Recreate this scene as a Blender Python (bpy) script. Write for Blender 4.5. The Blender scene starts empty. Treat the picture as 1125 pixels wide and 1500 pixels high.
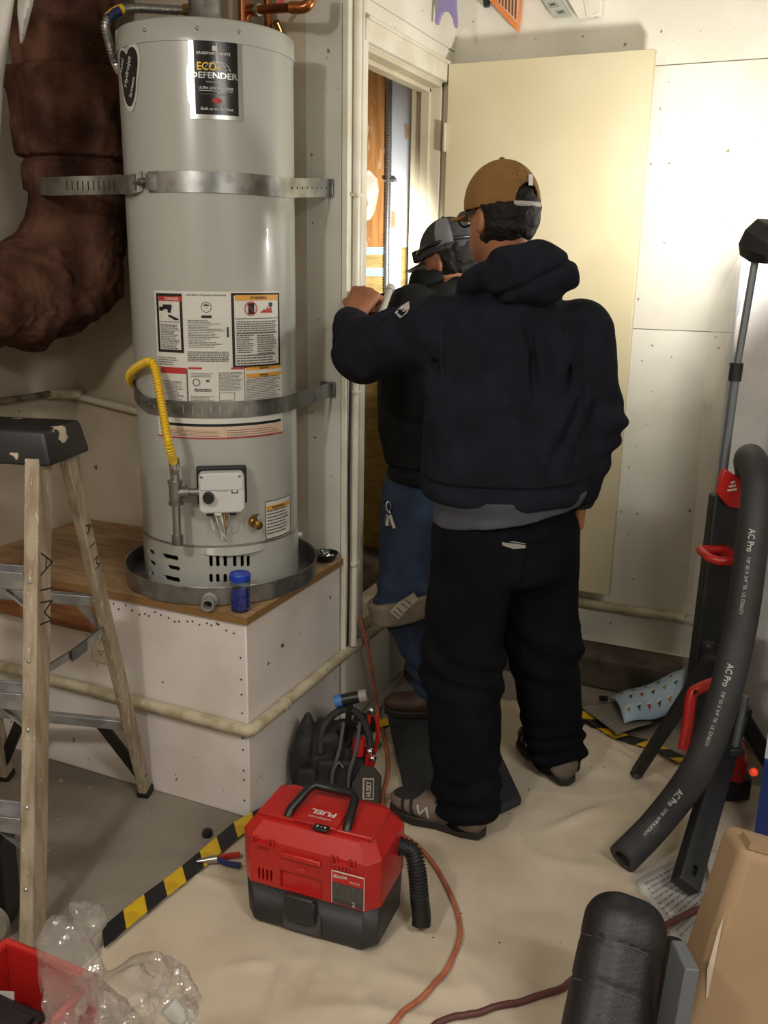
import bpy, bmesh, math, random
import numpy as np
from mathutils import Vector, Matrix
random.seed(7); rng = np.random.RandomState(11)
S = bpy.context.scene
COL = S.collection

# ------------------------------------------------------------------ camera
F_PX, PITCH, ROLL, YAW, CAM_H = 1344.44, math.radians(15.134), math.radians(0.9345), math.radians(23.922), 1.6
_cy, _sy = math.cos(YAW), math.sin(YAW)
FW = np.array([-_sy*math.cos(PITCH), _cy*math.cos(PITCH), -math.sin(PITCH)])
_ri = np.array([_cy, _sy, 0.0]); _up = np.cross(_ri, FW)
RR = math.cos(ROLL)*_ri + math.sin(ROLL)*_up
UU = -math.sin(ROLL)*_ri + math.cos(ROLL)*_up
CAM = np.array([0.0, 0.0, CAM_H])
cd = bpy.data.cameras.new('camera'); cam = bpy.data.objects.new('camera', cd); COL.objects.link(cam)
cd.sensor_fit = 'VERTICAL'; cd.sensor_height = 36.0; cd.sensor_width = 27.0; cd.lens = 36.0*F_PX/1500.0
cd.clip_start = 0.05
cam.matrix_world = Matrix(((RR[0], UU[0], -FW[0], 0), (RR[1], UU[1], -FW[1], 0), (RR[2], UU[2], -FW[2], CAM_H), (0, 0, 0, 1)))
S.camera = cam
S.view_settings.view_transform = 'Standard'; S.view_settings.look = 'None'; S.view_settings.gamma = 1.0
S.view_settings.use_curve_mapping = False
S.view_settings.exposure = 0.0

# ------------------------------------------------------------------ world and the garage's ceiling lamps
w = bpy.data.worlds.new('world'); S.world = w; w.use_nodes = True
w.node_tree.nodes['Background'].inputs[0].default_value = (0.5, 0.5, 0.52, 1); w.node_tree.nodes['Background'].inputs[1].default_value = 0.0
def lamp(name, kind, loc, target, power, color=(1, 1, 1), size=0.2, size_y=None, spread=None):
    l = bpy.data.lights.new(name, kind); l.energy = power; l.color = color
    if kind == 'AREA':
        l.size = size
        if size_y: l.shape = 'RECTANGLE'; l.size_y = size_y
        if spread: l.spread = spread
    else: l.shadow_soft_size = size
    o = bpy.data.objects.new(name, l); COL.objects.link(o); o.location = loc
    d = Vector(target) - Vector(loc); o.rotation_euler = d.to_track_quat('-Z', 'Y').to_euler()
    return o
lamp('ceiling_lamp_offscreen', 'POINT', (-1.05, -0.35, 2.45), (0, 0, 0), 66, (1.0, 0.95, 0.88), 0.08)
lamp('ceiling_tube_offscreen', 'AREA', (1.2, 0.1, 2.62), (1.2, 0.1, 0), 58, (1.0, 0.96, 0.9), 1.2, 0.16)

# ------------------------------------------------------------------ picture point -> place (on the floor, on a wall plane, at a depth)
def ray(x, y): return (x-562.5)/F_PX*RR - (y-750)/F_PX*UU + FW
def GZ(x, y, z=0.0): d = ray(x, y); return CAM + d*((z-CAM_H)/d[2])
def GY(x, y, Y): d = ray(x, y); return CAM + d*(Y/d[1])
def GX(x, y, X): d = ray(x, y); return CAM + d*(X/d[0])
def DP(x, y, k): return CAM + ray(x, y)*k

# ------------------------------------------------------------------ materials
def lin(h):
    if isinstance(h, str):
        h = h.lstrip('#'); v = [int(h[i:i+2], 16)/255 for i in (0, 2, 4)]
    else: v = [c/255 for c in h]
    return tuple(c/12.92 if c <= .04045 else ((c+.055)/1.055)**2.4 for c in v) + (1.0,)
MATS = {}
def M(name, c, rough=.5, metal=0., c2=None, sc=6., lo=.42, hi=.62, c3=None, sc3=30., t3=.66, bump=0., bsc=80., stretch=(1, 1, 1),
      alpha=1., trans=0., coat=0., emit=None, es=0., spec=.5, sheen=0., wave=None, detail=5.):
    if name in MATS: return MATS[name]
    m = bpy.data.materials.new(name); m.use_nodes = True; nt = m.node_tree; N = nt.nodes; Lk = nt.links
    b = N['Principled BSDF']
    b.inputs['Base Color'].default_value = lin(c); b.inputs['Roughness'].default_value = rough; b.inputs['Metallic'].default_value = metal
    b.inputs['Specular IOR Level'].default_value = spec
    b.inputs['Alpha'].default_value = alpha; b.inputs['Transmission Weight'].default_value = trans; b.inputs['Coat Weight'].default_value = coat
    if sheen: b.inputs['Sheen Weight'].default_value = sheen
    if emit: b.inputs['Emission Color'].default_value = lin(emit); b.inputs['Emission Strength'].default_value = es
    tc = N.new('ShaderNodeTexCoord'); mp = N.new('ShaderNodeMapping'); mp.inputs['Scale'].default_value = stretch
    Lk.new(tc.outputs['Object'], mp.inputs['Vector'])
    out = None
    def noise(s, d):
        n = N.new('ShaderNodeTexNoise'); n.inputs['Scale'].default_value = s; n.inputs['Detail'].default_value = d
        Lk.new(mp.outputs['Vector'], n.inputs['Vector']); return n
    def ramp(src, a, bb):
        r = N.new('ShaderNodeMapRange'); r.interpolation_type = 'SMOOTHSTEP'
        r.inputs['From Min'].default_value = a; r.inputs['From Max'].default_value = bb; Lk.new(src, r.inputs['Value']); return r.outputs['Result']
    def mix(fac, A, B):
        x = N.new('ShaderNodeMix'); x.data_type = 'RGBA'; Lk.new(fac, x.inputs['Factor'])
        if isinstance(A, tuple): x.inputs['A'].default_value = A
        else: Lk.new(A, x.inputs['A'])
        x.inputs['B'].default_value = B; return x.outputs['Result']
    cur = lin(c)
    if c2 is not None: cur = mix(ramp(noise(sc, detail).outputs['Fac'], lo, hi), cur, lin(c2))
    if wave is not None:                     # (scale, distortion, colour, axis, threshold)
        wv = N.new('ShaderNodeTexWave'); wv.inputs['Scale'].default_value = wave[0]; wv.inputs['Distortion'].default_value = wave[1]
        wv.inputs['Detail'].default_value = 2; wv.bands_direction = wave[3]; Lk.new(mp.outputs['Vector'], wv.inputs['Vector'])
        cur = mix(ramp(wv.outputs['Fac'], wave[4]-.02 if len(wave) < 6 else wave[4]-wave[5], wave[4]+.02 if len(wave) < 6 else wave[4]+wave[5]), cur, lin(wave[2]))
    if c3 is not None: cur = mix(ramp(noise(sc3, 3.).outputs['Fac'], t3, t3+.03), cur, lin(c3))
    if not isinstance(cur, tuple): Lk.new(cur, b.inputs['Base Color'])
    if bump:
        bn = N.new('ShaderNodeBump'); bn.inputs['Strength'].default_value = min(1, bump); bn.inputs['Distance'].default_value = .004
        Lk.new(noise(bsc, 6.).outputs['Fac'], bn.inputs['Height']); Lk.new(bn.outputs['Normal'], b.inputs['Normal'])
    MATS[name] = m; return m

def film_mat(name, haze=.06, gloss=.16, rough=.09, bump=.6, bsc=25.):
    # thin clear plastic: mostly see-through, a little milky, mirror-like at glancing angles
    m = bpy.data.materials.new(name); m.use_nodes = True; nt = m.node_tree; N = nt.nodes; Lk = nt.links
    for n in list(N): N.remove(n)
    out = N.new('ShaderNodeOutputMaterial'); tr = N.new('ShaderNodeBsdfTransparent'); tr.inputs[0].default_value = (.97, .97, .97, 1)
    gl = N.new('ShaderNodeBsdfGlossy'); gl.inputs['Roughness'].default_value = rough; df = N.new('ShaderNodeBsdfDiffuse'); df.inputs[0].default_value = (.8, .79, .78, 1)
    tc = N.new('ShaderNodeTexCoord'); no = N.new('ShaderNodeTexNoise'); no.inputs['Scale'].default_value = bsc; no.inputs['Detail'].default_value = 3; Lk.new(tc.outputs['Object'], no.inputs['Vector'])
    bp = N.new('ShaderNodeBump'); bp.inputs['Strength'].default_value = bump; bp.inputs['Distance'].default_value = .01; Lk.new(no.outputs['Fac'], bp.inputs['Height'])
    Lk.new(bp.outputs['Normal'], gl.inputs['Normal'])
    lw = N.new('ShaderNodeLayerWeight'); lw.inputs['Blend'].default_value = .35; Lk.new(bp.outputs['Normal'], lw.inputs['Normal'])
    mr = N.new('ShaderNodeMapRange'); mr.inputs['To Min'].default_value = gloss*.35; mr.inputs['To Max'].default_value = min(.9, gloss*3.2); Lk.new(lw.outputs['Facing'], mr.inputs['Value'])
    m1 = N.new('ShaderNodeMixShader'); m1.inputs[0].default_value = haze; Lk.new(tr.outputs[0], m1.inputs[1]); Lk.new(df.outputs[0], m1.inputs[2])
    m2 = N.new('ShaderNodeMixShader'); Lk.new(mr.outputs[0], m2.inputs[0]); Lk.new(m1.outputs[0], m2.inputs[1]); Lk.new(gl.outputs[0], m2.inputs[2]); Lk.new(m2.outputs[0], out.inputs[0])
    MATS[name] = m; return m

# ------------------------------------------------------------------ mesh builders
def unit(v): v = np.asarray(v, float); return v/(np.linalg.norm(v)+1e-12)
def frame(o, x, y):
    x = unit(x); y = np.asarray(y, float); y = unit(y - x*(x@y)); return np.asarray(o, float), x, y, np.cross(x, y)
WF = frame((0, 0, 0), (1, 0, 0), (0, 1, 0))
class MB:
    def __init__(s): s.v = []; s.f = []
    def add(s, v, f):
        n = len(s.v); s.v += [tuple(map(float, p)) for p in v]; s.f += [tuple(int(i)+n for i in q) for q in f]; return s
    def box(s, c, size, fr=WF):
        o, x, y, z = fr; hx, hy, hz = [k/2 for k in size]
        v = [o + x*(c[0]+a*hx) + y*(c[1]+b*hy) + z*(c[2]+d*hz) for d in (-1, 1) for b in (-1, 1) for a in (-1, 1)]
        return s.add(v, [(0, 2, 3, 1), (4, 5, 7, 6), (0, 1, 5, 4), (2, 6, 7, 3), (0, 4, 6, 2), (1, 3, 7, 5)])
    def hexa(s, b, t):                      # bottom quad and top quad, same winding (ccw from above)
        return s.add(list(b)+list(t), [(3, 2, 1, 0), (4, 5, 6, 7), (0, 1, 5, 4), (1, 2, 6, 5), (2, 3, 7, 6), (3, 0, 4, 7)])
    def beam(s, a, b, wx, wy, side):        # square bar from a to b
        a = np.asarray(a, float); b = np.asarray(b, float); d = unit(b-a); sx = unit(np.asarray(side, float) - d*(d@np.asarray(side, float))); sy = np.cross(d, sx)
        q = [(-1, -1), (1, -1), (1, 1), (-1, 1)]
        return s.hexa([a + sx*i*wx/2 + sy*j*wy/2 for i, j in q], [b + sx*i*wx/2 + sy*j*wy/2 for i, j in q])
    def prism(s, poly, z0, z1, fr=WF):
        o, x, y, z = fr; n = len(poly)
        v = [o + x*p[0] + y*p[1] + z*z0 for p in poly] + [o + x*p[0] + y*p[1] + z*z1 for p in poly]
        return s.add(v, [tuple(range(n))[::-1], tuple(range(n, 2*n))] + [(i, (i+1) % n, n+(i+1) % n, n+i) for i in range(n)])
    def tube(s, pts, r, n=12, caps=True, flat=None):
        pts = [np.asarray(p, float) for p in pts]; m = len(pts); rs = [r]*m if np.isscalar(r) else list(r)
        T = [unit(pts[min(i+1, m-1)] - pts[max(i-1, 0)]) for i in range(m)]
        up = np.array([0, 0, 1.]) if abs(T[0][2]) < .9 else np.array([1., 0, 0]); u = unit(np.cross(T[0], up)); V = []
        for i in range(m):
            u = unit(u - T[i]*(u@T[i])); w_ = np.cross(T[i], u)
            for k in range(n):
                a = 2*math.pi*k/n; V.append(pts[i] + u*rs[i]*math.cos(a) + w_*rs[i]*math.sin(a))
        Fc = [(i*n+k, i*n+(k+1) % n, (i+1)*n+(k+1) % n, (i+1)*n+k) for i in range(m-1) for k in range(n)]
        if caps: Fc += [tuple(range(n))[::-1], tuple(range((m-1)*n, m*n))]
        return s.add(V, Fc)
    def lathe(s, prof, n=32, fr=WF, closed=False, a0=0., a1=None):
        o, x, y, z = fr; full = a1 is None; a1 = 2*math.pi if full else a1; nn = n if full else n+1; V = []
        for r, h in prof:
            for k in range(nn):
                a = a0 + (a1-a0)*k/n; V.append(o + x*r*math.cos(a) + y*r*math.sin(a) + z*h)
        m = len(prof); Fc = []
        for i in range(m if closed else m-1):
            j = (i+1) % m
            for k in range(n):
                k2 = (k+1) % nn; Fc.append((i*nn+k, i*nn+k2, j*nn+k2, j*nn+k))
        return s.add(V, Fc)
    def disc(s, c, r, n=16, fr=WF, h=.002): return s.lathe([(0.0001, h), (r, h), (r, 0), (0.0001, 0)], n, (np.asarray(c, float),)+tuple(fr[1:]))
    def sphere(s, c, r, n=16, m=10, fr=WF):
        r = (r, r, r) if np.isscalar(r) else r; o, x, y, z = fr; c = np.asarray(c, float); V = []; 
        for i in range(m+1):
            t = math.pi*i/m
            for k in range(n):
                a = 2*math.pi*k/n; V.append(c + x*r[0]*math.sin(t)*math.cos(a) + y*r[1]*math.sin(t)*math.sin(a) + z*r[2]*math.cos(t))
        return s.add(V, [(i*n+k, (i+1)*n+k, (i+1)*n+(k+1) % n, i*n+(k+1) % n) for i in range(m) for k in range(n)])
    def grid(s, fn, nu, nv):
        V = [fn(i/nu, j/nv) for j in range(nv+1) for i in range(nu+1)]
        return s.add(V, [(j*(nu+1)+i, j*(nu+1)+i+1, (j+1)*(nu+1)+i+1, (j+1)*(nu+1)+i) for j in range(nv) for i in range(nu)])
def arc(c, r, a0, a1, n, x, y): c = np.asarray(c, float); x = np.asarray(x, float); y = np.asarray(y, float); return [c + x*r*math.cos(a0+(a1-a0)*i/n) + y*r*math.sin(a0+(a1-a0)*i/n) for i in range(n+1)]
def spline(P, n=8):
    P = [np.asarray(p, float) for p in P]; Q = [2*P[0]-P[1]] + P + [2*P[-1]-P[-2]]; out = []
    for i in range(1, len(Q)-2):
        a, b, c, d = Q[i-1:i+3]
        for k in range(n):
            t = k/n; out.append(.5*((2*b) + (c-a)*t + (2*a-5*b+4*c-d)*t*t + (3*b-a-3*c+d)*t**3))
    return out + [P[-1]]

ORIG = {}
def obj(name, mb, mat, parent=None, smooth=None, bevel=0., seg=2, label=None, solid=0.):
    me = bpy.data.meshes.new(name); v = np.array(mb.v); lo, hi = v.min(0), v.max(0)
    o0 = np.array([(lo[0]+hi[0])/2, (lo[1]+hi[1])/2, lo[2]])
    me.from_pydata([tuple(p) for p in (v-o0)], [], mb.f); me.validate(clean_customdata=False); me.update()
    o = bpy.data.objects.new(name, me); COL.objects.link(o)
    if mat: me.materials.append(mat)
    if smooth is not None:
        me.shade_smooth(); me.set_sharp_from_angle(angle=math.radians(smooth))
    if solid:
        m = o.modifiers.new('solid', 'SOLIDIFY'); m.thickness = solid; m.offset = 0
    if bevel:
        m = o.modifiers.new('bevel', 'BEVEL'); m.width = bevel; m.segments = seg; m.limit_method = 'ANGLE'; m.angle_limit = math.radians(38)
        if smooth is None: me.shade_smooth(); me.set_sharp_from_angle(angle=math.radians(30))
    ORIG[o.name] = o0
    if parent is not None:
        o.parent = parent; o.location = Vector(o0 - ORIG[parent.name])
    else: o.location = Vector(o0)
    if label: o['label'] = label
    return o
def cut(o, cutter):
    # real openings: take the cutter's shape out of the part
    for me in (o.data,):
        bm = bmesh.new(); bm.from_mesh(me); bmesh.ops.recalc_face_normals(bm, faces=bm.faces); bm.to_mesh(me); bm.free()
    cm = bpy.data.meshes.new('cutter'); cm.from_pydata(cutter.v, [], cutter.f); bm = bmesh.new(); bm.from_mesh(cm); bmesh.ops.recalc_face_normals(bm, faces=bm.faces); bm.to_mesh(cm); bm.free()
    co = bpy.data.objects.new('cutter', cm); COL.objects.link(co); md = o.modifiers.new('cut', 'BOOLEAN'); md.operation = 'DIFFERENCE'; md.solver = 'EXACT'; md.object = co
    dg = bpy.context.evaluated_depsgraph_get(); new = bpy.data.meshes.new_from_object(o.evaluated_get(dg)); new.name = o.data.name
    o.modifiers.clear(); o.data = new; bpy.data.objects.remove(co); bpy.data.meshes.remove(cm)
    new.shade_smooth(); new.set_sharp_from_angle(angle=math.radians(32)); return o
def tag(o, label=None, cat=None, group=None, kind=None):
    if label: o['label'] = label
    if cat: o['category'] = cat
    if group: o['group'] = group
    if kind: o['kind'] = kind
    return o
def thing(name, label, cat, loc, group=None):
    o = bpy.data.objects.new(name, None); COL.objects.link(o); o.empty_display_size = .05
    loc = np.asarray(loc, float); o.location = Vector(loc); ORIG[o.name] = loc
    return tag(o, label, cat, group)
def struct(name, mb, mat, parent=None, **k):
    o = obj(name, mb, mat, parent, **k)
    if parent is None: o['kind'] = 'structure'
    return o

# lettering: outlines of a line of text as flat polygons
TXT = {}
def text2d(s, bold=0.):
    key = (s, bold)
    if key in TXT: return TXT[key]
    c = bpy.data.curves.new('lettering', 'FONT'); c.body = s; c.resolution_u = 2; c.offset = bold; c.align_x = 'CENTER'; c.align_y = 'CENTER'
    o = bpy.data.objects.new('lettering', c); COL.objects.link(o)
    dg = bpy.context.evaluated_depsgraph_get(); me = bpy.data.meshes.new_from_object(o.evaluated_get(dg))
    v = np.array([p.co[:2] for p in me.vertices]).reshape(-1, 2); f = [tuple(p.vertices) for p in me.polygons]
    bpy.data.objects.remove(o); bpy.data.curves.remove(c); bpy.data.meshes.remove(me)
    lo, hi = v.min(0), v.max(0); v = (v - (lo+hi)/2)/max(hi[0]-lo[0], 1e-6)       # width 1
    TXT[key] = (v, f, (hi[1]-lo[1])/(hi[0]-lo[0])); return TXT[key]
def text_mb(mb, s, width, fn, height=None, bold=0.):
    v, f, asp = text2d(s, bold); ky = width if height is None else height/asp
    return mb.add([fn(p[0]*width, p[1]*ky) for p in v], f)

# ------------------------------------------------------------------ solid noise and implicit surfaces (for cloth, skin, soft things)
_lat = rng.rand(32, 32, 32).astype(np.float32)
def vn(P):
    P = np.asarray(P, np.float32); i = np.floor(P).astype(np.int32); f = P-i; f = f*f*(3-2*f); i &= 31; j = (i+1) & 31
    x0, y0, z0 = i[..., 0], i[..., 1], i[..., 2]; x1, y1, z1 = j[..., 0], j[..., 1], j[..., 2]; fx, fy, fz = f[..., 0], f[..., 1], f[..., 2]
    c00 = _lat[x0, y0, z0]*(1-fx)+_lat[x1, y0, z0]*fx; c10 = _lat[x0, y1, z0]*(1-fx)+_lat[x1, y1, z0]*fx
    c01 = _lat[x0, y0, z1]*(1-fx)+_lat[x1, y0, z1]*fx; c11 = _lat[x0, y1, z1]*(1-fx)+_lat[x1, y1, z1]*fx
    return (c00*(1-fy)+c10*fy)*(1-fz)+(c01*(1-fy)+c11*fy)*fz - .5
def fbm(P, o=3):
    P = np.asarray(P, np.float32); return sum(vn(P*(2**k)+7.3*k)/(2**k) for k in range(o))
def f32(a): return np.asarray(a, np.float32)
def caps(P, a, b, ra, rb=None):
    rb = ra if rb is None else rb; a = f32(a); d = f32(b)-a; q = P-a; t = np.clip((q@d)/max(float(d@d), 1e-9), 0, 1)
    return np.sqrt(((q - t[..., None]*d)**2).sum(-1)) - (ra + (rb-ra)*t)
def chain(P, pts, rs, k=.02):
    d = None
    for i in range(len(pts)-1):
        e = caps(P, pts[i], pts[i+1], rs[i], rs[i+1]); d = e if d is None else smin(d, e, k)
    return d
def ell(P, c, r, fr=None):
    q = P - f32(c)
    if fr is not None: q = np.stack([q@f32(fr[1]), q@f32(fr[2]), q@f32(fr[3])], -1)
    r = f32(r); k0 = np.sqrt(((q/r)**2).sum(-1)); k1 = np.sqrt(((q/(r*r))**2).sum(-1))+1e-9; return k0*(k0-1)/k1
def rbox(P, c, h, rad, fr=WF):
    q = P - f32(c); q = np.stack([q@f32(fr[1]), q@f32(fr[2]), q@f32(fr[3])], -1); q = np.abs(q) - (f32(h)-rad)
    return np.sqrt((np.maximum(q, 0)**2).sum(-1)) + np.minimum(q.max(-1), 0) - rad
def smin(a, b, k): h = np.clip(.5+.5*(b-a)/k, 0, 1); return b*(1-h)+a*h - k*h*(1-h)
def smax(a, b, k): return -smin(-a, -b, k)
def sdf_mesh(f, lo, hi, h, B=24):
    lo = np.asarray(lo, float); hi = np.asarray(hi, float); n = np.ceil((hi-lo)/h).astype(int)+2; V = np.full(n, 1., np.float32)
    B = 10; bl = [(i, j, k) for i in range(0, n[0], B) for j in range(0, n[1], B) for k in range(0, n[2], B)]; s0 = np.array(bl); e0 = np.minimum(n, s0+B)
    dcs = f(f32(lo + h*(s0+e0-1)/2)); rad = h*np.linalg.norm(e0-s0, axis=1)/2; act = np.abs(dcs) <= rad*1.25+.022
    for q in np.nonzero(~act)[0]: s_, e = s0[q], e0[q]; V[s_[0]:e[0], s_[1]:e[1], s_[2]:e[2]] = dcs[q]
    qs = np.nonzero(act)[0]
    for c0 in range(0, len(qs), 60):           # a batch of blocks at a time
        gs = [np.stack(np.meshgrid(*[lo[a]+h*np.arange(s0[q][a], e0[q][a]) for a in range(3)], indexing='ij'), -1).reshape(-1, 3) for q in qs[c0:c0+60]]
        val_ = f(f32(np.concatenate(gs))); p_ = 0
        for q, g in zip(qs[c0:c0+60], gs): s_, e = s0[q], e0[q]; V[s_[0]:e[0], s_[1]:e[1], s_[2]:e[2]] = val_[p_:p_+len(g)].reshape(e-s_); p_ += len(g)
    s = V < 0; cs = [(a, b, c) for a in (0, 1) for b in (0, 1) for c in (0, 1)]
    cnt = sum(s[a:n[0]-1+a, b:n[1]-1+b, c:n[2]-1+c].astype(np.int8) for a, b, c in cs); mask = (cnt > 0) & (cnt < 8)
    I, J, K = np.nonzero(mask); idx = -np.ones(mask.shape, np.int64); idx[mask] = np.arange(len(I))
    acc = np.zeros((len(I), 3)); num = np.zeros(len(I))
    val = {c: V[I+c[0], J+c[1], K+c[2]] for c in cs}
    for a in cs:
        for ax in range(3):
            if a[ax] == 0:
                b = list(a); b[ax] = 1; b = tuple(b); va, vb = val[a], val[b]; m = (va < 0) != (vb < 0); t = np.where(m, va/(va-vb+1e-12*(va == vb)), 0)
                p = np.tile(np.array(a, float), (len(I), 1)); p[:, ax] = t; acc[m] += p[m]; num[m] += 1
    vert = lo + h*(np.stack([I, J, K], -1) + acc/np.maximum(num, 1)[:, None]); faces = []
    for ax in range(3):
        u, w_ = (ax+1) % 3, (ax+2) % 3; sl0 = [slice(None)]*3; sl1 = [slice(None)]*3; sl0[ax] = slice(0, -1); sl1[ax] = slice(1, None)
        A, Bv = s[tuple(sl0)], s[tuple(sl1)]; ch = A != Bv; q = np.array(np.nonzero(ch)); ok = (q[u] >= 1) & (q[w_] >= 1) & (q[u] < n[u]-1) & (q[w_] < n[w_]-1); q = q[:, ok]
        ins = A[tuple(q)]
        def id_(du, dw): r = q.copy(); r[u] -= du; r[w_] -= dw; return idx[tuple(r)]
        Q = np.stack([id_(1, 1), id_(0, 1), id_(0, 0), id_(1, 0)], -1); Q[~ins] = Q[~ins][:, ::-1]; faces.append(Q)
    mb = MB(); mb.v = [tuple(p) for p in vert]; mb.f = [tuple(int(i) for i in q) for q in np.concatenate(faces)]; return mb
# ================================================================== the setting
TH0 = .12
PF, PR, PT = 2.035, -1.32, 0.645        # platform: front plane Y, right plane X, top height
BWY, LWX, FWY, DX = 2.62, -2.416, 3.545, -1.32    # back wall, left wall, far wall, door wall
m_floor = M('concrete_floor', '#8b8276', .8, c2='#6d6458', sc=2.2, lo=.4, hi=.7, c3='#a89d8f', sc3=24, t3=.7, bump=.3, bsc=60)
m_wall_beige = M('beige_wall_paint', '#b8ac99', .7, c2='#aa9d88', sc=3, c3='#6b5c49', sc3=18, t3=.72, bump=.15, bsc=90)  # beige base tone shared by left, back and closet walls
m_cream = M('cream_paint', '#cdc4ab', .5, c2='#c1b79c', sc=3.5, c3='#7a6b4c', sc3=38, t3=.74, bump=.1, bsc=50)
m_white_wall = M('white_scuffed_paint', '#dedace', .55, c2='#d3cfc0', sc=2.5, c3='#8a7c66', sc3=34, t3=.705, bump=.12, bsc=60)
m_trim = M('ivory_gloss_paint', '#dad5c6', .35, c2='#cfc8b4', sc=6, c3='#8d805f', sc3=40, t3=.75, bump=.08, bsc=30)
m_plat = M('chipped_white_paint', '#ddd6d2', .6, c2='#d0c7c0', sc=4, lo=.4, hi=.7, c3='#5d5348', sc3=30, t3=.715, bump=.2, bsc=40)
m_ply = M('plywood', '#ae8d66', .65, c2='#8a6c4c', sc=5, stretch=(1.5, 9, 9), lo=.35, hi=.7, bump=.15, bsc=60)
m_plyedge = M('plywood_edge', '#9b7646', .7, wave=(70, 1.5, '#5f4527', 'Z', .6, .15))
m_curb = M('stained_concrete', '#5d5348', .9, c2='#3e362e', sc=7, bump=.4, bsc=40)
m_ceil = M('white_ceiling', '#dcd8cc', .8, c2='#d2cec0', sc=2)

f = MB().box((0, .3, -.05), (4.9+.6, 7.0, .1)); struct('floor', f, m_floor)
struct('ceiling', MB().box((0, .3, 2.75), (5.5, 7.0, .1)), m_ceil)
struct('wall_left', MB().box((LWX-.05, .1, 1.35), (.1, 6.4, 2.7)), m_wall_beige)
struct('wall_back', MB().box(((LWX+DX)/2, BWY+.05, 1.35), (DX-LWX, .1, 2.7)), m_wall_beige)
struct('wall_right', MB().box((2.55, .1, 1.35), (.1, 7.0, 2.7)), m_ceil)
struct('wall_behind', MB().box((.05, -3.1, 1.35), (5.1, .1, 2.7)), m_ceil)
# far wall: upper sheet and lower sheet meet in a thin seam
seam_z = float(GY(1040, 91, FWY)[2]); low_z = float(GY(838, 939, FWY)[2]); mid_z = float(GY(990, 484, FWY)[2])
fx0, fx1 = DX-TH0, 2.5
wf = MB().box(((fx0+fx1)/2, FWY+.06, 1.35), (fx1-fx0, .1, 2.7)); far = struct('wall_far', wf, m_white_wall)
for i, (z0, z1) in enumerate([(low_z, mid_z-.0015), (mid_z+.0015, seam_z-.002), (seam_z+.002, 2.7)]):
    struct('wall_panel', MB().box(((DX+fx1)/2, FWY+.005, (z0+z1)/2), (fx1-DX-.004, .01, z1-z0)), m_white_wall, far)
cy0 = 3.365; cz = float(GY(846, 958, cy0)[2])
struct('trim_1', MB().box(((DX+fx1)/2, (cy0+FWY)/2, cz/2), (fx1-DX, FWY-cy0, cz)), m_curb, bevel=.012)
struct('trim_2', MB().box(((DX+fx1)/2, FWY-.012, (cz+low_z)/2), (fx1-DX, .024, low_z-cz-.004)), m_white_wall, bevel=.004)

# door wall: pieces round the opening
oy0, oy1, oz0, oz1, TH = 2.765, 3.455, .36, 2.245, .12
m_dw = m_white_wall
dw = MB(); cx = DX-TH/2
dw.box((cx, (BWY+oy0)/2+.0, 1.35), (TH, oy0-BWY, 2.7)); dw.box((cx, (oy1+FWY)/2, 1.35), (TH, FWY-oy1, 2.7))
dw.box((cx, (oy0+oy1)/2, (oz1+2.7)/2), (TH, oy1-oy0, 2.7-oz1)); dw.box((cx, (oy0+oy1)/2, oz0/2), (TH, oy1-oy0, oz0))
wd = struct('wall_door', dw, m_dw)
zc = float(GX(537, 0, DX)[2])
struct('wall_panel', MB().box((DX+.004, (BWY+FWY)/2+.0, (zc+2.7)/2+.002), (.008, FWY-BWY, 2.7-zc-.004)), m_white_wall, wd)
struct('wall_panel', MB().box((DX+.003, (BWY+FWY)/2+.0, (zc+oz1+.075)/2), (.006, FWY-BWY, zc-oz1-.079)), m_white_wall, wd)
fr_ = MB()
fr_.box((DX+.011, (BWY+2.705)/2, 1.2), (.022, 2.705-BWY+.002, 2.4)); o_casing = struct('trim_3', fr_, m_trim, bevel=.004)
struct('trim_4', MB().box((DX+.010, oy0-.022, 1.345), (.02, .04, 2.02)), m_trim, bevel=.006)
hd = MB().box((DX+.012, (oy0+oy1)/2+.02, oz1+.036), (.024, oy1-oy0+.1, .068)); hd.box((DX+.017, (oy0+oy1)/2+.02, oz1+.066), (.034, oy1-oy0+.1, .012)); struct('trim_5', hd, m_trim, bevel=.003)
jb = MB(); jb.box((cx, oy1-.008, (oz0+oz1)/2), (TH, .016, oz1-oz0)); jb.box((cx+.0, oy1-.022, (oz0+oz1)/2), (.035, .014, oz1-oz0)); struct('trim_6', jb, m_cream, bevel=.002)
jb = MB(); jb.box((cx, oy0+.006, (oz0+oz1)/2), (TH, .012, oz1-oz0)); struct('trim_7', jb, m_cream, bevel=.002)
jb = MB(); jb.box((cx, (oy0+oy1)/2, oz1-.007), (TH, oy1-oy0, .014)); jb.box((cx, (oy0+oy1)/2, oz1-.022), (.035, oy1-oy0, .016)); struct('trim_8', jb, m_cream, bevel=.002)
struct('trim_9', MB().box((DX+.01, (oy1+FWY)/2, 1.3), (.02, FWY-oy1-.002, 1.9)), m_cream, bevel=.004)

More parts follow.
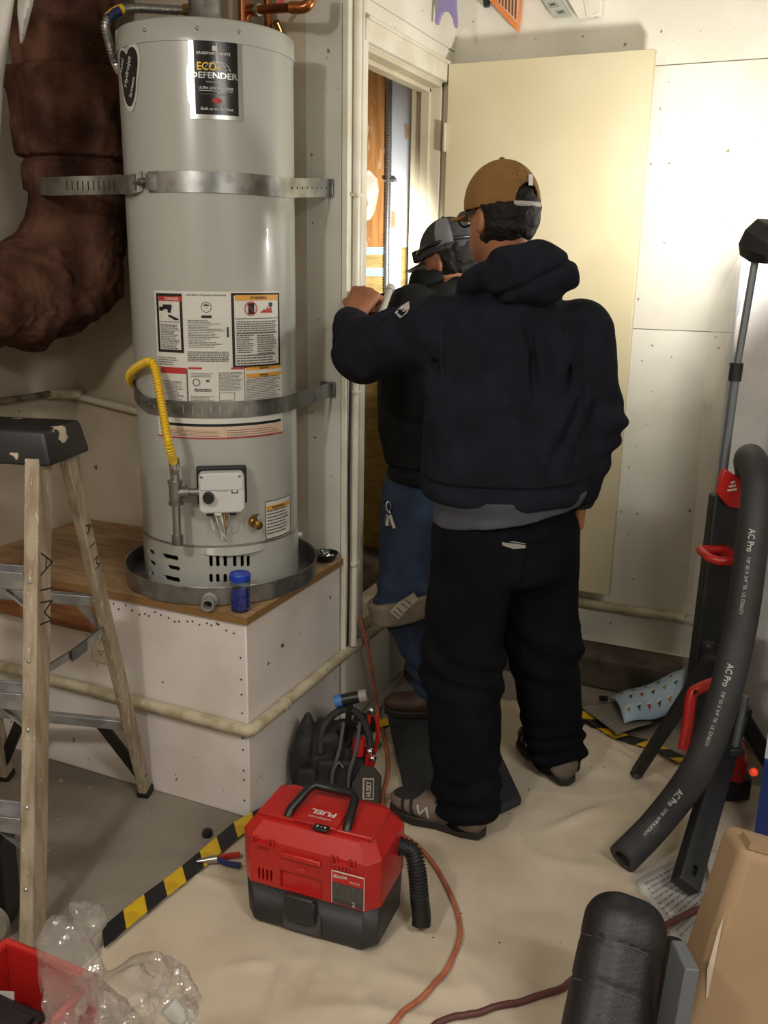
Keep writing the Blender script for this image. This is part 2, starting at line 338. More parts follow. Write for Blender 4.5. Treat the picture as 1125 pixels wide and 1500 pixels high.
# closet behind the door wall
m_clply = M('old_orange_plywood', '#a87845', .5, c2='#8d6033', sc=4, stretch=(12, 12, 1.2), lo=.35, hi=.65, c3='#b9a692', sc3=7, t3=.66)
m_cldry = M('pale_blue_peeling_drywall', '#c4c6c8', .8, c2='#b4bcc2', sc=3, stretch=(4, 4, 1), c3='#b07f52', sc3=5, t3=.66, bump=.3, bsc=30)
m_tan = M('tan_board', '#a18a52', .7, c2='#8a7442', sc=5, stretch=(2, 2, 8))
cb = 3.62
struct('wall_closet', MB().box((-1.95, cb+.05, 1.35), (1.3, .1, 2.7)), m_wall_beige)
struct('wall_closet_side', MB().box((-2.45, 3.15, 1.35), (.08, .94, 2.7)), m_wall_beige)
xs = float(GY(571, 200, cb)[0]); zb = float(GY(570, 362, cb)[2])
pan = thing('closet_plywood_panel', 'orange stained plywood panel with a scraped white patch inside the closet', 'panel', (xs-.3, cb-.01, .36))
obj('board', MB().box((xs-.35, cb-.006, (zb+2.6)/2), (.7, .012, 2.6-zb)), m_clply, pan)
# scraped patch, an irregular thin sheet of old paper
def blob_poly(pts, fn): return [fn(*p) for p in pts]
m_paper = M('torn_drywall_paper', '#c9bfb2', .85, c2='#b3a490', sc=14)
pc = [(531, 247), (536, 251), (541, 249), (546, 254), (553, 262), (555, 279), (552, 296), (549, 309), (543, 321), (535, 324), (530, 321), (532, 315), (537, 309), (539, 297), (537, 286), (534, 281), (530, 283), (529, 262)]
pw = [GY(x, y, cb-.0125) for x, y in pc]; obj('scraped_patch', MB().prism([(p[0], p[2]) for p in pw], -.0145+cb, -.0125+cb, ((0, 0, 0), np.array([1., 0, 0]), np.array([0, 0, 1.]), np.array([0, 1., 0]))), m_paper, pan)
dry = thing('closet_drywall_panel', 'pale blue peeling drywall strip beside the orange plywood in the closet', 'panel', (xs+.12, cb-.01, .36))
obj('board', MB().box((xs+.16, cb-.008, (zb+2.6)/2), (.32, .016, 2.6-zb)), m_cldry, dry)
for pc in ([(594, 98), (597, 97), (599, 104), (597, 112), (594, 108)], [(592, 182), (596, 181), (599, 190), (597, 203), (593, 204)]):
    pw = [GY(x, y, cb-.018) for x, y in pc]; obj('peeled_patch', MB().prism([(p[0], p[2]) for p in pw], cb-.0175, cb-.0165, ((0, 0, 0), np.array([1., 0, 0]), np.array([0, 0, 1.]), np.array([0, 1., 0]))), M('peeled_tan', '#b08c68', .9), dry)
low = thing('closet_lower_board', 'tan lower board with pale blue stripes inside the closet', 'panel', (xs-.1, cb, .36))
obj('board', MB().box((xs-.1, cb-.004, (zb+.36)/2), (.9, .008, zb-.36)), m_tan, low)
m_bluestripe = M('pale_blue_stripe', '#8fb6c8', .5, c2='#a9c6cf', sc=12)  # flat pale blue stripes on the lower board
for (x0, y0, x1, y1) in ((527, 362, 566, 373), (527, 392, 566, 405), (570, 362, 586, 440)):
    a = GY(x0, y0, cb-.012); b = GY(x1, y1, cb-.012); obj('blue_stripe', MB().box(((a[0]+b[0])/2, cb-.010, (a[2]+b[2])/2), (abs(b[0]-a[0]), .003, abs(b[2]-a[2]))), m_bluestripe, low)
struct('floor_closet', MB().box((-1.9, 3.16, oz0-.03), (.96, .92, .04)), m_curb)
m_flex = M('galvanised_flex', '#9a9a98', .35, .9)
def ribbed(mb, pts, r, pitch, amp, n=12):
    P = [np.asarray(p, float) for p in pts]; L = [0]
    for i in range(1, len(P)): L.append(L[-1]+np.linalg.norm(P[i]-P[i-1]))
    k = max(8, int(L[-1]/pitch*4)); Q = []; R_ = []
    for i in range(k+1):
        s_ = L[-1]*i/k; j = min(np.searchsorted(L, s_, 'right')-1, len(P)-2); t = (s_-L[j])/max(L[j+1]-L[j], 1e-9); Q.append(P[j]*(1-t)+P[j+1]*t); R_.append(r + amp*(1 if (i % 4) in (0, 1) else -1)*.5)
    return mb.tube(Q, R_, n)
cd_ = thing('flexible_conduit', 'ribbed grey metal flexible conduit running up the closet wall', 'conduit', GY(567, 470, cb-.03))
ribbed_pts = spline([GY(571, 84, cb-.03), GY(570, 150, cb-.03), GY(569, 260, cb-.03), GY(567, 360, cb-.03), GY(566, 520, cb-.03)], 6)
obj('hose', ribbed(MB(), ribbed_pts, .011, .009, .004), m_flex, cd_, smooth=40)
for (x, y) in ((572, 97), (569, 265)):
    p = GY(x, y, cb-.03); obj('clamp', MB().box((p[0]+.008, p[1]+.004, p[2]), (.05, .03, .012)), M('zinc', '#a8a8a4', .4, .9), cd_, bevel=.002)

# open door leaf, standing in front of the far wall
dyl = 3.425; dx0 = float(GY(657, 98, dyl)[0]); dx1 = float(GY(960, 67, dyl)[0]); dzt = float(GY(800, 83, dyl)[2]); dzb = float(GY(870, 869, dyl)[2])
m_door = M('cream_door_paint', '#c8bd9d', .45, c2='#c2b694', sc=2, c3='#a89566', sc3=26, t3=.77)
door = MB().box(((dx0+dx1)/2, dyl+.019, (dzt+dzb)/2), (dx1-dx0, .038, dzt-dzb)); d1 = struct('door_1', door, m_door, bevel=.002)
kp = GY(905, 597, dyl); m_knob = M('satin_brass_knob', '#9b8d70', .3, .9)
obj('door_knob', MB().lathe([(.0001, 0), (.028, 0), (.028, .006), (.012, .01), (.011, .03), (.024, .042), (.026, .055), (.016, .066), (.0001, .068)], 18, frame((dx1-.055, dyl, kp[2]), (1, 0, 0), (0, 0, 1))), m_knob, d1, smooth=40)
for y in (205, 520):
    p = GX(652, y, DX); obj('hinge', MB().box((dx0-.003, dyl+.01, p[2]), (.006, .045, .1)).tube([(dx0-.006, dyl-.004, p[2]-.05), (dx0-.006, dyl-.004, p[2]+.05)], .006, 10), m_cream, d1, smooth=40)

# platform for the heater
pl = thing('heater_platform', 'chipped white painted platform with plywood top under the water heater', 'platform', ((LWX+PR)/2, PF+.3, 0))
obj('body', MB().box(((LWX+PR)/2, (PF+BWY)/2, (PT-.022)/2), (PR-LWX-.002, BWY-PF-.002, PT-.022)), m_plat, pl, bevel=.004)
obj('plywood_top', MB().box(((LWX+PR)/2+.006, (PF+BWY)/2-.006, PT-.011), (PR-LWX+.01, BWY-PF+.01, .022)), m_ply, pl)
e = MB().box(((LWX+PR)/2+.006, PF-.0115, PT-.011), (PR-LWX+.012, .002, .021)).box((PR+.0115, (PF+BWY)/2-.006, PT-.011), (.002, BWY-PF+.01, .021)); obj('plywood_edge', e, m_plyedge, pl)
e = MB()
for i in range(26): e.sphere((LWX+.5+i*.022+random.uniform(-.006, .006), PF-.001, PT-.05+random.uniform(-.012, .012)), .003, 6, 4)
for i in range(9): e.sphere((PR-.02, PF-.001, .06+i*.055+random.uniform(-.02, .02)), .003, 6, 4)
obj('nail_heads', e, M('rusty_nail', '#3c332b', .7), pl)['kind'] = 'stuff'

# pipe along the platform and the walls, painted over
m_ppipe = M('painted_pipe', '#bfb59c', .5, c2='#a5977a', sc=14, lo=.45, hi=.65, c3='#5d503e', sc3=40, t3=.7, bump=.2, bsc=60)
pr_ = .0185; zp = float(GY(300, 1055, PF-.02)[2])
pa = [(LWX+.01, PF-pr_, zp+.012), (PR-.03, PF-pr_, zp)] + arc((PR-.03, PF-.03+.03-pr_+.0485-.0185, zp), .03+pr_, -math.pi/2, 0, 6, (1, 0, 0), (0, 1, 0)) 
pa = [(LWX+.01, PF-pr_, zp+.012), (PR-.004, PF-pr_, zp)] + arc((PR-.004, PF+.004, zp), .004+pr_, -math.pi/2, 0, 6, (1, 0, 0), (0, 1, 0))[1:] + [(PR+pr_, FWY-.05, zp)]
pp_ = thing('painted_pipe', 'cream painted pipe running along the platform front and around its corner', 'pipe', (PR+pr_, PF-pr_, zp))
obj('pipe_run', MB().tube(pa, pr_, 14), m_ppipe, pp_, smooth=40)
for (x, y) in ((415, 1035), (520, 944), (547, 925)):
    p = GX(x, y, PR+pr_); obj('coupling', MB().tube([(PR+pr_, p[1]-.012, zp), (PR+pr_, p[1]+.012, zp)], pr_+.0028, 14), m_ppipe, pp_, smooth=40)
zfp = float(GY(930, 895, FWY-.02)[2])
tag(obj('wall_pipe', MB().tube([(DX+.02, FWY-.018, zfp), (1.6, FWY-.018, zfp)], .0185, 14), m_ppipe, smooth=40), 'cream painted pipe along the foot of the white far wall', 'pipe')
ry_ = float(GX(521, 500, DX+.034)[1])
vp = thing('riser_pipe', 'slim cream painted riser pipe beside the door casing', 'pipe', (DX+.016, ry_, zp+.02))
obj('pipe_run', MB().tube([(DX+.034, ry_, zp+.02), (DX+.034, ry_, 2.7)], .0125, 12), m_trim, vp, smooth=40)
for zz in (.62, 1.2, 1.8): obj('strap_clip', MB().box((DX+.03, ry_, zz), (.034, .04, .010)), m_trim, vp, bevel=.002)
tag(obj('black_cable', MB().tube(spline([(DX+.03, ry_-.028, 1.3), (DX+.028, ry_-.030, .9), (DX+.031, ry_-.032, .6), (DX+.028, ry_-.033, zp+.03)], 6), .004, 8), M('black_rubber', '#141414', .5), smooth=40), 'thin black cable hanging down beside the riser pipe', 'cable')
# pipe on the back wall behind the heater and on the left wall
a = GY(100, 577, BWY-.025); b = GY(215, 606, BWY-.025)
bp = thing('back_wall_pipe', 'cream painted pipe sloping along the wall behind the water heater', 'pipe', a)
obj('pipe_run', MB().tube([a, b, b+(b-a)*1.2], .014, 12), m_wall_beige, bp, smooth=40)
c = GX(72, 577, LWX+.025); d = GX(-30, 592, LWX+.025)
obj('elbow', MB().tube(spline([a, (LWX+.05, BWY-.03, a[2]+.004), (LWX+.026, BWY-.06, a[2]+.006), c], 6), .017, 12), m_ppipe, bp, smooth=40)
obj('dark_run', MB().tube([c, d], .011, 12), M('dark_pipe', '#4d443a', .6, c2='#7d7264', sc=20), bp, smooth=40)
# outlet on the platform front, wood block
op = GY(150, 945, PF); ou = thing('wall_outlet', 'ivory duplex outlet on the platform front behind the ladder', 'outlet', op)
m_iv = M('ivory_plastic', '#c9bfa8', .4)
OF = frame((op[0], PF, op[2]), (1, 0, 0), (0, 0, 1))
obj('plate', MB().box((0, 0, .003), (.072, .116, .006), OF), m_iv, ou, bevel=.002)
for s_ in (-1, 1):
    o_ = obj('receptacle', MB().lathe([(.0001, .009), (.016, .009), (.017, .004)], 18, (OF[0]+OF[2]*s_*.02,)+OF[1:]), m_iv, ou, smooth=30)
    obj('slot_shades', MB().box((-.006, s_*.02+.003, .0095), (.002, .008, .001), OF).box((.006, s_*.02+.003, .0095), (.002, .008, .001), OF).box((0, s_*.02-.008, .0095), (.004, .004, .001), OF), M('slot_shade', '#1a1714', .6), o_)  # dark plates on the face, painting the shade inside the outlet openings
m_fir = M('reddish_lumber', '#8a5a36', .6, c2='#6d4124', sc=5, stretch=(1, 10, 10), c3='#3b1f12', sc3=9, t3=.74)
a = GY(0, 868, PF-.035); b = GY(131, 890, PF-.035)
lx0, lx1 = LWX+.01, float(b[0]); tag(obj('lumber_block', MB().box(((lx0+lx1)/2, PF-.0172, PT-.0228-.0575), (lx1-lx0, .035, .115)), m_fir, bevel=.003), 'short reddish lumber board fixed to the platform front behind the ladder', 'lumber')
# ================================================================== water heater
HC = np.array([-1.58, 2.312]); HR = .2367; HZ0, HZ1 = PT+.008, 2.186
m_tank = M('grey_enamel', '#a9aaa4', .28, coat=.3)
m_tank2 = m_tank
m_white = M('white_sticker', '#cfcdc6', .45); m_black = M('black_print', '#0d0d0e', .5); m_chrome = M('chrome', '#c8c8c8', .15, 1.)
m_red = M('red_print', '#b3312b', .5); m_orange = M('amber_print', '#d59a3b', .5); m_greyp = M('grey_print', '#5e5c58', .6); m_gold = M('gold_print', '#c9a640', .35, .4)
m_silver = M('silver_plate', '#b9b9b6', .25, .9); m_galv = M('galvanised_steel', '#a3a4a2', .34, .9, c2='#8f908e', sc=30); m_brass = M('brass', '#9a7a3c', .3, 1.); m_copper = M('copper', '#a5663f', .28, 1., c2='#7d4a2c', sc=12)
m_dark = M('hole_shade', '#0b0a09', .9); m_bplast = M('black_plastic', '#17181a', .4); m_steel = M('brushed_steel', '#b4b4b2', .3, 1.)  # near-black colours the shade of the outlet strip's openings
wh = thing('water_heater', 'tall grey cylindrical water heater with white warning stickers standing in a pan', 'water heater', (HC[0], HC[1], HZ0))
HF = ((HC[0], HC[1], 0), np.array([1., 0, 0]), np.array([0, 1., 0]), np.array([0, 0, 1.])); HF = (np.array(HF[0], float),)+HF[1:]
def hcyl(x, y, R=HR):                        # place on the tank's side: angle, height
    d = ray(x, y); o = CAM[:2]-HC; a = d[:2]@d[:2]; b = 2*(o@d[:2]); c = o@o-R*R; D = b*b-4*a*c
    t = -b/(2*a) if D < 0 else (-b-math.sqrt(D))/(2*a)
    p = CAM+d*t; return math.atan2(p[1]-HC[1], p[0]-HC[0]), p[2]
def hp(t, z, off=0.): return np.array([HC[0]+(HR+off)*math.cos(t), HC[1]+(HR+off)*math.sin(t), z])
skz = hcyl(330, 800)[1]
obj('tank', MB().lathe([(HR, skz), (HR, HZ1-.055)], 96, HF), m_tank, wh, smooth=60)
skirt = obj('skirt', MB().lathe([(HR-.002, HZ0), (HR+.001, HZ0+.004), (HR+.003, skz-.001), (HR-.0005, skz-.0005), (HR-.003, skz-.004), (HR-.005, HZ0+.002)], 96, HF, closed=True), m_tank2, wh, smooth=60)
obj('skirt_seam', MB().lathe([(HR+.001, skz-.004), (HR+.0045, skz-.003), (HR+.0045, skz+.001), (HR+.0005, skz+.003)], 96, HF), m_silver, wh, smooth=60)
lid = obj('top_cap', MB().lathe([(HR, HZ1-.056), (HR+.003, HZ1-.055), (HR+.003, HZ1-.006), (HR-.004, HZ1), (.0001, HZ1+.004)], 96, HF), m_tank, wh, smooth=50)
for (x, y) in ((213, 38), (350, 40), (289, 35)):
    t, z_ = hcyl(x, y); c_ = hp(t, HZ1-.028, .003); obj('screw', MB().sphere(c_, .005, 10, 6), m_galv, lid, smooth=60)
def patch(mb, t0, t1, z0, z1, off):
    n = max(1, int(math.ceil(abs(t1-t0)/.02))); return mb.grid(lambda u, v: hp(t0+(t1-t0)*u, z0+(z1-z0)*v, off), n, 1)
def hpatch(mb, x0, y0, x1, y1, off):         # opposite picture corners of the patch, top left and bottom right
    ta, za = hcyl(x0, y0); tb, zb_ = hcyl(x1, y1)
    if y1-y0 < 22 and x1-x0 > 12: za = hcyl((x0+x1)/2, y0)[1]; zb_ = hcyl((x0+x1)/2, y1)[1]
    return patch(mb, ta, tb, zb_, za, off)
# label coordinates on the side: s along the arc, z up
def side(x, y): t, z_ = hcyl(x, y); return t, z_
def htext(mb, s, x, y, wpx, off, bold=0., tall=None):
    t, z_ = hcyl(x, y); ta, _ = hcyl(x-wpx/2, y); tb, _ = hcyl(x+wpx/2, y); wd_ = (tb-ta)*HR
    return text_mb(mb, s, wd_, lambda a, b: hp(t+a/HR, z_+b, off), tall, bold)
def hlines(mb, x0, y0, x1, y1, n, off, fill=.5, ragged=.25):
    ta, za = hcyl(x0, y0); tb, zb_ = hcyl(x1, y1); dz = (za-zb_)/n
    for i in range(n):
        z_ = za-dz*(i+.5); t = ta; end = tb-(tb-ta)*random.uniform(0, ragged)
        while t < end-.004:
            w_ = random.uniform(.012, .05); e_ = min(t+w_, end); patch(mb, t, e_, z_-dz*fill/2, z_+dz*fill/2, off); t = e_+.006
    return mb
def hbox(mb, x0, y0, x1, y1, th, off):       # outlined box
    ta, za = hcyl(x0, y0); tb, zb_ = hcyl(x1, y1); h_ = th; w_ = th/HR
    patch(mb, ta, tb, za-h_, za, off); patch(mb, ta, tb, zb_, zb_+h_, off); patch(mb, ta, ta+w_, zb_, za, off); patch(mb, tb-w_, tb, zb_, za, off); return mb
# brand plate
tA, zA = hcyl(275, 50); tB, zB = hcyl(356, 178)
plate = obj('brand_plate', patch(MB(), tA, tB, zB, zA, .0022), m_silver, wh, smooth=60)
ww = (tB-tA); hh = zA-zB
def pl_(u, v, off): return hp(tA+ww*u, zA-hh*v, off)
obj('plate_face', patch(MB(), tA+ww*.10, tA+ww*.91, zA-hh*.945, zA-hh*.07, .0030), M('gloss_black', '#0b0b0d', .2), plate, smooth=60)
def ptext(s, u, v, wu, mat, tall=None, bold=0., name='lettering', off=.0036):
    mb = MB(); text_mb(mb, s, wu*ww*HR, lambda a, b: hp(tA+ww*u+a/HR, zA-hh*v+b, off), None if tall is None else tall*hh, bold); return obj(name, mb, mat, plate)
ptext('BRADFORD WHITE', .46, .215, .62, m_white, .032, .01)
ptext('ECO-', .36, .37, .42, m_gold, .10, .02); ptext('DEFENDER', .47, .475, .86, m_silver, .075, .02, off=.0042)
ptext('Safety System', .47, .555, .32, m_white, .02); ptext('ULTRA LOW NOx SERIES', .49, .625, .64, m_white, .03, .01)
ptext('E N E R G Y   S A V E R', .49, .70, .6, m_greyp, .02); ptext('Built to be the Best', .50, .875, .6, m_white, .034, .01)
obj('badge', MB().add([pl_(.50+.09*math.cos(a), .775+.032*math.sin(a), .0034) for a in np.linspace(0, -6.28, 24, endpoint=False)], [tuple(range(24))]), m_red, plate)
g = MB(); patch(g, tA+ww*.17, tA+ww*.80, zA-hh*.662, zA-hh*.657, .0034)
for rr_ in (1, .62, .25): g.add([pl_(.53+.24*rr_*math.cos(a)*k, .42-.115*math.sin(a)*k, .0033) for a in np.linspace(0, math.pi, 15) for k in (1, .965 if rr_ > .5 else .9)], [(2*i, 2*i+1, 2*i+3, 2*i+2) for i in range(14)])
for v in (.36, .40): patch(g, tA+ww*.5, tA+ww*(.75 if v == .4 else .7), zA-hh*(v+.003), zA-hh*v, .0033)
patch(g, tA+ww*.515, tA+ww*.53, zA-hh*.33, zA-hh*.09, .0033); patch(g, tA+ww*.44, tA+ww*.53, zA-hh*.185, zA-hh*.125, .0032)
obj('globe_emblem', g, m_white, plate)['kind'] = 'stuff'
# badge sticker on the left: two rounded lobes above a tapered foot
tc_, zc_ = hcyl(188, 108)
def badge(k, off):
    base = [(0, .052), (.02, .068), (.042, .066), (.056, .045), (.055, .015), (.045, -.02), (.038, -.055), (.018, -.088), (-.008, -.088), (-.030, -.06), (-.042, -.02), (-.054, .015), (-.056, .045), (-.042, .068), (-.02, .066)]
    P_ = spline([np.array([a, b, 0]) for a, b in base+base[:1]], 4)[:-1]
    return MB().add([hp(tc_+p[0]*k/HR, zc_+p[1]*k, off) for p in P_], [tuple(range(len(P_)))[::-1]])
bs = obj('round_badge', badge(1.0, .002), m_white, wh); obj('badge_face', badge(.86, .0030), m_bplast, bs)
for tx, du, dv, wd_, tl2 in (('Hydrojet', .004, .004, .075, .022), ('Total', -.030, .022, .036, .016), ('System', .022, -.036, .05, .016)):
    mb = MB(); ca, sa_ = math.cos(1.15), math.sin(1.15); text_mb(mb, tx, wd_, lambda a, b: hp(tc_+(du+a*ca-b*sa_)/HR, zc_+dv+a*sa_+b*ca, .0040), tl2, .015); obj('lettering', mb, m_white, bs)
# big instruction sticker
st = obj('instruction_sticker', hpatch(MB(), 226, 425, 411, 536, .0010), m_white, wh, smooth=60)
O1, O2, O3 = .0017, .0023, .0029
for fq in ((229, 429, 270, 517), (338, 429, 410, 535)): obj('black_frame', hbox(MB(), *fq, .0075, O1), m_black, st)
obj('danger_band', hpatch(MB(), 233, 434, 266, 441, O2), m_red, st); obj('warning_band', hpatch(MB(), 344, 432, 406, 440, O2), m_orange, st)
t_ = MB(); htext(t_, 'DANGER', 252, 437.5, 20, O3, .02); obj('lettering', t_, m_white, st)
obj('lettering', htext(MB(), 'WARNING', 378, 436, 24, O3, .02), m_black, st); obj('lettering', htext(MB(), 'AUTOMATIC STORAGE WATER HEATER', 302, 432.5, 58, O2, .01), m_black, st)
obj('print_bar', hpatch(MB(), 295, 462, 310, 466, O2), m_black, st); obj('print_bar', hpatch(MB(), 332, 479, 335, 494, O2), m_black, st); obj('star_mark', htext(MB(), '*', 302, 449, 8, O2, .03), m_black, st)
t_ = MB()
ring = [hp(hcyl(302, 450)[0]+.014/HR*math.cos(a)*k, hcyl(302, 450)[1]+.014*math.sin(a)*k, O2) for a in np.linspace(0, 2*math.pi, 21) for k in (1, .9)]
t_.add(ring, [(2*i, 2*i+1, 2*i+3, 2*i+2) for i in range(20)]); obj('seal_ring', t_, m_black, st)
g = MB(); hlines(g, 236, 474, 265, 512, 15, O2, .5, .3); hlines(g, 275, 468, 330, 510, 17, O2, .4, .55); hlines(g, 275, 514, 336, 530, 6, O2, .55, .05); hlines(g, 346, 470, 405, 487, 6, O2, .5, .1); hlines(g, 346, 490, 372, 517, 9, O2, .45, .3); hlines(g, 376, 490, 405, 517, 9, O2, .45, .3); hlines(g, 346, 519, 405, 531, 4, O2, .5, .2); hlines(g, 232, 521, 262, 536, 4, O2, .4, .3)
hpatch(g, 233, 471, 267, 472, O2); hpatch(g, 344, 466, 407, 467, O2); hpatch(g, 346, 487.5, 405, 488.5, O2); obj('fine_print', g, m_greyp, st)['kind'] = 'stuff'
pic = MB(); hpatch(pic, 234, 449, 240, 455, O2); hpatch(pic, 239, 446, 252, 453, O2); hpatch(pic, 246, 452, 251, 458, O2); hpatch(pic, 363, 444, 372, 460, O2); hpatch(pic, 393, 443, 398, 449, O2)
for i in range(5): hpatch(pic, 247+i*2.2, 461+i*1.3, 251+i*2.8, 464+i*1.3, O2)
obj('pictogram', pic, m_black, st)['kind'] = 'stuff'
fl = MB(); c_t, c_z = hcyl(367, 452)
fl.add([hp(c_t+.019/HR*math.cos(a)*k, c_z+.019*math.sin(a)*k, O3) for a in np.linspace(0, 2*math.pi, 25) for k in (1, .86)], [(2*i, 2*i+1, 2*i+3, 2*i+2) for i in range(24)])
fl.add([hp(c_t+(a-.0013)/HR, c_z-a, O3) for a in (-.012, .012)]+[hp(c_t+(a+.0013)/HR, c_z-a, O3) for a in (.012, -.012)], [(0, 1, 2, 3)])
P_ = [(380, 458), (384, 455), (386, 452), (389, 455), (391, 449), (394, 453), (396, 446), (398, 458)]; fl.add([hp(*hcyl(x, y), O2) for x, y in P_], [tuple(range(len(P_)))]); obj('fire_pictogram', fl, m_red, st)
# lower sticker
st2 = obj('operating_sticker', patch(MB(), hcyl(231, 590)[0], hcyl(413, 590)[0], hcyl(326, 643)[1], hcyl(326, 541)[1], .0010), m_white, wh, smooth=60)
for fq in ((236, 538, 274, 547), (276, 538, 296, 541), (338, 538, 358, 541), (232, 641, 413, 643)): obj('red_band', hpatch(MB(), *fq, O1+.0002), m_red, st2)
for fq in ((360, 536, 411, 541), (360, 546, 411, 551)): obj('amber_band', hpatch(MB(), *fq, O1), m_orange, st2)
obj('pink_table', hpatch(MB(), 236, 626, 411, 640, O1), M('pale_orange_print', '#d3b49c', .6), st2)
obj('black_band', hpatch(MB(), 236, 621, 411, 625, O1), m_black, st2)
g = MB(); hlines(g, 237, 556, 273, 592, 18, O2, .42, .35); hlines(g, 280, 546, 316, 553, 3, O2, .4, .3); hlines(g, 280, 579, 316, 592, 6, O2, .4, .25); hlines(g, 320, 545, 357, 572, 14, O2, .42, .2); hlines(g, 360, 552, 410, 588, 17, O2, .42, .25); hlines(g, 245, 627, 325, 640, 5, O2, .3, .1); hlines(g, 332, 629, 409, 634, 4, O2, .3, .2); hbox(g, 321, 575, 344, 586, .0012, O2)
for x in (275, 358, 329): hpatch(g, x, 540 if x != 329 else 622, x+.8, 612 if x != 329 else 639, O2)
ct, cz_ = hcyl(288, 560); g.add([hp(ct+.0105/HR*math.cos(a)*k, cz_+.0105*math.sin(a)*k, O2) for a in np.linspace(0, 2*math.pi, 21) for k in (1, .75)], [(2*i, 2*i+1, 2*i+3, 2*i+2) for i in range(20)]); hpatch(g, 302, 556, 307, 560, O2); hlines(g, 285, 569, 312, 574, 2, O2, .7, .1)
obj('fine_print', g, m_greyp, st2)['kind'] = 'stuff'
t_ = MB(); htext(t_, 'WARNING', 386, 538.5, 14, O3, .02); htext(t_, 'WARNING', 386, 548.5, 14, O3, .02); obj('lettering', t_, m_black, st2)
# small sticker low on the right
st3 = obj('small_sticker', hpatch(MB(), 388, 735, 425, 778, .0010), m_white, wh, smooth=60)
obj('black_frame', hbox(MB(), 388, 735, 425, 778, .002, O1), m_black, st3); obj('amber_band', hpatch(MB(), 390, 738, 423, 744, O1), m_orange, st3)
g = MB(); hlines(g, 391, 747, 422, 774, 8, O1, .45, .2); obj('fine_print', g, m_greyp, st3)['kind'] = 'stuff'
t_ = MB(); htext(t_, 'WARNING', 407, 741, 18, O2, .02); obj('lettering', t_, m_black, st3)
# vents in the skirt
def slot(mb, t, z_, wt, hz):
    P_ = []; w_ = wt/2; h_ = hz/2; r_ = min(w_, h_)
    for cx_, cz2, a0 in ((w_-r_, h_-r_, 0), (-(w_-r_), h_-r_, 90), (-(w_-r_), -(h_-r_), 180), (w_-r_, -(h_-r_), 270)):
        for k in range(5): a = math.radians(a0+k*22.5); P_.append((cx_+r_*math.cos(a), cz2+r_*math.sin(a)))
    n = len(P_); return mb.add([hp(t+a/HR, z_+b, o_) for o_ in (-.016, .014) for a, b in P_], [tuple(range(n))[::-1], tuple(range(n, 2*n))]+[(i, (i+1) % n, n+(i+1) % n, n+i) for i in range(n)])
vents = [(221, 808, .040, .013), (222, 824, .044, .013), (221, 839, .030, .013), (249, 816, .060, .014), (254, 832, .044, .013), (251, 848, .060, .015)]
vcut = MB()
for x, y, a, b in vents: slot(vcut, *hcyl(x, y, HR+.003), a, b)
for i, x in enumerate((309, 319, 330, 344, 355, 364)):
    for (y, hh_) in ((822, .034), (847, .026)): slot(vcut, *hcyl(x, y, HR+.003), .010, hh_)
cut(skirt, vcut)
# access cover, raised plate at the front of the skirt
t0_, z0_ = hcyl(294, 800); t1_, z1_ = hcyl(387, 800)
ac = MB(); n_ = 10
for u in range(n_):
    a0, a1 = t0_+(t1_-t0_)*u/n_, t0_+(t1_-t0_)*(u+1)/n_
    bulge = lambda a: .004+.020*math.sin(math.pi*min(1, max(0, (a-t0_)/(t1_-t0_))))
    ac.add([hp(a0, skz-.004, .003), hp(a1, skz-.004, .003), hp(a1, skz-.022, bulge(a1)), hp(a0, skz-.022, bulge(a0))], [(3, 2, 1, 0)])
obj('access_cover', ac, m_tank, wh, smooth=50)
# gas control box
gt, gz = hcyl(324, 714); GN = np.array([math.cos(gt), math.sin(gt), 0]); GT = np.array([-math.sin(gt), math.cos(gt), 0])
CF = (hp(gt, gz), GT, np.array([0, 0, 1.]), np.cross(GT, np.array([0, 0, 1.])))
m_vplast = M('white_plastic', '#c9c9c6', .35)
gv = obj('gas_valve', MB().prism([(-.062, -.052), (-.05, -.060), (.052, -.060), (.064, -.048), (.063, .045), (.056, .055), (-.054, .055), (-.062, .045)], .012, .062, CF), m_vplast, wh, bevel=.006, seg=3)
obj('backplate', MB().box((.002, .012, .016), (.138, .108, .022), CF), m_bplast, gv, bevel=.004)
obj('raised_panel', MB().box((0, .030, .062), (.116, .046, .006), CF), m_vplast, gv, bevel=.002)
obj('knob', MB().lathe([(.0001, .085), (.013, .085), (.0155, .08), (.0165, .062)], 20, (CF[0]+CF[1]*-.036+CF[2]*-.012,)+CF[1:]), m_bplast, gv, smooth=40)
mb = MB(); text_mb(mb, 'HOT WATER', .028, lambda a, b: CF[0]+CF[1]*(a+.002)+CF[2]*(b+.004)+CF[3]*.0626); obj('lettering', mb, m_greyp, gv)
obj('brand_square', MB().box((.036, .004, .0625), (.018, .014, .001), CF), m_greyp, gv); obj('square_inner', MB().box((.036, .0045, .0632), (.011, .008, .001), CF), m_white, gv)
for x_ in (-.034, .03): obj('connector', MB().box((x_, -.062, .045), (.018, .014, .02), CF), m_bplast, gv, bevel=.002)
obj('sensor', MB().box((-.012, -.060, .05), (.018, .016, .02), CF), m_vplast, gv, bevel=.002)
for x_ in (-.053, .05): obj('screw', MB().lathe([(.0001, .069), (.004, .068), (.004, .062)], 10, (CF[0]+CF[1]*x_+CF[2]*.047,)+CF[1:]), m_galv, gv, smooth=40)
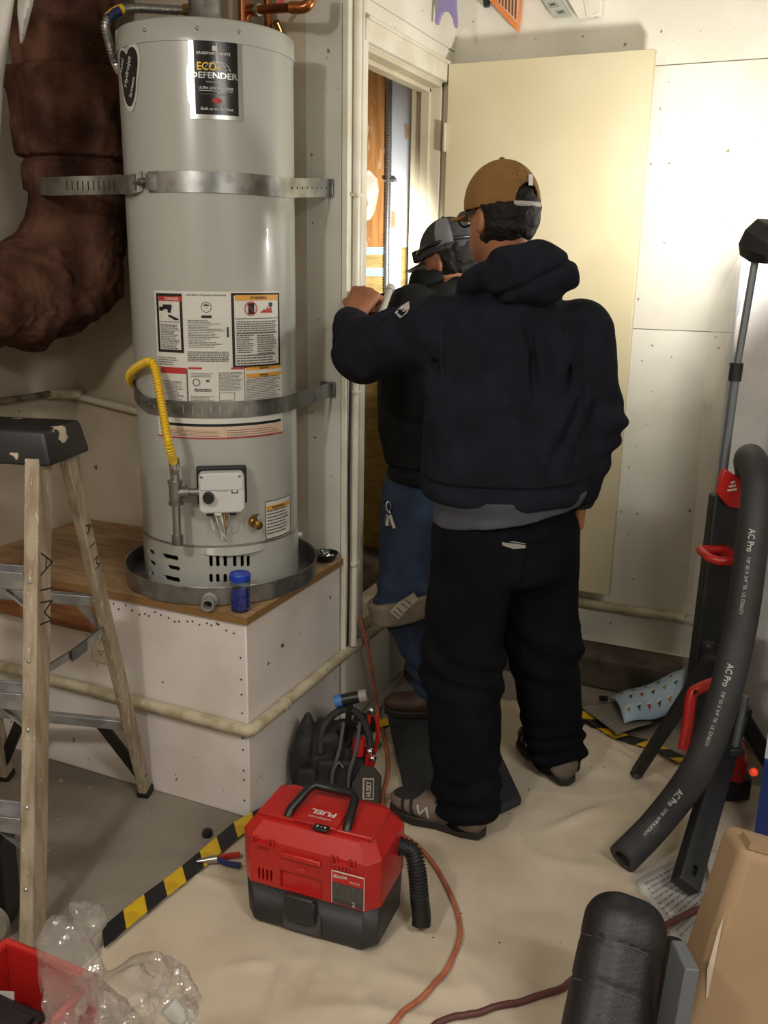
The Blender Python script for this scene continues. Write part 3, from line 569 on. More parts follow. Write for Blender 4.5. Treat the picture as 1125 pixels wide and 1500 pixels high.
for (xa, xb, col_) in ((-.02, .0, '#c9c4b8'), (-.005, .012, '#d8d3c6'), (.006, .006, '#a26a44'), (.02, .014, '#8f8a80'), (-.014, .02, '#a9a49a')):
    p0 = CF[0]+CF[1]*xa+CF[2]*-.06+CF[3]*.045; p3 = CF[0]+CF[1]*xb+CF[2]*-.148+CF[3]*.022
    obj('wire', MB().tube(spline([p0, p0*.65+p3*.35+CF[3]*.012, p0*.3+p3*.7+CF[1]*random.uniform(-.012, .012), p3], 6), .0021, 6), M('wire_'+col_[1:], col_, .5), gv, smooth=60)
p0 = CF[0]+CF[1]*-.03+CF[2]*-.06+CF[3]*.03; obj('wire', MB().tube(spline([p0, p0+CF[2]*-.03, p0+CF[2]*-.055+CF[1]*.006], 6), .0026, 6), m_white, gv, smooth=60)
# drain valve
dt, dz_ = hcyl(369, 764); DN = np.array([math.cos(dt), math.sin(dt), 0]); DF = (hp(dt, dz_), np.array([-math.sin(dt), math.cos(dt), 0]), np.array([0, 0, 1.]), DN)
dv = obj('drain_valve', MB().lathe([(.0001, .05), (.008, .05), (.0125, .048), (.0125, .034), (.009, .032), (.009, .018), (.014, .016), (.014, .006), (.01, 0)], 18, DF), m_brass, wh, smooth=35)
obj('valve_plate', MB().lathe([(.0001, .002), (.026, .002), (.026, 0)], 28, DF), m_tank2, dv, smooth=30)
obj('valve_stem', MB().tube([DF[0]+DN*.026, DF[0]+DN*.026+np.array([0, 0, .024])], .004, 8).box((0, .025, .026), (.02, .005, .004), DF), m_brass, dv)
rt, rz_ = hcyl(437, 783); obj('side_plug', MB().lathe([(.0001, .014), (.008, .013), (.009, 0)], 14, (hp(rt, rz_), np.array([-math.sin(rt), math.cos(rt), 0]), np.array([0, 0, 1.]), np.array([math.cos(rt), math.sin(rt), 0]))), m_vplast, wh, smooth=40)
# gas supply: tee, drip leg, nipple  (iron fittings) and the yellow flexible connector
m_iron = M('zinc_fittings', '#8d8e8c', .4, .85, c2='#777876', sc=25)
tp = CF[0]+CF[1]*-.125+CF[3]*.045
gs = thing('gas_tee', 'grey metal gas tee with drip leg beside the heater valve', 'pipe fitting', tp-np.array([0, 0, .16]))
obj('tee', MB().tube([tp+np.array([0, 0, .03]), tp-np.array([0, 0, .03])], .0175, 14).tube([tp+np.array([0, 0, .034]), tp+np.array([0, 0, .026])], .0205, 14).tube([tp-np.array([0, 0, .034]), tp-np.array([0, 0, .026])], .0205, 14).tube([tp, tp+CF[1]*.03], .016, 14).tube([tp+CF[1]*.026, tp+CF[1]*.034], .019, 14), m_iron, gs, smooth=35)
obj('nipple', MB().tube([tp+CF[1]*.03, tp+CF[1]*.068], .0105, 12), m_iron, gs, smooth=35)
obj('drip_leg', MB().tube([tp-np.array([0, 0, .03]), tp-np.array([0, 0, .125])], .0115, 12), m_steel, gs, smooth=35)
obj('end_cap', MB().tube([tp-np.array([0, 0, .122]), tp-np.array([0, 0, .15])], [.016, .0165], 12), m_iron, gs, smooth=35)
obj('flare_nut', MB().tube([tp+np.array([0, 0, .03]), tp+np.array([0, 0, .052])], .012, 12).lathe([(.0001, .085), (.011, .084), (.0145, .078), (.0145, .056), (.0105, .05)], 6, (tp, WF[1], WF[2], WF[3])), m_steel, gs, smooth=30)
m_yel = M('yellow_coating', '#d9b21c', .4)
def offp(x, y, off): t, z_ = hcyl(x, y); return hp(t, z_, off)
yl = offp(199, 560, 0); ptop = tp+np.array([0, 0, .082])
# loop: leaves the wall behind the tank, comes round the left side, over and down to the tee
side_p = DP(190, 550, 2.62)
path = spline([ptop, DP(247, 650, 2.44), DP(238, 600, 2.45), DP(231, 560, 2.46), DP(226, 538, 2.47), DP(219, 530, 2.48), DP(205, 535, 2.53), DP(191, 547, 2.62), DP(192, 559, 2.70), DP(203, 566, 2.80)], 7)
ycon = thing('gas_connector', 'yellow corrugated flexible gas connector looping down the water heater', 'gas hose', ptop)
obj('hose', ribbed(MB(), path, .0105, .0085, .003, 14), m_yel, ycon, smooth=35)
obj('hose_nut', MB().tube([ptop+np.array([0, 0, -.012]), ptop+np.array([0, 0, .014])], .0145, 6), m_steel, ycon, smooth=25)
# straps
def strap(name, label, zA_, pts_right, pts_left, zfun):
    pass
m_strap = M('strap_steel', '#9c9d9b', .33, .9, c2='#80817f', sc=18); m_strapd = M('dark_strap_steel', '#6f716f', .42, .85, c2='#5c5e5c', sc=18)
def band(mb, P, hgt, th=.0022, tilt=None):
    P = [np.asarray(p, float) for p in P]; m = len(P); V = []
    for i in range(m):
        T = unit((P[min(i+1, m-1)]-P[max(i-1, 0)])*np.array([1, 1, 0])); N_ = np.array([T[1], -T[0], 0])
        for a, b in ((-1, -1), (1, -1), (1, 1), (-1, 1)): V.append(P[i]+N_*a*th/2+np.array([0, 0, b*hgt/2]))
    return mb.add(V, [(i*4+k, i*4+(k+1) % 4, i*4+4+(k+1) % 4, i*4+4+k) for i in range(m-1) for k in range(4)]+[(3, 2, 1, 0), tuple(range((m-1)*4, m*4))])
def aim(th_): return np.array([HC[0], HC[1]])
# upper strap
zs = hcyl(310, 267)[1]; zr = float(GY(487, 275, BWY-.01)[2]); ang_r = math.radians(-2); ang_l = math.radians(-118)
endR = np.array([DX-.035, BWY-.006, zr]); rt_pts = [endR+np.array([-.05, -.003, 0]), endR]
us = thing('seismic_strap', 'shiny perforated steel strap around the upper part of the water heater', 'strap', hp(math.radians(-55), zs, .002))
arcpts = [hp(a, zs, .003) for a in np.linspace(math.radians(-120), math.radians(3), 40)]
right = [arcpts[-1]*(1-t)+endR*t for t in np.linspace(.1, 1, 6)]
cl_t = hcyl(212, 268)[0]
i0 = min(range(40), key=lambda i: abs(np.linspace(math.radians(-120), math.radians(3), 40)[i]-cl_t))
ubd = obj('band', band(MB(), arcpts[i0+1:]+right, .052), m_strap, us, smooth=40)
leftp = [hp(cl_t-.02, zs+.004, .003)] + [DP(x, y, k) for x, y, k in ((190, 270, 2.435), (172, 270, 2.50), (150, 271, 2.565), (110, 272, 2.585), (75, 273, 2.64), (62, 273, 2.715), (56, 273, 2.78))]
sbd = obj('slotted_band', band(MB(), spline(leftp, 5), .05), m_strap, us, smooth=40)
mb = MB()
for i in range(10): 
    q = DP(98+i*7.6, 272-.02*i, float(np.interp(98+i*7.6, [75, 110, 150, 172, 190], [2.64, 2.585, 2.562, 2.50, 2.435]))-.0045); mb.box((0, 0, 0), (.0034, .03, .026), frame(q, unit(np.array([RR[0], RR[1], 0])), np.array([0, 0, 1.])[[0, 1, 2]] if False else np.cross(np.array([0, 0, 1.]), unit(np.array([RR[0], RR[1], 0])))))
cut(sbd, mb)
cb_ = hp(cl_t, zs, .014); RX = unit(np.array([RR[0], RR[1], 0])); TX_ = np.array([-math.sin(cl_t), math.cos(cl_t), 0]); CFm = frame(cb_, TX_, np.cross(np.array([0, 0, 1.]), TX_))
obj('clamp', MB().tube([cb_-TX_*.026, cb_+TX_*.03], .006, 10).tube([cb_-TX_*.005, cb_+TX_*.012], .011, 6).box((-.026, .006, 0), (.014, .018, .04), CFm).box((.03, .006, 0), (.014, .018, .04), CFm), m_galv, us, smooth=30)
mb = MB()
for i in range(8): q = arcpts[-1]*(1-(i+1)/9)+endR*(i+1)/9; nn_ = unit(np.cross(endR-arcpts[-1], np.array([0, 0, 1.]))); mb.tube([q-nn_*.01, q+nn_*.01], .0042, 10)
cut(ubd, mb)
obj('wall_bracket', MB().box((endR[0]-.012, BWY-.008, endR[2]), (.045, .012, .05)).sphere((endR[0]-.012, BWY-.014, endR[2]), .011, 10, 6), m_strapd, us, bevel=.002)
# lower strap
z2 = hcyl(310, 600)[1]; z2l = hcyl(205, 575)[1]; zr2 = float(GY(489, 571, BWY-.01)[2]); endR2 = np.array([DX-.03, BWY-.006, zr2])
ls = thing('seismic_strap', 'slotted steel strap crossing the stickers low on the water heater', 'strap', hp(math.radians(-55), z2, .002))
ths = np.linspace(math.radians(-158), math.radians(2.5), 46); arc2 = [hp(a, z2+(.03 if a < math.radians(-110) else 0)*min(1, (math.radians(-110)-a)/.5 if a < math.radians(-110) else 0), .0045) for a in ths]
endL = np.array([HC[0]-.30, BWY-.01, z2+.05])
lbd = obj('band', band(MB(), [arc2[0]*(1-t)+endL*t for t in np.linspace(1, .1, 5)]+arc2+[arc2[-1]*(1-t)+endR2*t for t in np.linspace(.1, 1, 6)], .046), m_strap, ls, smooth=40)
mb = MB()
for i in range(13): t, _ = hcyl(243+i*13.2, 598); mb.hexa([hp(t+a, z2-.012, b) for a, b in ((-.0075, .0), (.0075, .0), (.0075, .012), (-.0075, .012))], [hp(t+a, z2+.012, b) for a, b in ((-.0075, .0), (.0075, .0), (.0075, .012), (-.0075, .012))])
cut(lbd, mb)
t_c = hcyl(222, 590)[0]; cc = hp(t_c, z2+.004, .012); TT = np.array([-math.sin(t_c), math.cos(t_c), 0])
obj('clamp', MB().tube([cc-TT*.03, cc+TT*.03], .006, 10).tube([cc-TT*.012, cc+TT*.012], .011, 6), m_galv, ls, smooth=30)
obj('wall_bracket', MB().box((endR2[0]-.012, BWY-.008, endR2[2]), (.05, .012, .048)).sphere((endR2[0]-.01, BWY-.014, endR2[2]), .011, 10, 6), m_strapd, ls, bevel=.002)
# drain pan and its plastic stub
pn = thing('drain_pan', 'round shallow grey metal drain pan under the water heater', 'pan', (HC[0], HC[1], PT))
PRD = .296
obj('pan_body', MB().lathe([(.0001, PT+.001), (PRD-.006, PT+.001), (PRD-.001, PT+.006), (PRD, PT+.056), (PRD+.003, PT+.058), (PRD+.002, PT+.061), (PRD-.003, PT+.058), (PRD-.004, PT+.008), (.0001, PT+.006)], 72, HF), m_galv, pn, smooth=40)
sp = GZ(308, 878, PT+.022); sd = unit(np.array([sp[0]-HC[0], sp[1]-HC[1], 0])); sb = np.array([HC[0], HC[1], PT+.024])+sd*(PRD-.002)
obj('drain_stub', MB().lathe([(.022, 0), (.022, .012), (.0175, .014), (.0175, .052), (.014, .052), (.014, .0)], 20, frame(sb, np.cross(np.array([0, 0, 1.]), sd), np.array([0, 0, 1.])) if False else (sb, np.cross(np.array([0, 0, 1.]), sd), np.array([0, 0, 1.]), sd)), M('grey_pvc', '#8d8b88', .45), pn, smooth=40)
# connections on top
topc = lambda x, y, k: DP(x, y, k)
wc = thing('water_connector', 'braided steel flexible water hose with yellow and blue tag above the heater', 'hose', hp(math.radians(-100), HZ1, -.1))
wp = spline([DP(296, 17, 2.606), DP(285, 16, 2.60), DP(240, 14, 2.58), DP(200, 12, 2.56), DP(172, 16, 2.54), DP(155, 34, 2.53), DP(159, 60, 2.55), DP(168, 88, 2.58), DP(180, 108, 2.66), DP(198, 120, 2.77)], 6)
obj('hose', ribbed(MB(), wp, .0125, .007, .003, 12), m_steel, wc, smooth=35)
obj('tag', MB().tube([wp[22], wp[24], wp[26], wp[28]], .0142, 14), m_yel, wc, smooth=40); obj('blue_tag', MB().tube([p-np.array([0, 0, .003])+np.array([.002, -.004, 0]) for p in (wp[23], wp[25], wp[28])], .0132, 14), M('navy_tag', '#1d2a52', .4), wc, smooth=40)
b0 = DP(291, 14, 2.60); obj('brass_fitting', MB().tube([DP(268, 14, 2.59), DP(300, 14, 2.6)], .0155, 8), m_brass, wc, smooth=30)
def stub(name, label, x, y, k, r, z_add, mat, cat='pipe'):
    p = DP(x, y, k); o_ = MB().tube([(p[0], p[1], HZ1), (p[0], p[1], HZ1+z_add)], r, 18); return p
p = DP(291, 20, 2.62); 
cold = thing('cold_water_valve', 'brass valve body on the cold inlet of the heater', 'valve', (p[0], p[1], HZ1))
obj('valve_body', MB().tube([(p[0], p[1], HZ1-.01), (p[0], p[1], HZ1+.035), (p[0], p[1], HZ1+.3)], [.017, .02, .017], 12), m_brass, cold, smooth=40); obj('collar', MB().tube([(p[0], p[1], HZ1+.01), (p[0], p[1], HZ1+.05)], .026, 8), m_brass, cold, smooth=25)
p = DP(322, 20, 2.70); fl_ = thing('flue_pipe', 'grey metal flue collar rising from the heater top', 'flue', (p[0], p[1], HZ1))
obj('draft_hood', MB().lathe([(.09, HZ1+.0), (.085, HZ1+.012), (.05, HZ1+.05), (.045, HZ1+.06), (.045, HZ1+.5)], 28, (np.array([HC[0], HC[1], 0.]),)+WF[1:]), m_galv, fl_, smooth=40)
def copper(name, label, pts, r=.0115, fits=()):
    t = thing(name, label, 'pipe', pts[0]); obj('pipe_run', MB().tube(spline(pts, 6), r, 14), m_copper, t, smooth=40)
    for (a, b) in fits: obj('elbow_fitting', MB().tube([np.asarray(a), np.asarray(b)], r+.0028, 14), m_copper, t, smooth=40)
    return t
a = DP(356, 45, 2.62); b_ = np.array([a[0], a[1], HZ1+.4])
cp = thing('copper_tee', 'copper tee and horizontal pipe over the right of the heater top', 'pipe', (a[0], a[1], HZ1))
obj('riser', MB().tube([(a[0], a[1], HZ1-.005), b_], .0125, 14), m_copper, cp, smooth=40)
tz = DP(358, 16, 2.62); e1 = DP(440, 10, 2.50); e2 = e1+np.array([0, 0, .2])
obj('branch', MB().tube([tz, e1], .0125, 14), m_copper, cp, smooth=40); obj('elbow', MB().tube(spline([DP(425, 11, 2.51), e1+RX*.012, e1+RX*.028+np.array([0, 0, .02]), e1+RX*.03+np.array([0, 0, .06])], 5), .0158, 14), m_copper, cp, smooth=40)
obj('tee_fitting', MB().tube([tz-np.array([0, 0, .035]), tz+np.array([0, 0, .04])], .0165, 14).tube([tz, tz+(e1-tz)*.25], .0155, 14), m_copper, cp, smooth=40)
obj('solder_ring', MB().tube([tz+(e1-tz)*.23, tz+(e1-tz)*.28], .0165, 14), m_steel, cp, smooth=40)
hot = DP(393, 40, 2.70); h2 = thing('hot_water_pipe', 'copper hot water riser at the back of the heater top', 'pipe', (hot[0], hot[1], HZ1)); obj('riser', MB().tube([(hot[0], hot[1], HZ1-.005), (hot[0], hot[1], HZ1+.4)], .0115, 14), m_copper, h2, smooth=40); obj('fitting', MB().tube([(hot[0], hot[1], HZ1+.01), (hot[0], hot[1], HZ1+.05)], .0155, 14), m_copper, h2, smooth=40)
obj('red_handle', MB().beam(DP(400, 12, 2.6), DP(416, 0, 2.6), .012, .006, (0, 0, 1)), m_red, h2, bevel=.002)
pv = DP(418, 40, 2.75); tp_ = thing('relief_valve', 'brass relief valve tucked at the right of the heater top', 'valve', (pv[0], pv[1], HZ1-.02)); obj('valve_body', MB().tube(spline([DP(404, 32, 2.68), DP(409, 44, 2.7), DP(412, 58, 2.72)], 4), [.011]*9, 12), m_brass, tp_, smooth=40)
# jar and dish on the platform
jp = GZ(349, 886, PT); jar = thing('screw_jar', 'clear jar full of blue wire connectors with a blue screw lid', 'jar', (jp[0], jp[1], PT))
jd = unit(np.array([jp[0]-HC[0], jp[1]-HC[1]])); jq = HC+jd*.331; jar.location = (jq[0], jq[1], PT); ORIG[jar.name] = np.array([jq[0], jq[1], PT])
JF = (np.array([jq[0], jq[1], PT]),)+WF[1:]
m_clear = M('clear_plastic', '#dfe6ea', .08, trans=1., spec=.4); m_blue = M('blue_lid_plastic', '#1c3fb0', .35); m_bluew = M('blue_wire_nuts', '#2340c4', .45)
obj('shell', MB().lathe([(.0001, .001), (.026, .001), (.028, .004), (.028, .088), (.025, .094), (.024, .094), (.0268, .087), (.0268, .005), (.0001, .003)], 28, JF), m_clear, jar, smooth=40)
obj('lid', MB().lathe([(.029, .090), (.030, .092), (.030, .108), (.028, .111), (.0001, .112), (.0001, .0945), (.029, .0945)], 36, JF), m_blue, jar, smooth=30)
mb = MB()
for i in range(420):
    a = random.uniform(0, 6.28); r_ = .0225*math.sqrt(random.random()); q = JF[0]+np.array([r_*math.cos(a), r_*math.sin(a), .008+random.random()*.05]); d_ = unit(rng.randn(3)); mb.tube([q-d_*.005, q+d_*.005], [.0035, .002], 6)
obj('wire_connectors', mb, m_bluew, jar)['kind'] = 'stuff'
bp_ = GZ(483, 821, PT); bw = thing('screw_dish', 'small black dish of loose screws at the back edge of the platform', 'dish', (bp_[0], bp_[1], PT))
BF = (np.array([bp_[0]-.012, bp_[1]-.01, PT]),)+WF[1:]
obj('dish', MB().lathe([(.0001, .0), (.026, .0), (.032, .004), (.043, .026), (.045, .028), (.043, .029), (.031, .008), (.0001, .006)], 30, BF), M('dark_dish', '#23221f', .3, .4), bw, smooth=40)
for i in range(14):
    a = random.uniform(0, 6.28); r_ = random.uniform(0, .02); q = BF[0]+np.array([r_*math.cos(a), r_*math.sin(a), .016+random.random()*.012]); d_ = unit(rng.randn(3)*np.array([1, 1, .3])); obj('screw', MB().tube([q-d_*.014, q+d_*.012, q+d_*.0121, q+d_*.014], [.0012, .0016, .0035, .0035], 6), m_steel, bw)
# ------------------------------------------------------------------ brown insulated duct
m_ins = M('brown_insulation', '#6a4a3c', 1., c2='#3c2720', sc=7, lo=.3, hi=.66, c3='#664a3b', sc3=90, t3=.68, bump=1., bsc=90, spec=.05)
axx, axy = -2.135, 2.40
dpath = [(axx-.02, axy+.02, 2.72), (axx, axy, 2.2), (axx, axy, 1.72), (axx-.02, axy-.06, 1.56), (axx-.06, axy-.19, 1.49), (axx-.10, axy-.40, 1.475), (axx-.10, axy-.9, 1.475)]
drs = [.178, .166, .158, .165, .16, .15, .15]
def duct_sdf(P):
    d = chain(P, dpath, drs, .05)
    # blanket ends: steps and seams
    z_ = P[..., 2]; ang = np.arctan2(P[..., 1]-axy, P[..., 0]-axx)
    v_ = z_ > 1.62
    step = np.where(z_ > 2.155, .022, 0) + np.where((z_ > 1.90) & (z_ <= 2.155), -.016, 0)
    d = d + np.where(v_, step, 0)
    for zz in (1.90, 2.155): d = d + np.where(v_, .016*np.exp(-((z_-zz+.008)/.008)**2), 0)
    d = d + np.where(v_, .014*np.exp(-((ang+1.95+.08*np.sin(z_*9))/.035)**2)*np.where(z_ > 1.9, 1, .4), 0) - np.where(v_ & (z_ > 1.8), .016*np.exp(-((ang+2.2)/.13)**2), 0)
    d = d + np.where(v_ & (z_ > 1.90) & (z_ < 2.155), .006*np.exp(-((ang+1.1)/.02)**2), 0)
    el = ~v_; w_ = P[..., 1]+1.0*P[..., 2]
    d = d + np.where(el, .014*np.sin(w_*30+3*vn(P*6))**3*.7, 0)
    return d + .026*fbm(P*8, 3) + .016*np.abs(vn(P*np.array([17, 17, 7], np.float32))) + .010*np.abs(vn(P*38)) + .005*vn(P*75)
tag(obj('insulated_duct', sdf_mesh(duct_sdf, (LWX-.02, 1.55, 1.25), (-1.9, 2.66, 2.70), .0075), m_ins, smooth=60), 'thick brown fibre insulated duct bending beside the water heater', 'duct')
# torn white sheet hanging from above at the left
m_sheet = M('white_cloth', '#cfcbc6', .8, c2='#bcb7b0', sc=10)
def torn(pts_l, pts_r, k0, th=.004):
    n = 14; mb = MB()
    def fn(u, v):
        yl_ = v; a = np.array([np.interp(v, [p[2] for p in pts_l], [p[0] for p in pts_l]), np.interp(v, [p[2] for p in pts_l], [p[1] for p in pts_l])]); b = np.array([np.interp(v, [p[2] for p in pts_r], [p[0] for p in pts_r]), np.interp(v, [p[2] for p in pts_r], [p[1] for p in pts_r])])
        q = a*(1-u)+b*u; return DP(q[0], q[1], k0+.02*math.sin(u*5+v*3)+.01*math.sin(v*9))
    return mb.grid(fn, 8, n)
hs = thing('torn_sheet', 'torn white sheet hanging in strips in front of the duct', 'sheet', DP(10, 250, 2.2))
obj('wide_strip', torn([(-40, -60, 0), (-40, 110, .5), (-30, 290, 1)], [(30, -60, 0), (14, 45, .45), (5, 110, .7), (-4, 250, 1)], 2.2), m_sheet, hs, smooth=60, solid=.003)
obj('narrow_strip', torn([(24, -60, 0), (26, 20, .5), (30, 64, 1)], [(60, -60, 0), (47, 8, .5), (33, 62, 1)], 2.2), m_sheet, hs, smooth=60, solid=.003)
# ================================================================== step ladder
def on_plane(x, y, A, B):
    A = np.asarray(A, float); B = np.asarray(B, float); n = np.array([-(B-A)[1], (B-A)[0], 0]); d = ray(x, y); return CAM + d*((n@(A-CAM))/(n@d))
m_rail = M('weathered_ladder_rail', '#a89a86', .75, c2='#8a7a62', sc=6, stretch=(6, 6, 1), lo=.4, hi=.65, c3='#c4b7a2', sc3=22, t3=.66, bump=.35, bsc=50)
m_alu = M('dull_aluminium', '#b7b7b9', .38, .75, c2='#9b9b9d', sc=14); m_cap = M('paint_splashed_black_plastic', '#1d1e20', .45, c3='#b9ab96', sc3=16, t3=.63); m_brace = M('dark_steel_brace', '#2d2c2b', .5, .5)
LA = GZ(48, 1380); LB = GZ(214, 1163); LD = unit(LB-LA); LW = np.array([-LD[1], LD[0], 0]); 
ld = thing('step_ladder', 'worn wooden step ladder with black paint splashed top cap', 'ladder', (LA+LB)/2+LW*.22)
off = .02; FT = on_plane(57, 672, LA+LW*off, LB+LW*off); RT = on_plane(97, 664, LA+LW*off, LB+LW*off)
WB, WT = .47, .34                    # width at the floor and at the top
def railpt(bot, top, t, s): return bot + (top-bot)*t + LW*s*(WB+(WT-WB)*t)
for s_ in (0, 1):
    a, b = railpt(LA, FT, 0, s_), railpt(LA, FT, 1, s_); r_ = obj('front_rail', MB().beam(a, b, .036, .064, LW), m_rail, ld, bevel=.003)
    if s_ == 0:
        mb = MB()
        for t in (.13, .30, .46, .60, .76): q = a+(b-a)*t-LD*.032; mb.sphere(q, .006, 10, 6)
        obj('rivets', mb, m_alu, r_)['kind'] = 'stuff'
    a, b = railpt(LB, RT, 0, s_), railpt(LB, RT, 1, s_); obj('rear_rail', MB().beam(a, b, .026, .042, LW), m_rail, ld, bevel=.003)
    obj('foot', MB().beam(a+np.array([0, 0, .0]), a+(b-a)*.02, .034, .046, LW), m_brace, ld)
for t in (.245, .50, .745):
    p, q = railpt(LA, FT, t, 0), railpt(LA, FT, t, 1); sf = frame((p+q)/2+LD*.01, LW, LD); L_ = np.linalg.norm(q-p)
    st_ = MB().box((0, .0, 0), (L_-.03, .085, .006), sf).box((0, -.04, -.018), (L_-.03, .006, .042), sf).box((0, .04, -.012), (L_-.03, .006, .03), sf)
    for k in range(5): st_.box((0, -.032+k*.016, .004), (L_-.035, .005, .004), sf)
    s0 = obj('step', st_, m_alu, ld, bevel=.001)
    for e_ in (.22, .78): u = p+(q-p)*e_; v = railpt(LA, FT, t-.07, 0 if e_ < .5 else 1); obj('step_brace', MB().beam(u-np.array([0, 0, .02]), v+LD*.01, .012, .006, LD), m_alu, s0)
for t in (.24, .62):
    p, q = railpt(LB, RT, t, 0), railpt(LB, RT, t, 1); b_ = obj('rear_brace', MB().beam(p, q, .022, .03, LD), m_alu, ld, bevel=.002)
    if t < .3:
        for s_ in (0, 1):
            u = p+(q-p)*(.22 if s_ == 0 else .78); v = railpt(LB, RT, .06, s_); obj('diagonal_brace', MB().beam(u, v, .012, .032, LD), m_brace, b_)
    else:
        for s_ in (0, 1):
            u = p+(q-p)*(.2 if s_ == 0 else .8); v = railpt(LB, RT, t-.1, s_); obj('diagonal_brace', MB().beam(u, v, .010, .016, LD), m_alu, b_)
for s_ in (0, 1):
    a = railpt(LA, FT, .555, s_)+LD*.03; b = railpt(LB, RT, .545, s_); mid = (a+b)/2+np.array([0, 0, -.006]); sp_ = obj('spreader', MB().beam(a, mid, .006, .02, LW).beam(mid, b, .006, .022, LW), m_galv, ld)
    obj('hinge_plate', MB().beam(mid-(b-a)*.12+LW*(-.006), mid+(b-a)*.12+LW*(-.006), .004, .03, LW), m_strapd, sp_)
capc = (FT+RT)/2+LW*.185; CFr = frame((capc[0], capc[1], FT[2]), LW, LD)
cp_ = obj('top_cap', MB().hexa([CFr[0]+CFr[1]*a+CFr[2]*b+np.array([0, 0, -.012]) for a, b in ((-.23, -.095), (.23, -.095), (.23, .105), (-.23, .105))][::1], [CFr[0]+CFr[1]*a+CFr[2]*b+np.array([0, 0, .07]) for a, b in ((-.215, -.082), (.215, -.082), (.215, .09), (-.215, .09))]), m_cap, ld, bevel=.010, seg=3)
cut(cp_, MB().box((0, -.090, .018), (.2, .03, .008), CFr))
# marker letters on the rails: A I M, one letter below the other, turned sideways
def stroke(mb, o, x, y, segs, sc, w=.0035, th=.0012):
    for (a, b) in segs:
        A_ = o+x*a[0]*sc+y*a[1]*sc; B_ = o+x*b[0]*sc+y*b[1]*sc; mb.beam(A_, B_, w, th, np.cross(unit(B_-A_), np.cross(x, y)))
    return mb
GL = {'A': [((0, 0), (.5, 1)), ((.5, 1), (1, 0)), ((.25, .45), (.75, .45))], 'I': [((.5, 0), (.5, 1))], 'M': [((0, 0), (.05, 1)), ((.05, 1), (.5, .35)), ((.5, .35), (.95, 1)), ((.95, 1), (1, 0))]}
ra, rb = railpt(LA, FT, 0, 0), railpt(LA, FT, 1, 0); rdir = unit(rb-ra); nrm = -LW
for ch, t in zip('AIM', (.815, .762, .715)):
    o0_ = ra+(rb-ra)*t+nrm*.0188-LD*.018; mb = stroke(MB(), o0_, -rdir, unit(LD-rdir*(LD@rdir)), GL[ch], .052, .0034, .001); obj('marker_letter', mb, m_black, ld)
ra, rb = railpt(LB, RT, 0, 0), railpt(LB, RT, 1, 0); rdir = unit(rb-ra)
for ch, t in zip('AIM', (.83, .785, .738)):
    o0_ = ra+(rb-ra)*t+nrm*.0138-unit(LD-rdir*(LD@rdir))*.013; mb = stroke(MB(), o0_, -rdir, unit(LD-rdir*(LD@rdir)), GL[ch], .027, .0026, .001); obj('marker_letter', mb, m_black, ld)
# dark bag with a pale hoop behind the ladder's foot
q = GZ(-20, 1400); 
bg = thing('dark_case', 'black case with pale curved stripe standing between the ladder legs', 'case', q+np.array([-.05, .05, 0]))
CX = frame(q+np.array([-.10, .085, 0]), RX, np.cross(np.array([0, 0, 1.]), RX)); 
obj('shell', MB().box((0, 0, .12), (.16, .12, .24), CX), m_bplast, bg, bevel=.02, seg=4)
obj('pale_stripe', MB().tube([CX[0]+CX[1]*a+CX[2]*-.063+np.array([0, 0, b]) for a, b in ((.045, .06), (.058, .10), (.062, .14), (.055, .165), (.03, .178), (.0, .175))], .007, 8), M('bone_plastic', '#b9ae96', .5), bg, smooth=50)
obj('grey_disc', MB().lathe([(.0001, .012), (.055, .010), (.06, 0)], 28, frame(CX[0]+CX[1]*.035+CX[2]*-.062+np.array([0, 0, .045]), CX[1], np.array([0, 0, 1.]))), M('warm_grey_plastic', '#7b7469', .5), bg, smooth=40)

# ================================================================== drop cloth and tape on the floor
m_cloth = M('canvas_drop_cloth', '#c6b8a4', .9, c2='#b5a691', sc=3, lo=.4, hi=.65, c3='#5b4a3a', sc3=42, t3=.735, bump=.25, bsc=200)
ce = [(-1.36, 1.36), (-1.315, 1.95), (-1.20, 2.68), (-1.02, 3.06), (-.80, 3.13), (-.5, 3.04), (-.20, 2.93), (.25, 2.85), (.55, 2.5), (.55, 1.0), (.2, .95), (-.4, 1.0), (-.9, 1.05), (-1.20, 1.10)]
def inside(px_, py_, poly):
    c_ = np.zeros(px_.shape, bool); j = len(poly)-1
    for i in range(len(poly)):
        xi, yi = poly[i]; xj, yj = poly[j]; c_ ^= ((yi > py_) != (yj > py_)) & (px_ < (xj-xi)*(py_-yi)/(yj-yi+1e-12)+xi); j = i
    return c_
st_ = .013; gx = np.arange(-1.42, .6, st_); gy = np.arange(.93, 3.2, st_); XX, YY = np.meshgrid(gx, gy, indexing='ij')
wob = .02*vn(np.stack([XX*6, YY*6, XX*0], -1)); ins = inside(XX+wob, YY+wob, ce)
P3 = np.stack([XX, YY, 0*XX], -1)
def ridge(x, y, ang, fr, warp, seed):
    u = x*math.cos(ang)+y*math.sin(ang); u = u+warp*vn(np.stack([x*2.2+seed, y*2.2, 0*x+seed], -1)); n_ = vn(np.stack([u*fr, (y*math.cos(ang)-x*math.sin(ang))*1.6+seed, 0*x+seed*1.7], -1)); return np.maximum(0, 1-np.abs(n_)*9)
Z_ = .004+.010*np.maximum(0, fbm(P3*2.5, 3)+.1) + .014*ridge(XX, YY, .5, 7, .5, 1.3)*(vn(P3*1.7+3)+.5) + .013*ridge(XX, YY, 2.0, 6, .6, 4.1)*(vn(P3*1.9+9)+.5)
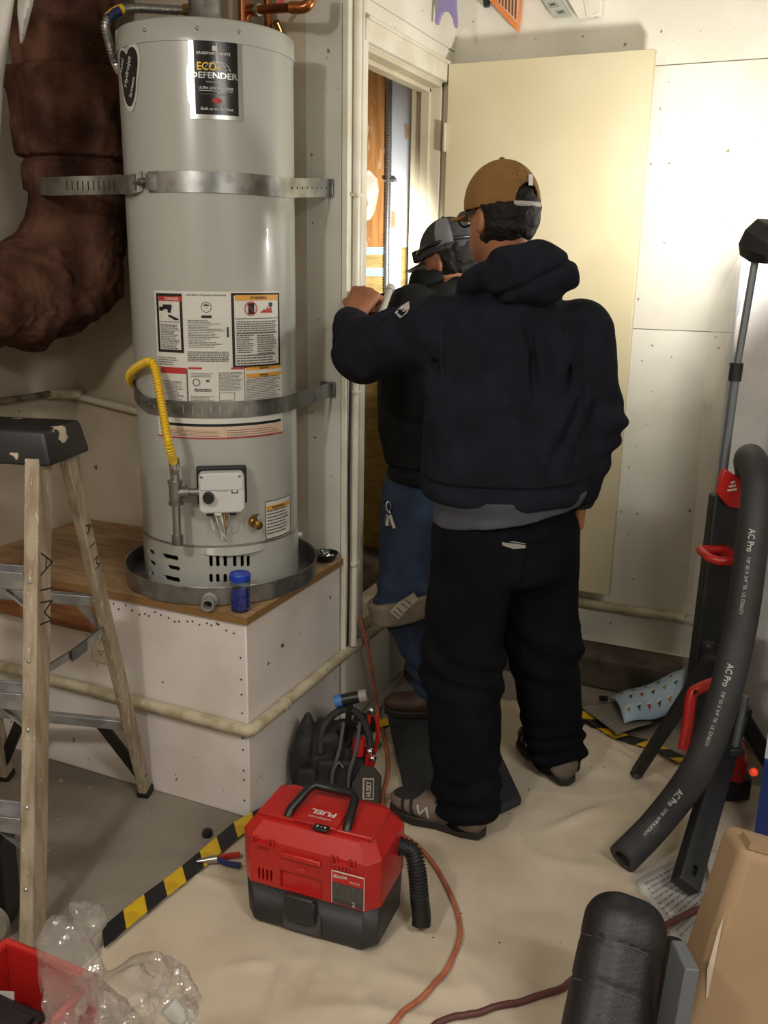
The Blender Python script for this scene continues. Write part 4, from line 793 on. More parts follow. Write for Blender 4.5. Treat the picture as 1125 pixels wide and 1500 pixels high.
fold = lambda x0, y0, x1, y1, h, w_: h*np.exp(-(((XX-x0)*(y1-y0)-(YY-y0)*(x1-x0))/math.hypot(x1-x0, y1-y0)/w_)**2)*np.clip(1.15-np.abs((((XX-x0)*(x1-x0)+(YY-y0)*(y1-y0))/((x1-x0)**2+(y1-y0)**2)-.5)*2), 0, 1)
for a in [(330, 1420, 520, 1400), (400, 1500, 425, 1360), (520, 1460, 600, 1340), (690, 1240, 745, 1090), (760, 1240, 720, 1060), (860, 1085, 985, 1150), (850, 1070, 950, 1120), (800, 1220, 900, 1180), (700, 1010, 745, 1045), (450, 1480, 480, 1400)]:
    p0, p1 = GZ(a[0], a[1]), GZ(a[2], a[3]); Z_ = Z_+fold(p0[0], p0[1], p1[0], p1[1], random.uniform(.014, .026), random.uniform(.010, .018))
# the cloth is pressed flat where things stand on it
def press(x0, y0, x1, y1, r, base=.011):
    global Z_
    dx, dy = x1-x0, y1-y0; t = np.clip(((XX-x0)*dx+(YY-y0)*dy)/max(dx*dx+dy*dy, 1e-9), 0, 1); dd = np.maximum(0, np.hypot(XX-x0-t*dx, YY-y0-t*dy)-r); Z_ = np.minimum(Z_, base+.3*dd)
PAD = np.array([GZ(566, 1052)[:2], GZ(700, 1046)[:2], GZ(764, 1186)[:2], GZ(733, 1201)[:2], GZ(594, 1180)[:2]])
for i in range(5): press(*PAD[i], *PAD.mean(0), .07); press(*PAD[i], *PAD[(i+1) % 5], .05)
for a, b, r in ((GZ(712, 1226), GZ(568, 1182), .07), (GZ(834, 1152), GZ(762, 1082), .07), (np.array([-.96, 1.75]), np.array([-.86, 1.75]), .20), (np.array([-1.16, 2.25]), np.array([-1.0, 2.22]), .13), (GZ(933, 1132), GZ(933, 1132), .05), (np.array([.10, 2.95]), np.array([.10, 2.95]), .06),
                (np.array([.1, 2.6]), np.array([.35, 2.6]), .16), (GZ(912, 1258), GZ(965, 1215), .07), (GZ(940, 1320), GZ(1050, 1330), .14), (np.array([-.2, 1.45]), np.array([.3, 1.65]), .22), (GZ(700, 1046), GZ(640, 1080), .12)): press(a[0], a[1], b[0], b[1], r)
press(-1.40, 1.22, -1.12, 1.12, .20, .002); press(-1.20, 2.30, -1.04, 2.30, .15, .004)
def cloth_h(p):
    i = int(round((p[0]-gx[0])/st_)); j = int(round((p[1]-gy[0])/st_))
    if not (0 <= i < len(gx) and 0 <= j < len(gy)) or not ins[i, j]: return 0.
    return float(Z_[max(0, i-1):i+2, max(0, j-1):j+2].max())
idx_ = -np.ones(XX.shape, int); idx_[ins] = np.arange(ins.sum()); mb = MB(); mb.v = [tuple(p) for p in np.stack([XX[ins], YY[ins], Z_[ins]], -1)]
ok = ins[:-1, :-1] & ins[1:, :-1] & ins[1:, 1:] & ins[:-1, 1:]; I_, J_ = np.nonzero(ok)
mb.f = list(zip(idx_[I_, J_].tolist(), idx_[I_+1, J_].tolist(), idx_[I_+1, J_+1].tolist(), idx_[I_, J_+1].tolist()))
tag(obj('drop_cloth', mb, m_cloth, smooth=180), 'wrinkled beige canvas drop cloth spread over the garage floor', 'drop cloth')
m_tapeb = M('hazard_black', '#17171a', .45); m_tapey = M('hazard_yellow', '#d3ad1a', .45, c2='#c09a18', sc=20)
def hazard(name, label, P, wd_, z_=.012):
    P = [np.asarray(p, float)[:2] for p in P]; L = [0]
    for i in range(1, len(P)): L.append(L[-1]+np.linalg.norm(P[i]-P[i-1]))
    t_ = thing(name, label, 'tape', (P[0][0], P[0][1], 0)); s_ = 0; k = 0; sl = .072
    def at(s):
        s = min(max(s, 0), L[-1]); j = min(np.searchsorted(L, s, 'right')-1, len(P)-2); u = (s-L[j])/(L[j+1]-L[j]); p = P[j]*(1-u)+P[j+1]*u; d = unit(P[j+1]-P[j]); return p, np.array([-d[1], d[0]])
    while s_ < L[-1]:
        e_ = s_+sl; q = []
        for a, b in ((s_, -1), (e_, -1), (e_+wd_*.8, 1), (s_+wd_*.8, 1)):
            p, n = at(a); p = p+n*b*wd_/2; q.append((p[0], p[1], z_+.004*math.sin(a*14)+.002*b))
        obj('stripe', MB().hexa(q, [(a, b, c_+.0008) for a, b, c_ in q]), m_tapey if k % 2 else m_tapeb, t_); s_ = e_; k += 1
hazard('hazard_tape', 'yellow and black striped tape along the cloth edge beside the red vacuum', [GZ(142, 1392), GZ(245, 1308), GZ(350, 1222), np.array([-1.27, 2.10, 0])], .052, .019)
hazard('hazard_tape', 'short yellow and black tape end beside the tool bag and kneeling pad', [GZ(520, 1078), GZ(570, 1062)], .045, .014)
hazard('hazard_tape', 'yellow and black striped tape along the far edge of the cloth', [GZ(820, 1035), GZ(858, 1056), GZ(900, 1082), GZ(950, 1095), GZ(1000, 1122)], .045, .017)
# kneeling pad
m_foam = M('black_foam', '#232629', .8, c2='#2b2e31', sc=4, bump=.3, bsc=140)
mc = [(-1.245, 2.80), (-.80, 2.88), (-.60, 2.43), (-.66, 2.335), (-1.03, 2.27)]
pc_ = PAD
tag(obj('kneeling_pad', MB().prism([tuple(p) for p in pc_[::-1]][::-1], .012, .044), m_foam, bevel=.012, seg=3), 'thick black foam kneeling pad lying under the worker in navy', 'pad')
# ================================================================== red and black vacuum
m_vred = M('red_tool_plastic', '#b4231f', .35, c2='#a81f1c', sc=5, c3='#c4463f', sc3=30, t3=.72); m_vblk = M('black_tool_plastic', '#202022', .5, c2='#2b2b2c', sc=6, bump=.15, bsc=120)
VO = np.array([-1.096, 1.640, .016]); VX = unit(np.array([.998, .06, 0])); VF = frame(VO, VX, np.cross(np.array([0, 0, 1.]), VX))
vac = thing('shop_vacuum', 'boxy red and black cordless shop vacuum on the drop cloth', 'vacuum', VO+VX*.18+VF[2]*.1)
W_, D_, H_ = .355, .215, .285
ch = .028
def plan(i, c): return [(i, i+c), (i+c, i), (W_-i-c, i), (W_-i, i+c), (W_-i, D_-i-c), (W_-i-c, D_-i), (i+c, D_-i), (i, D_-i-c)]
def loft(rings):
    mb = MB(); n = len(rings[0][0])
    for pl2, z_ in rings: mb.v += [tuple(VF[0]+VF[1]*a+VF[2]*b+VF[3]*z_) for a, b in pl2]
    for r in range(len(rings)-1): mb.f += [(r*n+i, r*n+(i+1) % n, (r+1)*n+(i+1) % n, (r+1)*n+i) for i in range(n)]
    mb.f += [tuple(range(n))[::-1], tuple(range((len(rings)-1)*n, len(rings)*n))]; return mb
tank = obj('tank', loft([(plan(.012, ch), 0), (plan(.003, ch), .012), (plan(0, ch), .118), (plan(0, ch), .122)]), m_vblk, vac, bevel=.006, seg=3)
head = obj('motor_head', loft([(plan(-.003, ch+.002), .120), (plan(-.003, ch+.002), .245), (plan(.024, ch), .282), (plan(.026, ch), .284)]), m_vred, vac, bevel=.004, seg=3)
lft = lambda a, b, c_: VF[0]+VF[1]*a+VF[2]*b+VF[3]*c_
obj('top_panel', MB().box((.18, .10, .288), (.30, .13, .012), VF), m_vred, head, bevel=.004)
obj('latch', MB().box((.165, -.010, .085), (.082, .02, .062), VF).box((.165, -.013, .118), (.076, .016, .012), VF), m_vblk, tank, bevel=.005)
vc = MB().box((.165, -.006, .150), (.112, .026, .052), VF)
for k in range(4): vc.box((.052+k*.011, .0, .150), (.006, .03, .032), VF)
cut(head, vc); obj('latch_recess', MB().box((.165, .008, .150), (.111, .003, .051), VF), m_vred, head)
obj('ridge_bar', MB().box((.165, -.006, .222), (.105, .010, .014), VF), m_vred, head, bevel=.003)
for x_ in (.065, .275):
    c_ = obj('clip', MB().tube([lft(x_-.028, -.006, .255), lft(x_-.028, -.006, .232), lft(x_-.016, -.006, .232), lft(x_-.016, -.006, .255)], .0025, 6).tube([lft(x_+.016, -.006, .255), lft(x_+.016, -.006, .232), lft(x_+.028, -.006, .232), lft(x_+.028, -.006, .255)], .0025, 6).box((x_, -.006, .236), (.034, .008, .008), VF), m_vred, head)
    mb = MB()
    for k in range(4): mb.box((x_-.014+k*.009, -.0045, .226), (.005, .006, .010), VF)
    obj('clip_teeth', mb, m_vred, c_)['kind'] = 'stuff'
obj('power_mark', MB().box((.165, -.0045, .188), (.026, .003, .014), VF), m_vred, head, bevel=.003)
rl = obj('rating_label', MB().box((.287, -.0046, .170), (.082, .003, .088), VF), m_vred, head)
obj('label_border', MB().box((.287, -.0064, .214), (.082, .001, .003), VF).box((.2465, -.0064, .170), (.0015, .001, .088), VF).box((.328, -.0064, .17), (.0015, .001, .088), VF), m_white, rl)
obj('label_grey', MB().box((.287, -.0064, .156), (.078, .001, .056), VF), M('label_dark', '#3c3a38', .5), rl)
mb = MB(); text_mb(mb, 'Milwaukee', .034, lambda a, b: lft(.268+a, -.0068, .203+b+a*.12), .011, .01); text_mb(mb, 'M18 FUEL', .026, lambda a, b: lft(.305+a, -.0068, .194+b), .006); text_mb(mb, '2', .008, lambda a, b: lft(.302+a, -.0072, .136+b)); obj('lettering', mb, m_white, rl)
g = MB()
for i in range(9):
    x_ = .252
    while x_ < .318: w_ = random.uniform(.004, .014); g.box((x_+w_/2, -.0072, .180-i*.0045), (w_, .0006, .0016), VF); x_ += w_+.002
obj('fine_print', g, m_greyp, rl)['kind'] = 'stuff'
hd_ = obj('handle', MB().tube([lft(.108, .045, .290), lft(.110, .055, .305), lft(.125, .125, .325), lft(.14, .140, .330), lft(.235, .140, .330), lft(.250, .125, .325), lft(.262, .055, .305), lft(.262, .045, .290)], .011, 10), m_bplast, vac, smooth=40)
pn_ = obj('control_panel', MB().box((.185, .068, .296), (.11, .075, .006), VF), m_vred, head, bevel=.002)
mb = MB(); text_mb(mb, 'FUEL', .065, lambda a, b: lft(.187-a, .078-b, .3), .018, .03); text_mb(mb, 'CORDLESS', .06, lambda a, b: lft(.187-a, .056-b, .3), .006, .0); obj('lettering', mb, m_white, pn_)
obj('switch', MB().box((.205, .026, .296), (.04, .022, .006), VF), m_bplast, pn_, bevel=.002)
mb = MB()
for k in range(3): text_mb(mb, 'IOI'[k], .004, lambda a, b: lft(.195+k*.01+a, .026+b, .2995), .007)
obj('lettering', mb, m_white, pn_)
bp2 = lft(.16, -.002, .012); obj('tank_scuff', MB().box((.165, -.0008, .045), (.10, .002, .06), VF), M('scuffed_grey', '#48474a', .7, c2='#2b2b2d', sc=18), tank)
hz = [lft(.352, .16, .20), lft(.385, .165, .19), lft(.405, .15, .15), lft(.418, .135, .09)]; hz2 = [lft(.418, .135, .09), lft(.428, .125, .045), lft(.430, .118, .024)]
hs_ = obj('hose', ribbed(MB(), spline(hz, 8), .021, .008, .005, 16), m_vblk, vac, smooth=30); obj('nozzle', MB().tube(spline(hz2, 6), .0235, 16), m_bplast, hs_, smooth=40)
# ================================================================== black tool bag with tools
m_nyl = M('black_nylon', '#1b1b1d', .75, c2='#252527', sc=14, bump=.4, bsc=160); m_web = M('grey_webbing', '#4b4a48', .8)
BO = np.array([-1.155, 2.300, .010])
tb = thing('tool_bag', 'open black nylon tool bag stuffed with hand tools behind the red vacuum', 'tool bag', BO)
RFm = frame((0, 0, 0), RX, np.cross(np.array([0, 0, 1.]), RX))
def bagf(P):
    q = P-f32(BO); t = np.clip(q[..., 2]/.22, 0, 1.2); x = (q@f32(RFm[1])+.02*t)/(1-.42*t); y = (q@f32(RFm[2]))/(1-.35*t); z_ = q[..., 2]
    d = np.maximum(np.maximum(np.abs(x)-.108, np.abs(y)-.085), np.abs(z_-.105)-.105); e = np.sqrt(np.maximum(np.abs(x)-.07, 0)**2+np.maximum(np.abs(y)-.05, 0)**2+np.maximum(np.abs(z_-.105)-.07, 0)**2)-.037; d = np.maximum(d, e)*.75
    d = smax(d, -ell(P, BO+RX*.045+np.array([0, -.02, .21]), (.045, .05, .07)), .012); d = smin(d, ell(P, BO+RX*.062+np.array([0, -.02, .06]), (.045, .075, .065)), .03); return d+.012*fbm(P*22, 3)
obj('body', sdf_mesh(bagf, BO-np.array([.2, .2, .02]), BO+np.array([.2, .2, .26]), .006), m_nyl, tb, smooth=60)
FO = BO-RX*.112+np.array([0, 0, 0.])
def flapf(P):
    q = P-f32(FO); z_ = q[..., 2]; x = q@f32(RFm[1])-.10*np.clip(z_-.1, 0, .2)*.8; y = q@f32(RFm[2]); w_ = np.interp(z_, [0, .08, .15, .22, .255], [.040, .046, .040, .022, .004]); return np.maximum((np.sqrt((x/w_)**2+(y/(w_*1.2))**2)-1)*w_*.7, np.maximum(-z_, z_-.255))+.006*fbm(P*30, 2)
obj('side_flap', sdf_mesh(flapf, FO-np.array([.12, .12, .02]), FO+np.array([.14, .14, .28]), .006), m_nyl, tb, smooth=60)
obj('side_pocket', MB().box((-.10, -.07, .055), (.06, .03, .09), frame(BO, RX, np.cross(np.array([0, 0, 1.]), RX))), m_nyl, tb, bevel=.012, seg=3)
obj('front_pocket', MB().box((-.01, -.080, .075), (.11, .03, .12), frame(BO, RX, np.cross(np.array([0, 0, 1.]), RX))), m_nyl, tb, bevel=.012, seg=3)
BFr = frame(BO, RX, np.cross(np.array([0, 0, 1.]), RX)); lb = lambda a, b, c_: BFr[0]+BFr[1]*a+BFr[2]*b+BFr[3]*c_
obj('carry_handle', MB().tube(spline([lb(-.06, -.07, .15), lb(-.05, -.03, .22), lb(.0, .0, .26), lb(.05, .0, .25), lb(.085, -.03, .20), lb(.095, -.06, .14)], 8), .012, 10), m_nyl, tb, smooth=60)
for x_ in (-.02, .03): obj('strap', MB().tube(spline([lb(x_, -.105, .02), lb(x_, -.106, .10), lb(x_+.02, -.08, .17), lb(x_+.03, -.03, .235)], 6), .006, 8), m_web, tb, smooth=60)
obj('buckle', MB().tube([lb(-.012, -.11, .13), lb(.0, -.115, .15), lb(.012, -.11, .13)], .004, 8), m_steel, tb)
def tool(name, label, cat): return thing(name, label, cat, lb(0, 0, .15))
mp = lb(.03, .0, .30); mh = thing('rubber_mallet', 'mallet with one blue and one grey face lying on the tool bag', 'mallet', mp)
hx = unit(RX*.96+np.array([0, 0, .22]))
obj('head', MB().tube([mp-hx*.028, mp+hx*.028], .0185, 16), m_bplast, mh, smooth=40); obj('blue_face', MB().tube([mp-hx*.05, mp-hx*.027], [.019, .0195], 16), M('blue_rubber', '#3d6fb0', .5), mh, smooth=40); obj('grey_face', MB().tube([mp+hx*.027, mp+hx*.05], [.0195, .019], 16), M('grey_rubber', '#8f8b86', .6), mh, smooth=40)
obj('shaft', MB().tube([mp, lb(.02, -.0, .20), lb(.0, .01, .10)], .010, 10), m_bplast, mh, smooth=40)
pl1 = tool('pliers', 'red handled pliers standing in the tool bag beside the mallet', 'pliers')
for s_ in (-1, 1): obj('grip', MB().tube(spline([lb(.098+s_*.010, .02, .235), lb(.100+s_*.016, .015, .19), lb(.100+s_*.012, .01, .14), lb(.098, 0, .09)], 5), [.007]*16, 8), m_vred, pl1, smooth=50)
obj('jaw', MB().sphere(lb(.092, .022, .245), (.013, .008, .014), 10, 6), m_steel, pl1, smooth=50)
for i, (x_, z_) in enumerate(((.092, .158), (.100, .134))):
    sd_ = tool('screwdriver', ('upper' if i == 0 else 'lower')+' chrome capped screwdriver poking from the tool bag side pocket', 'screwdriver')
    obj('handle', MB().tube([lb(x_, -.07, z_), lb(x_-.012, -.055, z_-.07)], [.012, .009], 10), m_vred, sd_, smooth=40); obj('end_cap', MB().sphere(lb(x_, -.072, z_+.004), (.0135, .012, .011), 12, 8), m_chrome, sd_, smooth=60)
obj('red_pouch', MB().tube([lb(.055, -.055, .14), lb(.06, -.05, .19)], .02, 12), m_vred, tb, smooth=40)
hol = thing('tool_pouch', 'small dark brown tool pouch with a framed badge leaning on the bag', 'pouch', lb(.084, -.125, 0))
PFm = (lb(.084, -.140, .012), RX, unit(np.array([0, 0, 1.])*.9+np.cross(np.array([0, 0, 1.]), RX)*.44), None); PFm = frame(PFm[0], PFm[1], PFm[2])
obj('pouch_body', MB().prism([(-.05, 0), (.04, 0), (.045, .09), (.025, .115), (-.015, .125), (-.045, .07)], -.012, .012, PFm), M('brown_nylon', '#2f2823', .8), hol, bevel=.006)
bo = obj('badge', MB().box((.005, .055, .0135), (.034, .062, .002), PFm), M('badge_frame', '#a3948a', .5), hol); obj('badge_field', MB().box((.006, .055, .015), (.026, .054, .002), PFm), M('badge_dark', '#241b17', .5), bo)
mb = MB(); text_mb(mb, 'HUSKY', .044, lambda a, b: PFm[0]+PFm[1]*(.006-b)+PFm[2]*(.055+a)+PFm[3]*.0165, .016, .02); obj('lettering', mb, M('badge_text', '#b3a79a', .5), bo)
# small loose things on the floor
def plate_thing(name, label, cat, p, r, h, mat, n=18): o_ = thing(name, label, cat, p); obj('rim', MB().lathe([(.0001, h), (r*.85, h), (r, h*.7), (r, 0), (.0001, 0)], n, (np.asarray(p, float),)+WF[1:]), mat, o_, smooth=40); obj('knurl', MB().lathe([(r*.5, h), (r*.45, h+.003), (.0001, h+.003)], n, (np.asarray(p, float),)+WF[1:]), mat, o_, smooth=40); return o_
g_ = GZ(552, 1092, .012); plate_thing('bottle_cap', 'small green bottle cap on the cloth beside the kneeling pad', 'bottle cap', (g_[0], g_[1], .014), .017, .009, M('green_plastic', '#1d6b48', .4))
g_ = GZ(304, 1224); plate_thing('bottle_cap', 'small black cap lying on the bare concrete beside the tape', 'bottle cap', (g_[0], g_[1], 0), .015, .018, m_bplast)
p0 = GZ(288, 1262, .02); p1 = GZ(318, 1258, .02); p2 = GZ(352, 1252, .02); p3_ = GZ(352, 1268, .02)
pl2 = thing('wire_pliers', 'pliers with red and blue grips lying beside the vacuum', 'pliers', p1)
obj('jaws', MB().tube([p0, p0*.4+p1*.6, p1], [.004, .010, .012], 10), m_steel, pl2, smooth=40); obj('red_grip', MB().tube(spline([p1, (p1+p2)/2+np.array([0, .006, 0]), p2], 5), .008, 8), m_vred, pl2, smooth=40); obj('blue_grip', MB().tube(spline([p1, (p1+p3_)/2+np.array([0, -.006, 0]), p3_], 5), .008, 8), M('navy_grip', '#232a5c', .45), pl2, smooth=40)
# dark glove/rag near the wall
def ragf(c, s): return lambda P: ell(P, c, s)+.012*fbm(P*30, 2)
c_ = GZ(531, 1054, .02); tag(obj('black_rag', sdf_mesh(ragf(c_, (.045, .035, .02)), c_-.12, c_+.12, .006), m_nyl, smooth=60), 'crumpled black glove on the floor against the platform wall', 'glove')
# ================================================================== cords
m_orc = M('orange_cord', '#b36a4c', .5, c2='#a05c42', sc=30); m_mar = M('maroon_cord', '#5c3430', .5)
zc0 = GX(527, 903, DX+.05)
oc = spline([zc0, GX(541, 962, DX+.06), GZ(553, 1040, .02), GZ(565, 1090, .014), GZ(569, 1128, .014), GZ(562, 1163, .014), GZ(561, 1197, .014), GZ(584, 1222, .014), GZ(612, 1240, .014), GZ(638, 1270, .014), GZ(662, 1315, .014), GZ(674, 1365, .014), GZ(664, 1405, .014), GZ(635, 1445, .014), GZ(590, 1485, .014), GZ(540, 1530, .014), np.array([-.78, 1.25, .014]), np.array([-.95, .95, .008]), np.array([-1.0, .5, .008]), np.array([-.7, -.2, .008])], 6)
oc = [p if p[2] > .05 else np.array([p[0], p[1], max(p[2], cloth_h(p)+.006)]) for p in oc]
tag(obj('extension_cord', MB().tube(oc, .0065, 10), m_orc, smooth=60), 'orange extension cord dropping from the pipe and snaking past the vacuum', 'cord')
mc_ = spline([np.array([-.3, -.2, .008]), np.array([-.75, .5, .008]), np.array([-.82, 1.1, .014]), GZ(560, 1560, .014), GZ(640, 1502, .014), GZ(700, 1485, .014), GZ(765, 1470, .014), GZ(815, 1455, .014), GZ(848, 1432, .014), GZ(900, 1400, .014), GZ(975, 1366, .014), GZ(1010, 1347, .016), GZ(1045, 1333, .018), GZ(1090, 1318, .014)], 6)
mc_ = [np.array([p[0], p[1], max(p[2], cloth_h(p)+.007, .038 if p[0] > -.16 and p[1] > 1.9 else 0)]) for p in mc_]
tag(obj('power_cord', MB().tube(mc_, .0075, 10), m_mar, smooth=60), 'dark maroon power cord running past the black roll', 'cord')
# ================================================================== tower work light at the right
TC = np.array([-.148, 2.75, 0.]); m_twr = M('matte_black_plastic', '#1a1b1d', .5, c2='#222325', sc=9); m_mast = M('blue_grey_mast', '#7f858b', .35, .6)
tw = thing('tower_light', 'black folding tower work light with red handles standing by the mattress', 'work light', TC)
TFm = frame(TC, RX, np.cross(np.array([0, 0, 1.]), RX)); tl = lambda a, b, c_: TFm[0]+TFm[1]*a+TFm[2]*b+TFm[3]*c_
obj('column', MB().hexa([tl(a, b, .16) for a, b in ((-.042, -.03), (.048, -.03), (.048, .03), (-.042, .03))], [tl(a, b, .975) for a, b in ((-.036, -.026), (.042, -.026), (.042, .026), (-.036, .026))]), m_twr, tw, bevel=.008, seg=3)
obj('mast', MB().tube([tl(-.012, .0, .95), tl(-.006, 0, 1.34)], .013, 14).tube([tl(-.006, 0, 1.32), tl(.012, 0, 1.64)], .0105, 14), m_mast, tw, smooth=40)
obj('mast_collar', MB().tube([tl(-.007, 0, 1.30), tl(-.006, 0, 1.35)], .018, 14), m_twr, tw, smooth=40)
# latch at the column top
kp_ = obj('top_latch', MB().prism([(-.030, .0), (.008, -.04), (.045, -.042), (.046, .035), (-.018, .075), (-.028, .05)], .024, .050, (tl(0, 0, 1.02), RX, np.array([0, 0, 1.]), -np.cross(np.array([0, 0, 1.]), RX)) if False else frame(tl(-.006, 0, .985), RX, np.array([0, 0, 1.]))), m_vred, tw, bevel=.004)
kf = frame(tl(-.006, 0, .985), RX, np.array([0, 0, 1.]))     # third axis points to the viewer side
mb = MB()
for i, w_ in enumerate((.026, .020, .012)): mb.beam(kf[0]+kf[1]*(.008-w_/2)+kf[2]*(.012+i*.011)+kf[3]*.0508, kf[0]+kf[1]*(.008+w_/2)+kf[2]*(.016+i*.011)+kf[3]*.0508, .006, .001, kf[2])
obj('logo_strokes', mb, m_white, kp_)['kind'] = 'stuff'
# handle loop on the column: flat ring, pushed to the left
def loop_handle(z_, a0, a1, b0, b1, r):
    P_ = [tl(a1, b0, z_), tl(a0+.02, b0, z_), tl(a0, b0+.015, z_+.003), tl(a0, b1-.015, z_+.003), tl(a0+.02, b1, z_), tl(a1, b1, z_)]; return MB().tube(P_, r, 10)
obj('loop_handle', loop_handle(.815, -.066, .008, -.135, -.03, .0135).box((.008, -.08, .815), (.016, .12, .028), TFm), m_vred, tw, smooth=40)
ga = [DP(1062, 998, 2.60), DP(1046, 1000, 2.60), DP(1022, 1010, 2.60), DP(1013, 1020, 2.60), DP(1008, 1060, 2.60), DP(1001, 1098, 2.60)]
ah = obj('angled_handle', MB().tube(spline(ga, 5), .0165, 12), m_vred, tw, smooth=40)
q_ = DP(1017, 1014, 2.60); cut(ah, MB().tube([q_-FW*.05, q_+FW*.05], .0095, 14))
# legs
def leg(foot, top, w_, th, name='leg'):
    foot = np.asarray(foot, float); top = np.asarray(top, float); side_ = unit(np.cross(top-foot, -FW)); b_ = obj(name, MB().beam(foot, top, w_, th, side_), m_twr, tw, bevel=.006, seg=3); d_ = unit(top-foot); return b_, d_, side_
fb = GZ(933, 1132, .024); tb_ = DP(1042, 962, 2.68); leg(fb, tb_, .036, .03)
fc = GZ(1003, 1300, .042); tc2 = DP(1078, 1040, 2.76)
for _ in range(3):                     # lowest corner of the leg's end rests on the papers
    d_ = unit(tc2-fc); s_ = unit(np.cross(tc2-fc, -FW)); fc = GZ(1003, 1300, .030+abs(s_[2])*.033+abs(np.cross(d_, s_)[2])*.0225)
L3, d3, s3 = leg(fc, tc2, .066, .045)
cut(L3, MB().box((0, 0, 0), (.014, .03, .026), frame(fc+d3*.045+unit(np.cross(s3, d3))*.022*(1 if np.cross(s3, d3)@FW < 0 else -1), s3, d3))); obj('leg_mark', MB().box((0, 0, 0), (.012, .004, .003), frame(fc+d3*.30+s3*.022-FW*.022, s3, d3)), m_white, L3)
fd = np.array([.10, 2.95, .024]); leg(fd, tl(.03, .02, .42), .05, .04)
fe = GZ(1060, 1195, .016)
for p_ in (fb, fd): obj('foot_pad', MB().sphere(p_-np.array([0, 0, .003]), (.022, .022, .012), 12, 6), m_twr, tw, smooth=50)
base = obj('base_housing', sdf_mesh(lambda P: smin(ell(P, tl(.085, -.02, .155), (.065, .06, .075)), rbox(P, tl(.10, -.02, .12), (.055, .05, .04), .015), .03), tl(.085, -.02, .155)-.14, tl(.085, -.02, .155)+.14, .006), m_vred, tw, smooth=50)
obj('battery', MB().box((.10, -.02, .055), (.13, .10, .08), TFm), m_twr, tw, bevel=.01)
il = DP(1104, 1131, 2.56); obj('indicator_light', MB().sphere(il, .012, 12, 8), M('red_lens', '#d2402a', .2, emit='#ff4a20', es=.35), base, smooth=60)
obj('side_tube', MB().tube([DP(1072, 1112, 2.66), DP(1092, 1020, 2.62)], .012, 12), m_mast, tw, smooth=40)
for (x, y) in ((1088, 1042), (1077, 1100)): p_ = DP(x, y, 2.64); obj('tube_clamp', MB().box((0, 0, 0), (.045, .03, .022), frame(p_, RX, np.cross(np.array([0, 0, 1.]), RX))), m_twr, tw, bevel=.003)
kn = DP(1040, 945, 2.64); obj('hinge_knob', MB().sphere(kn, (.02, .02, .014), 12, 8).box((0, 0, 0), (.05, .02, .02), frame(kn+RX*.005, RX, np.cross(np.array([0, 0, 1.]), RX))), m_twr, tw, bevel=.002)
# lamp head: LED panel aimed up into the far corner
hc = tl(.035, .0, 1.675); hdir = unit(np.array([-.62, .48, .38])); hs1 = unit(np.cross(hdir, np.array([0, 0, 1.]))); HFr = frame(hc, hs1, np.cross(hs1, hdir))   # z axis = hs1 x (...)
zax = HFr[3]; sgn = 1 if zax@hdir > 0 else -1
def hx_(a, b, c_): return hc+hs1*a+np.cross(hs1, hdir)*b+hdir*c_
pl6 = [(-.075, -.02), (-.05, -.052), (.05, -.052), (.075, -.02), (.075, .02), (.05, .052), (-.05, .052), (-.075, .02)]
mb = MB(); n8 = 8
for k_, z_ in ((.72, -.06), (1., -.02), (1., .02), (.94, .024)): mb.v += [tuple(hx_(a*k_, b*k_, z_)) for a, b in pl6]
mb.f = [(r*n8+i, r*n8+(i+1) % n8, (r+1)*n8+(i+1) % n8, (r+1)*n8+i) for r in range(3) for i in range(n8)]+[tuple(range(n8))[::-1], tuple(range(24, 32))]
lh = obj('lamp_head', mb, m_twr, tw, bevel=.004)
obj('led_panel', MB().add([hx_(a*.88, b*.82, .0255) for a, b in pl6], [tuple(range(8))]), M('led_lens', '#fff6e0', .3, emit='#fff3d8', es=10.), lh)
tl_light = lamp('tower_light_beam', 'AREA', tuple(hc+hdir*.035), tuple(hc+hdir*2), 14.5, (1.0, .97, .91), .13, .09, math.radians(172))
# ================================================================== black foam pipe insulation
m_foamt = M('black_foam_tube', '#2a2a2c', .6, c2='#323234', sc=9); m_ink = M('white_ink', '#b4b2ae', .6)
FTR = .0425
fp = spline([GZ(912, 1258, FTR+.01), DP(965, 1203, 2.55), DP(1022, 1125, 2.475), DP(1058, 1030, 2.46), DP(1084, 920, 2.46), DP(1099, 820, 2.47), DP(1109, 730, 2.49), DP(1107, 692, 2.52), DP(1100, 673, 2.58), DP(1097, 677, 2.66), DP(1099, 702, 2.735), DP(1100, 760, 2.765), DP(1098, 840, 2.78)], 8)
ft = thing('foam_pipe_tube', 'bent black foam pipe insulation tube with white printing, leaning on the tower light', 'pipe insulation', fp[0]-np.array([0, 0, FTR]))
tbm = MB().tube(fp, FTR, 24, caps=False); no_ = len(tbm.v); tbm.tube(fp[:13], .024, 24, caps=False); ni_ = len(tbm.v)
tbm.f += [((k+1) % 24, k, no_+k, no_+(k+1) % 24) for k in range(24)] + [tuple(range(no_-24, no_)), tuple(range(ni_-24, ni_))]     # ring at the cut end, deep bore, far end
obj('tube', tbm, m_foamt, ft, smooth=50)
LT = [0]
for i in range(1, len(fp)): LT.append(LT[-1]+np.linalg.norm(fp[i]-fp[i-1]))
def tube_pt(s, v, off=.001):
    s = min(max(s, 0), LT[-1]-1e-4); j = min(np.searchsorted(LT, s, 'right')-1, len(fp)-2); u = (s-LT[j])/(LT[j+1]-LT[j]); c_ = fp[j]*(1-u)+fp[j+1]*u; T = unit(fp[min(j+2, len(fp)-1)]-fp[max(j-1, 0)])
    vd = unit(CAM-c_); vd = unit(vd-T*(vd@T)); lat = np.cross(T, vd); a = v/FTR; return c_+(vd*math.cos(a)+lat*math.sin(a))*(FTR+off)
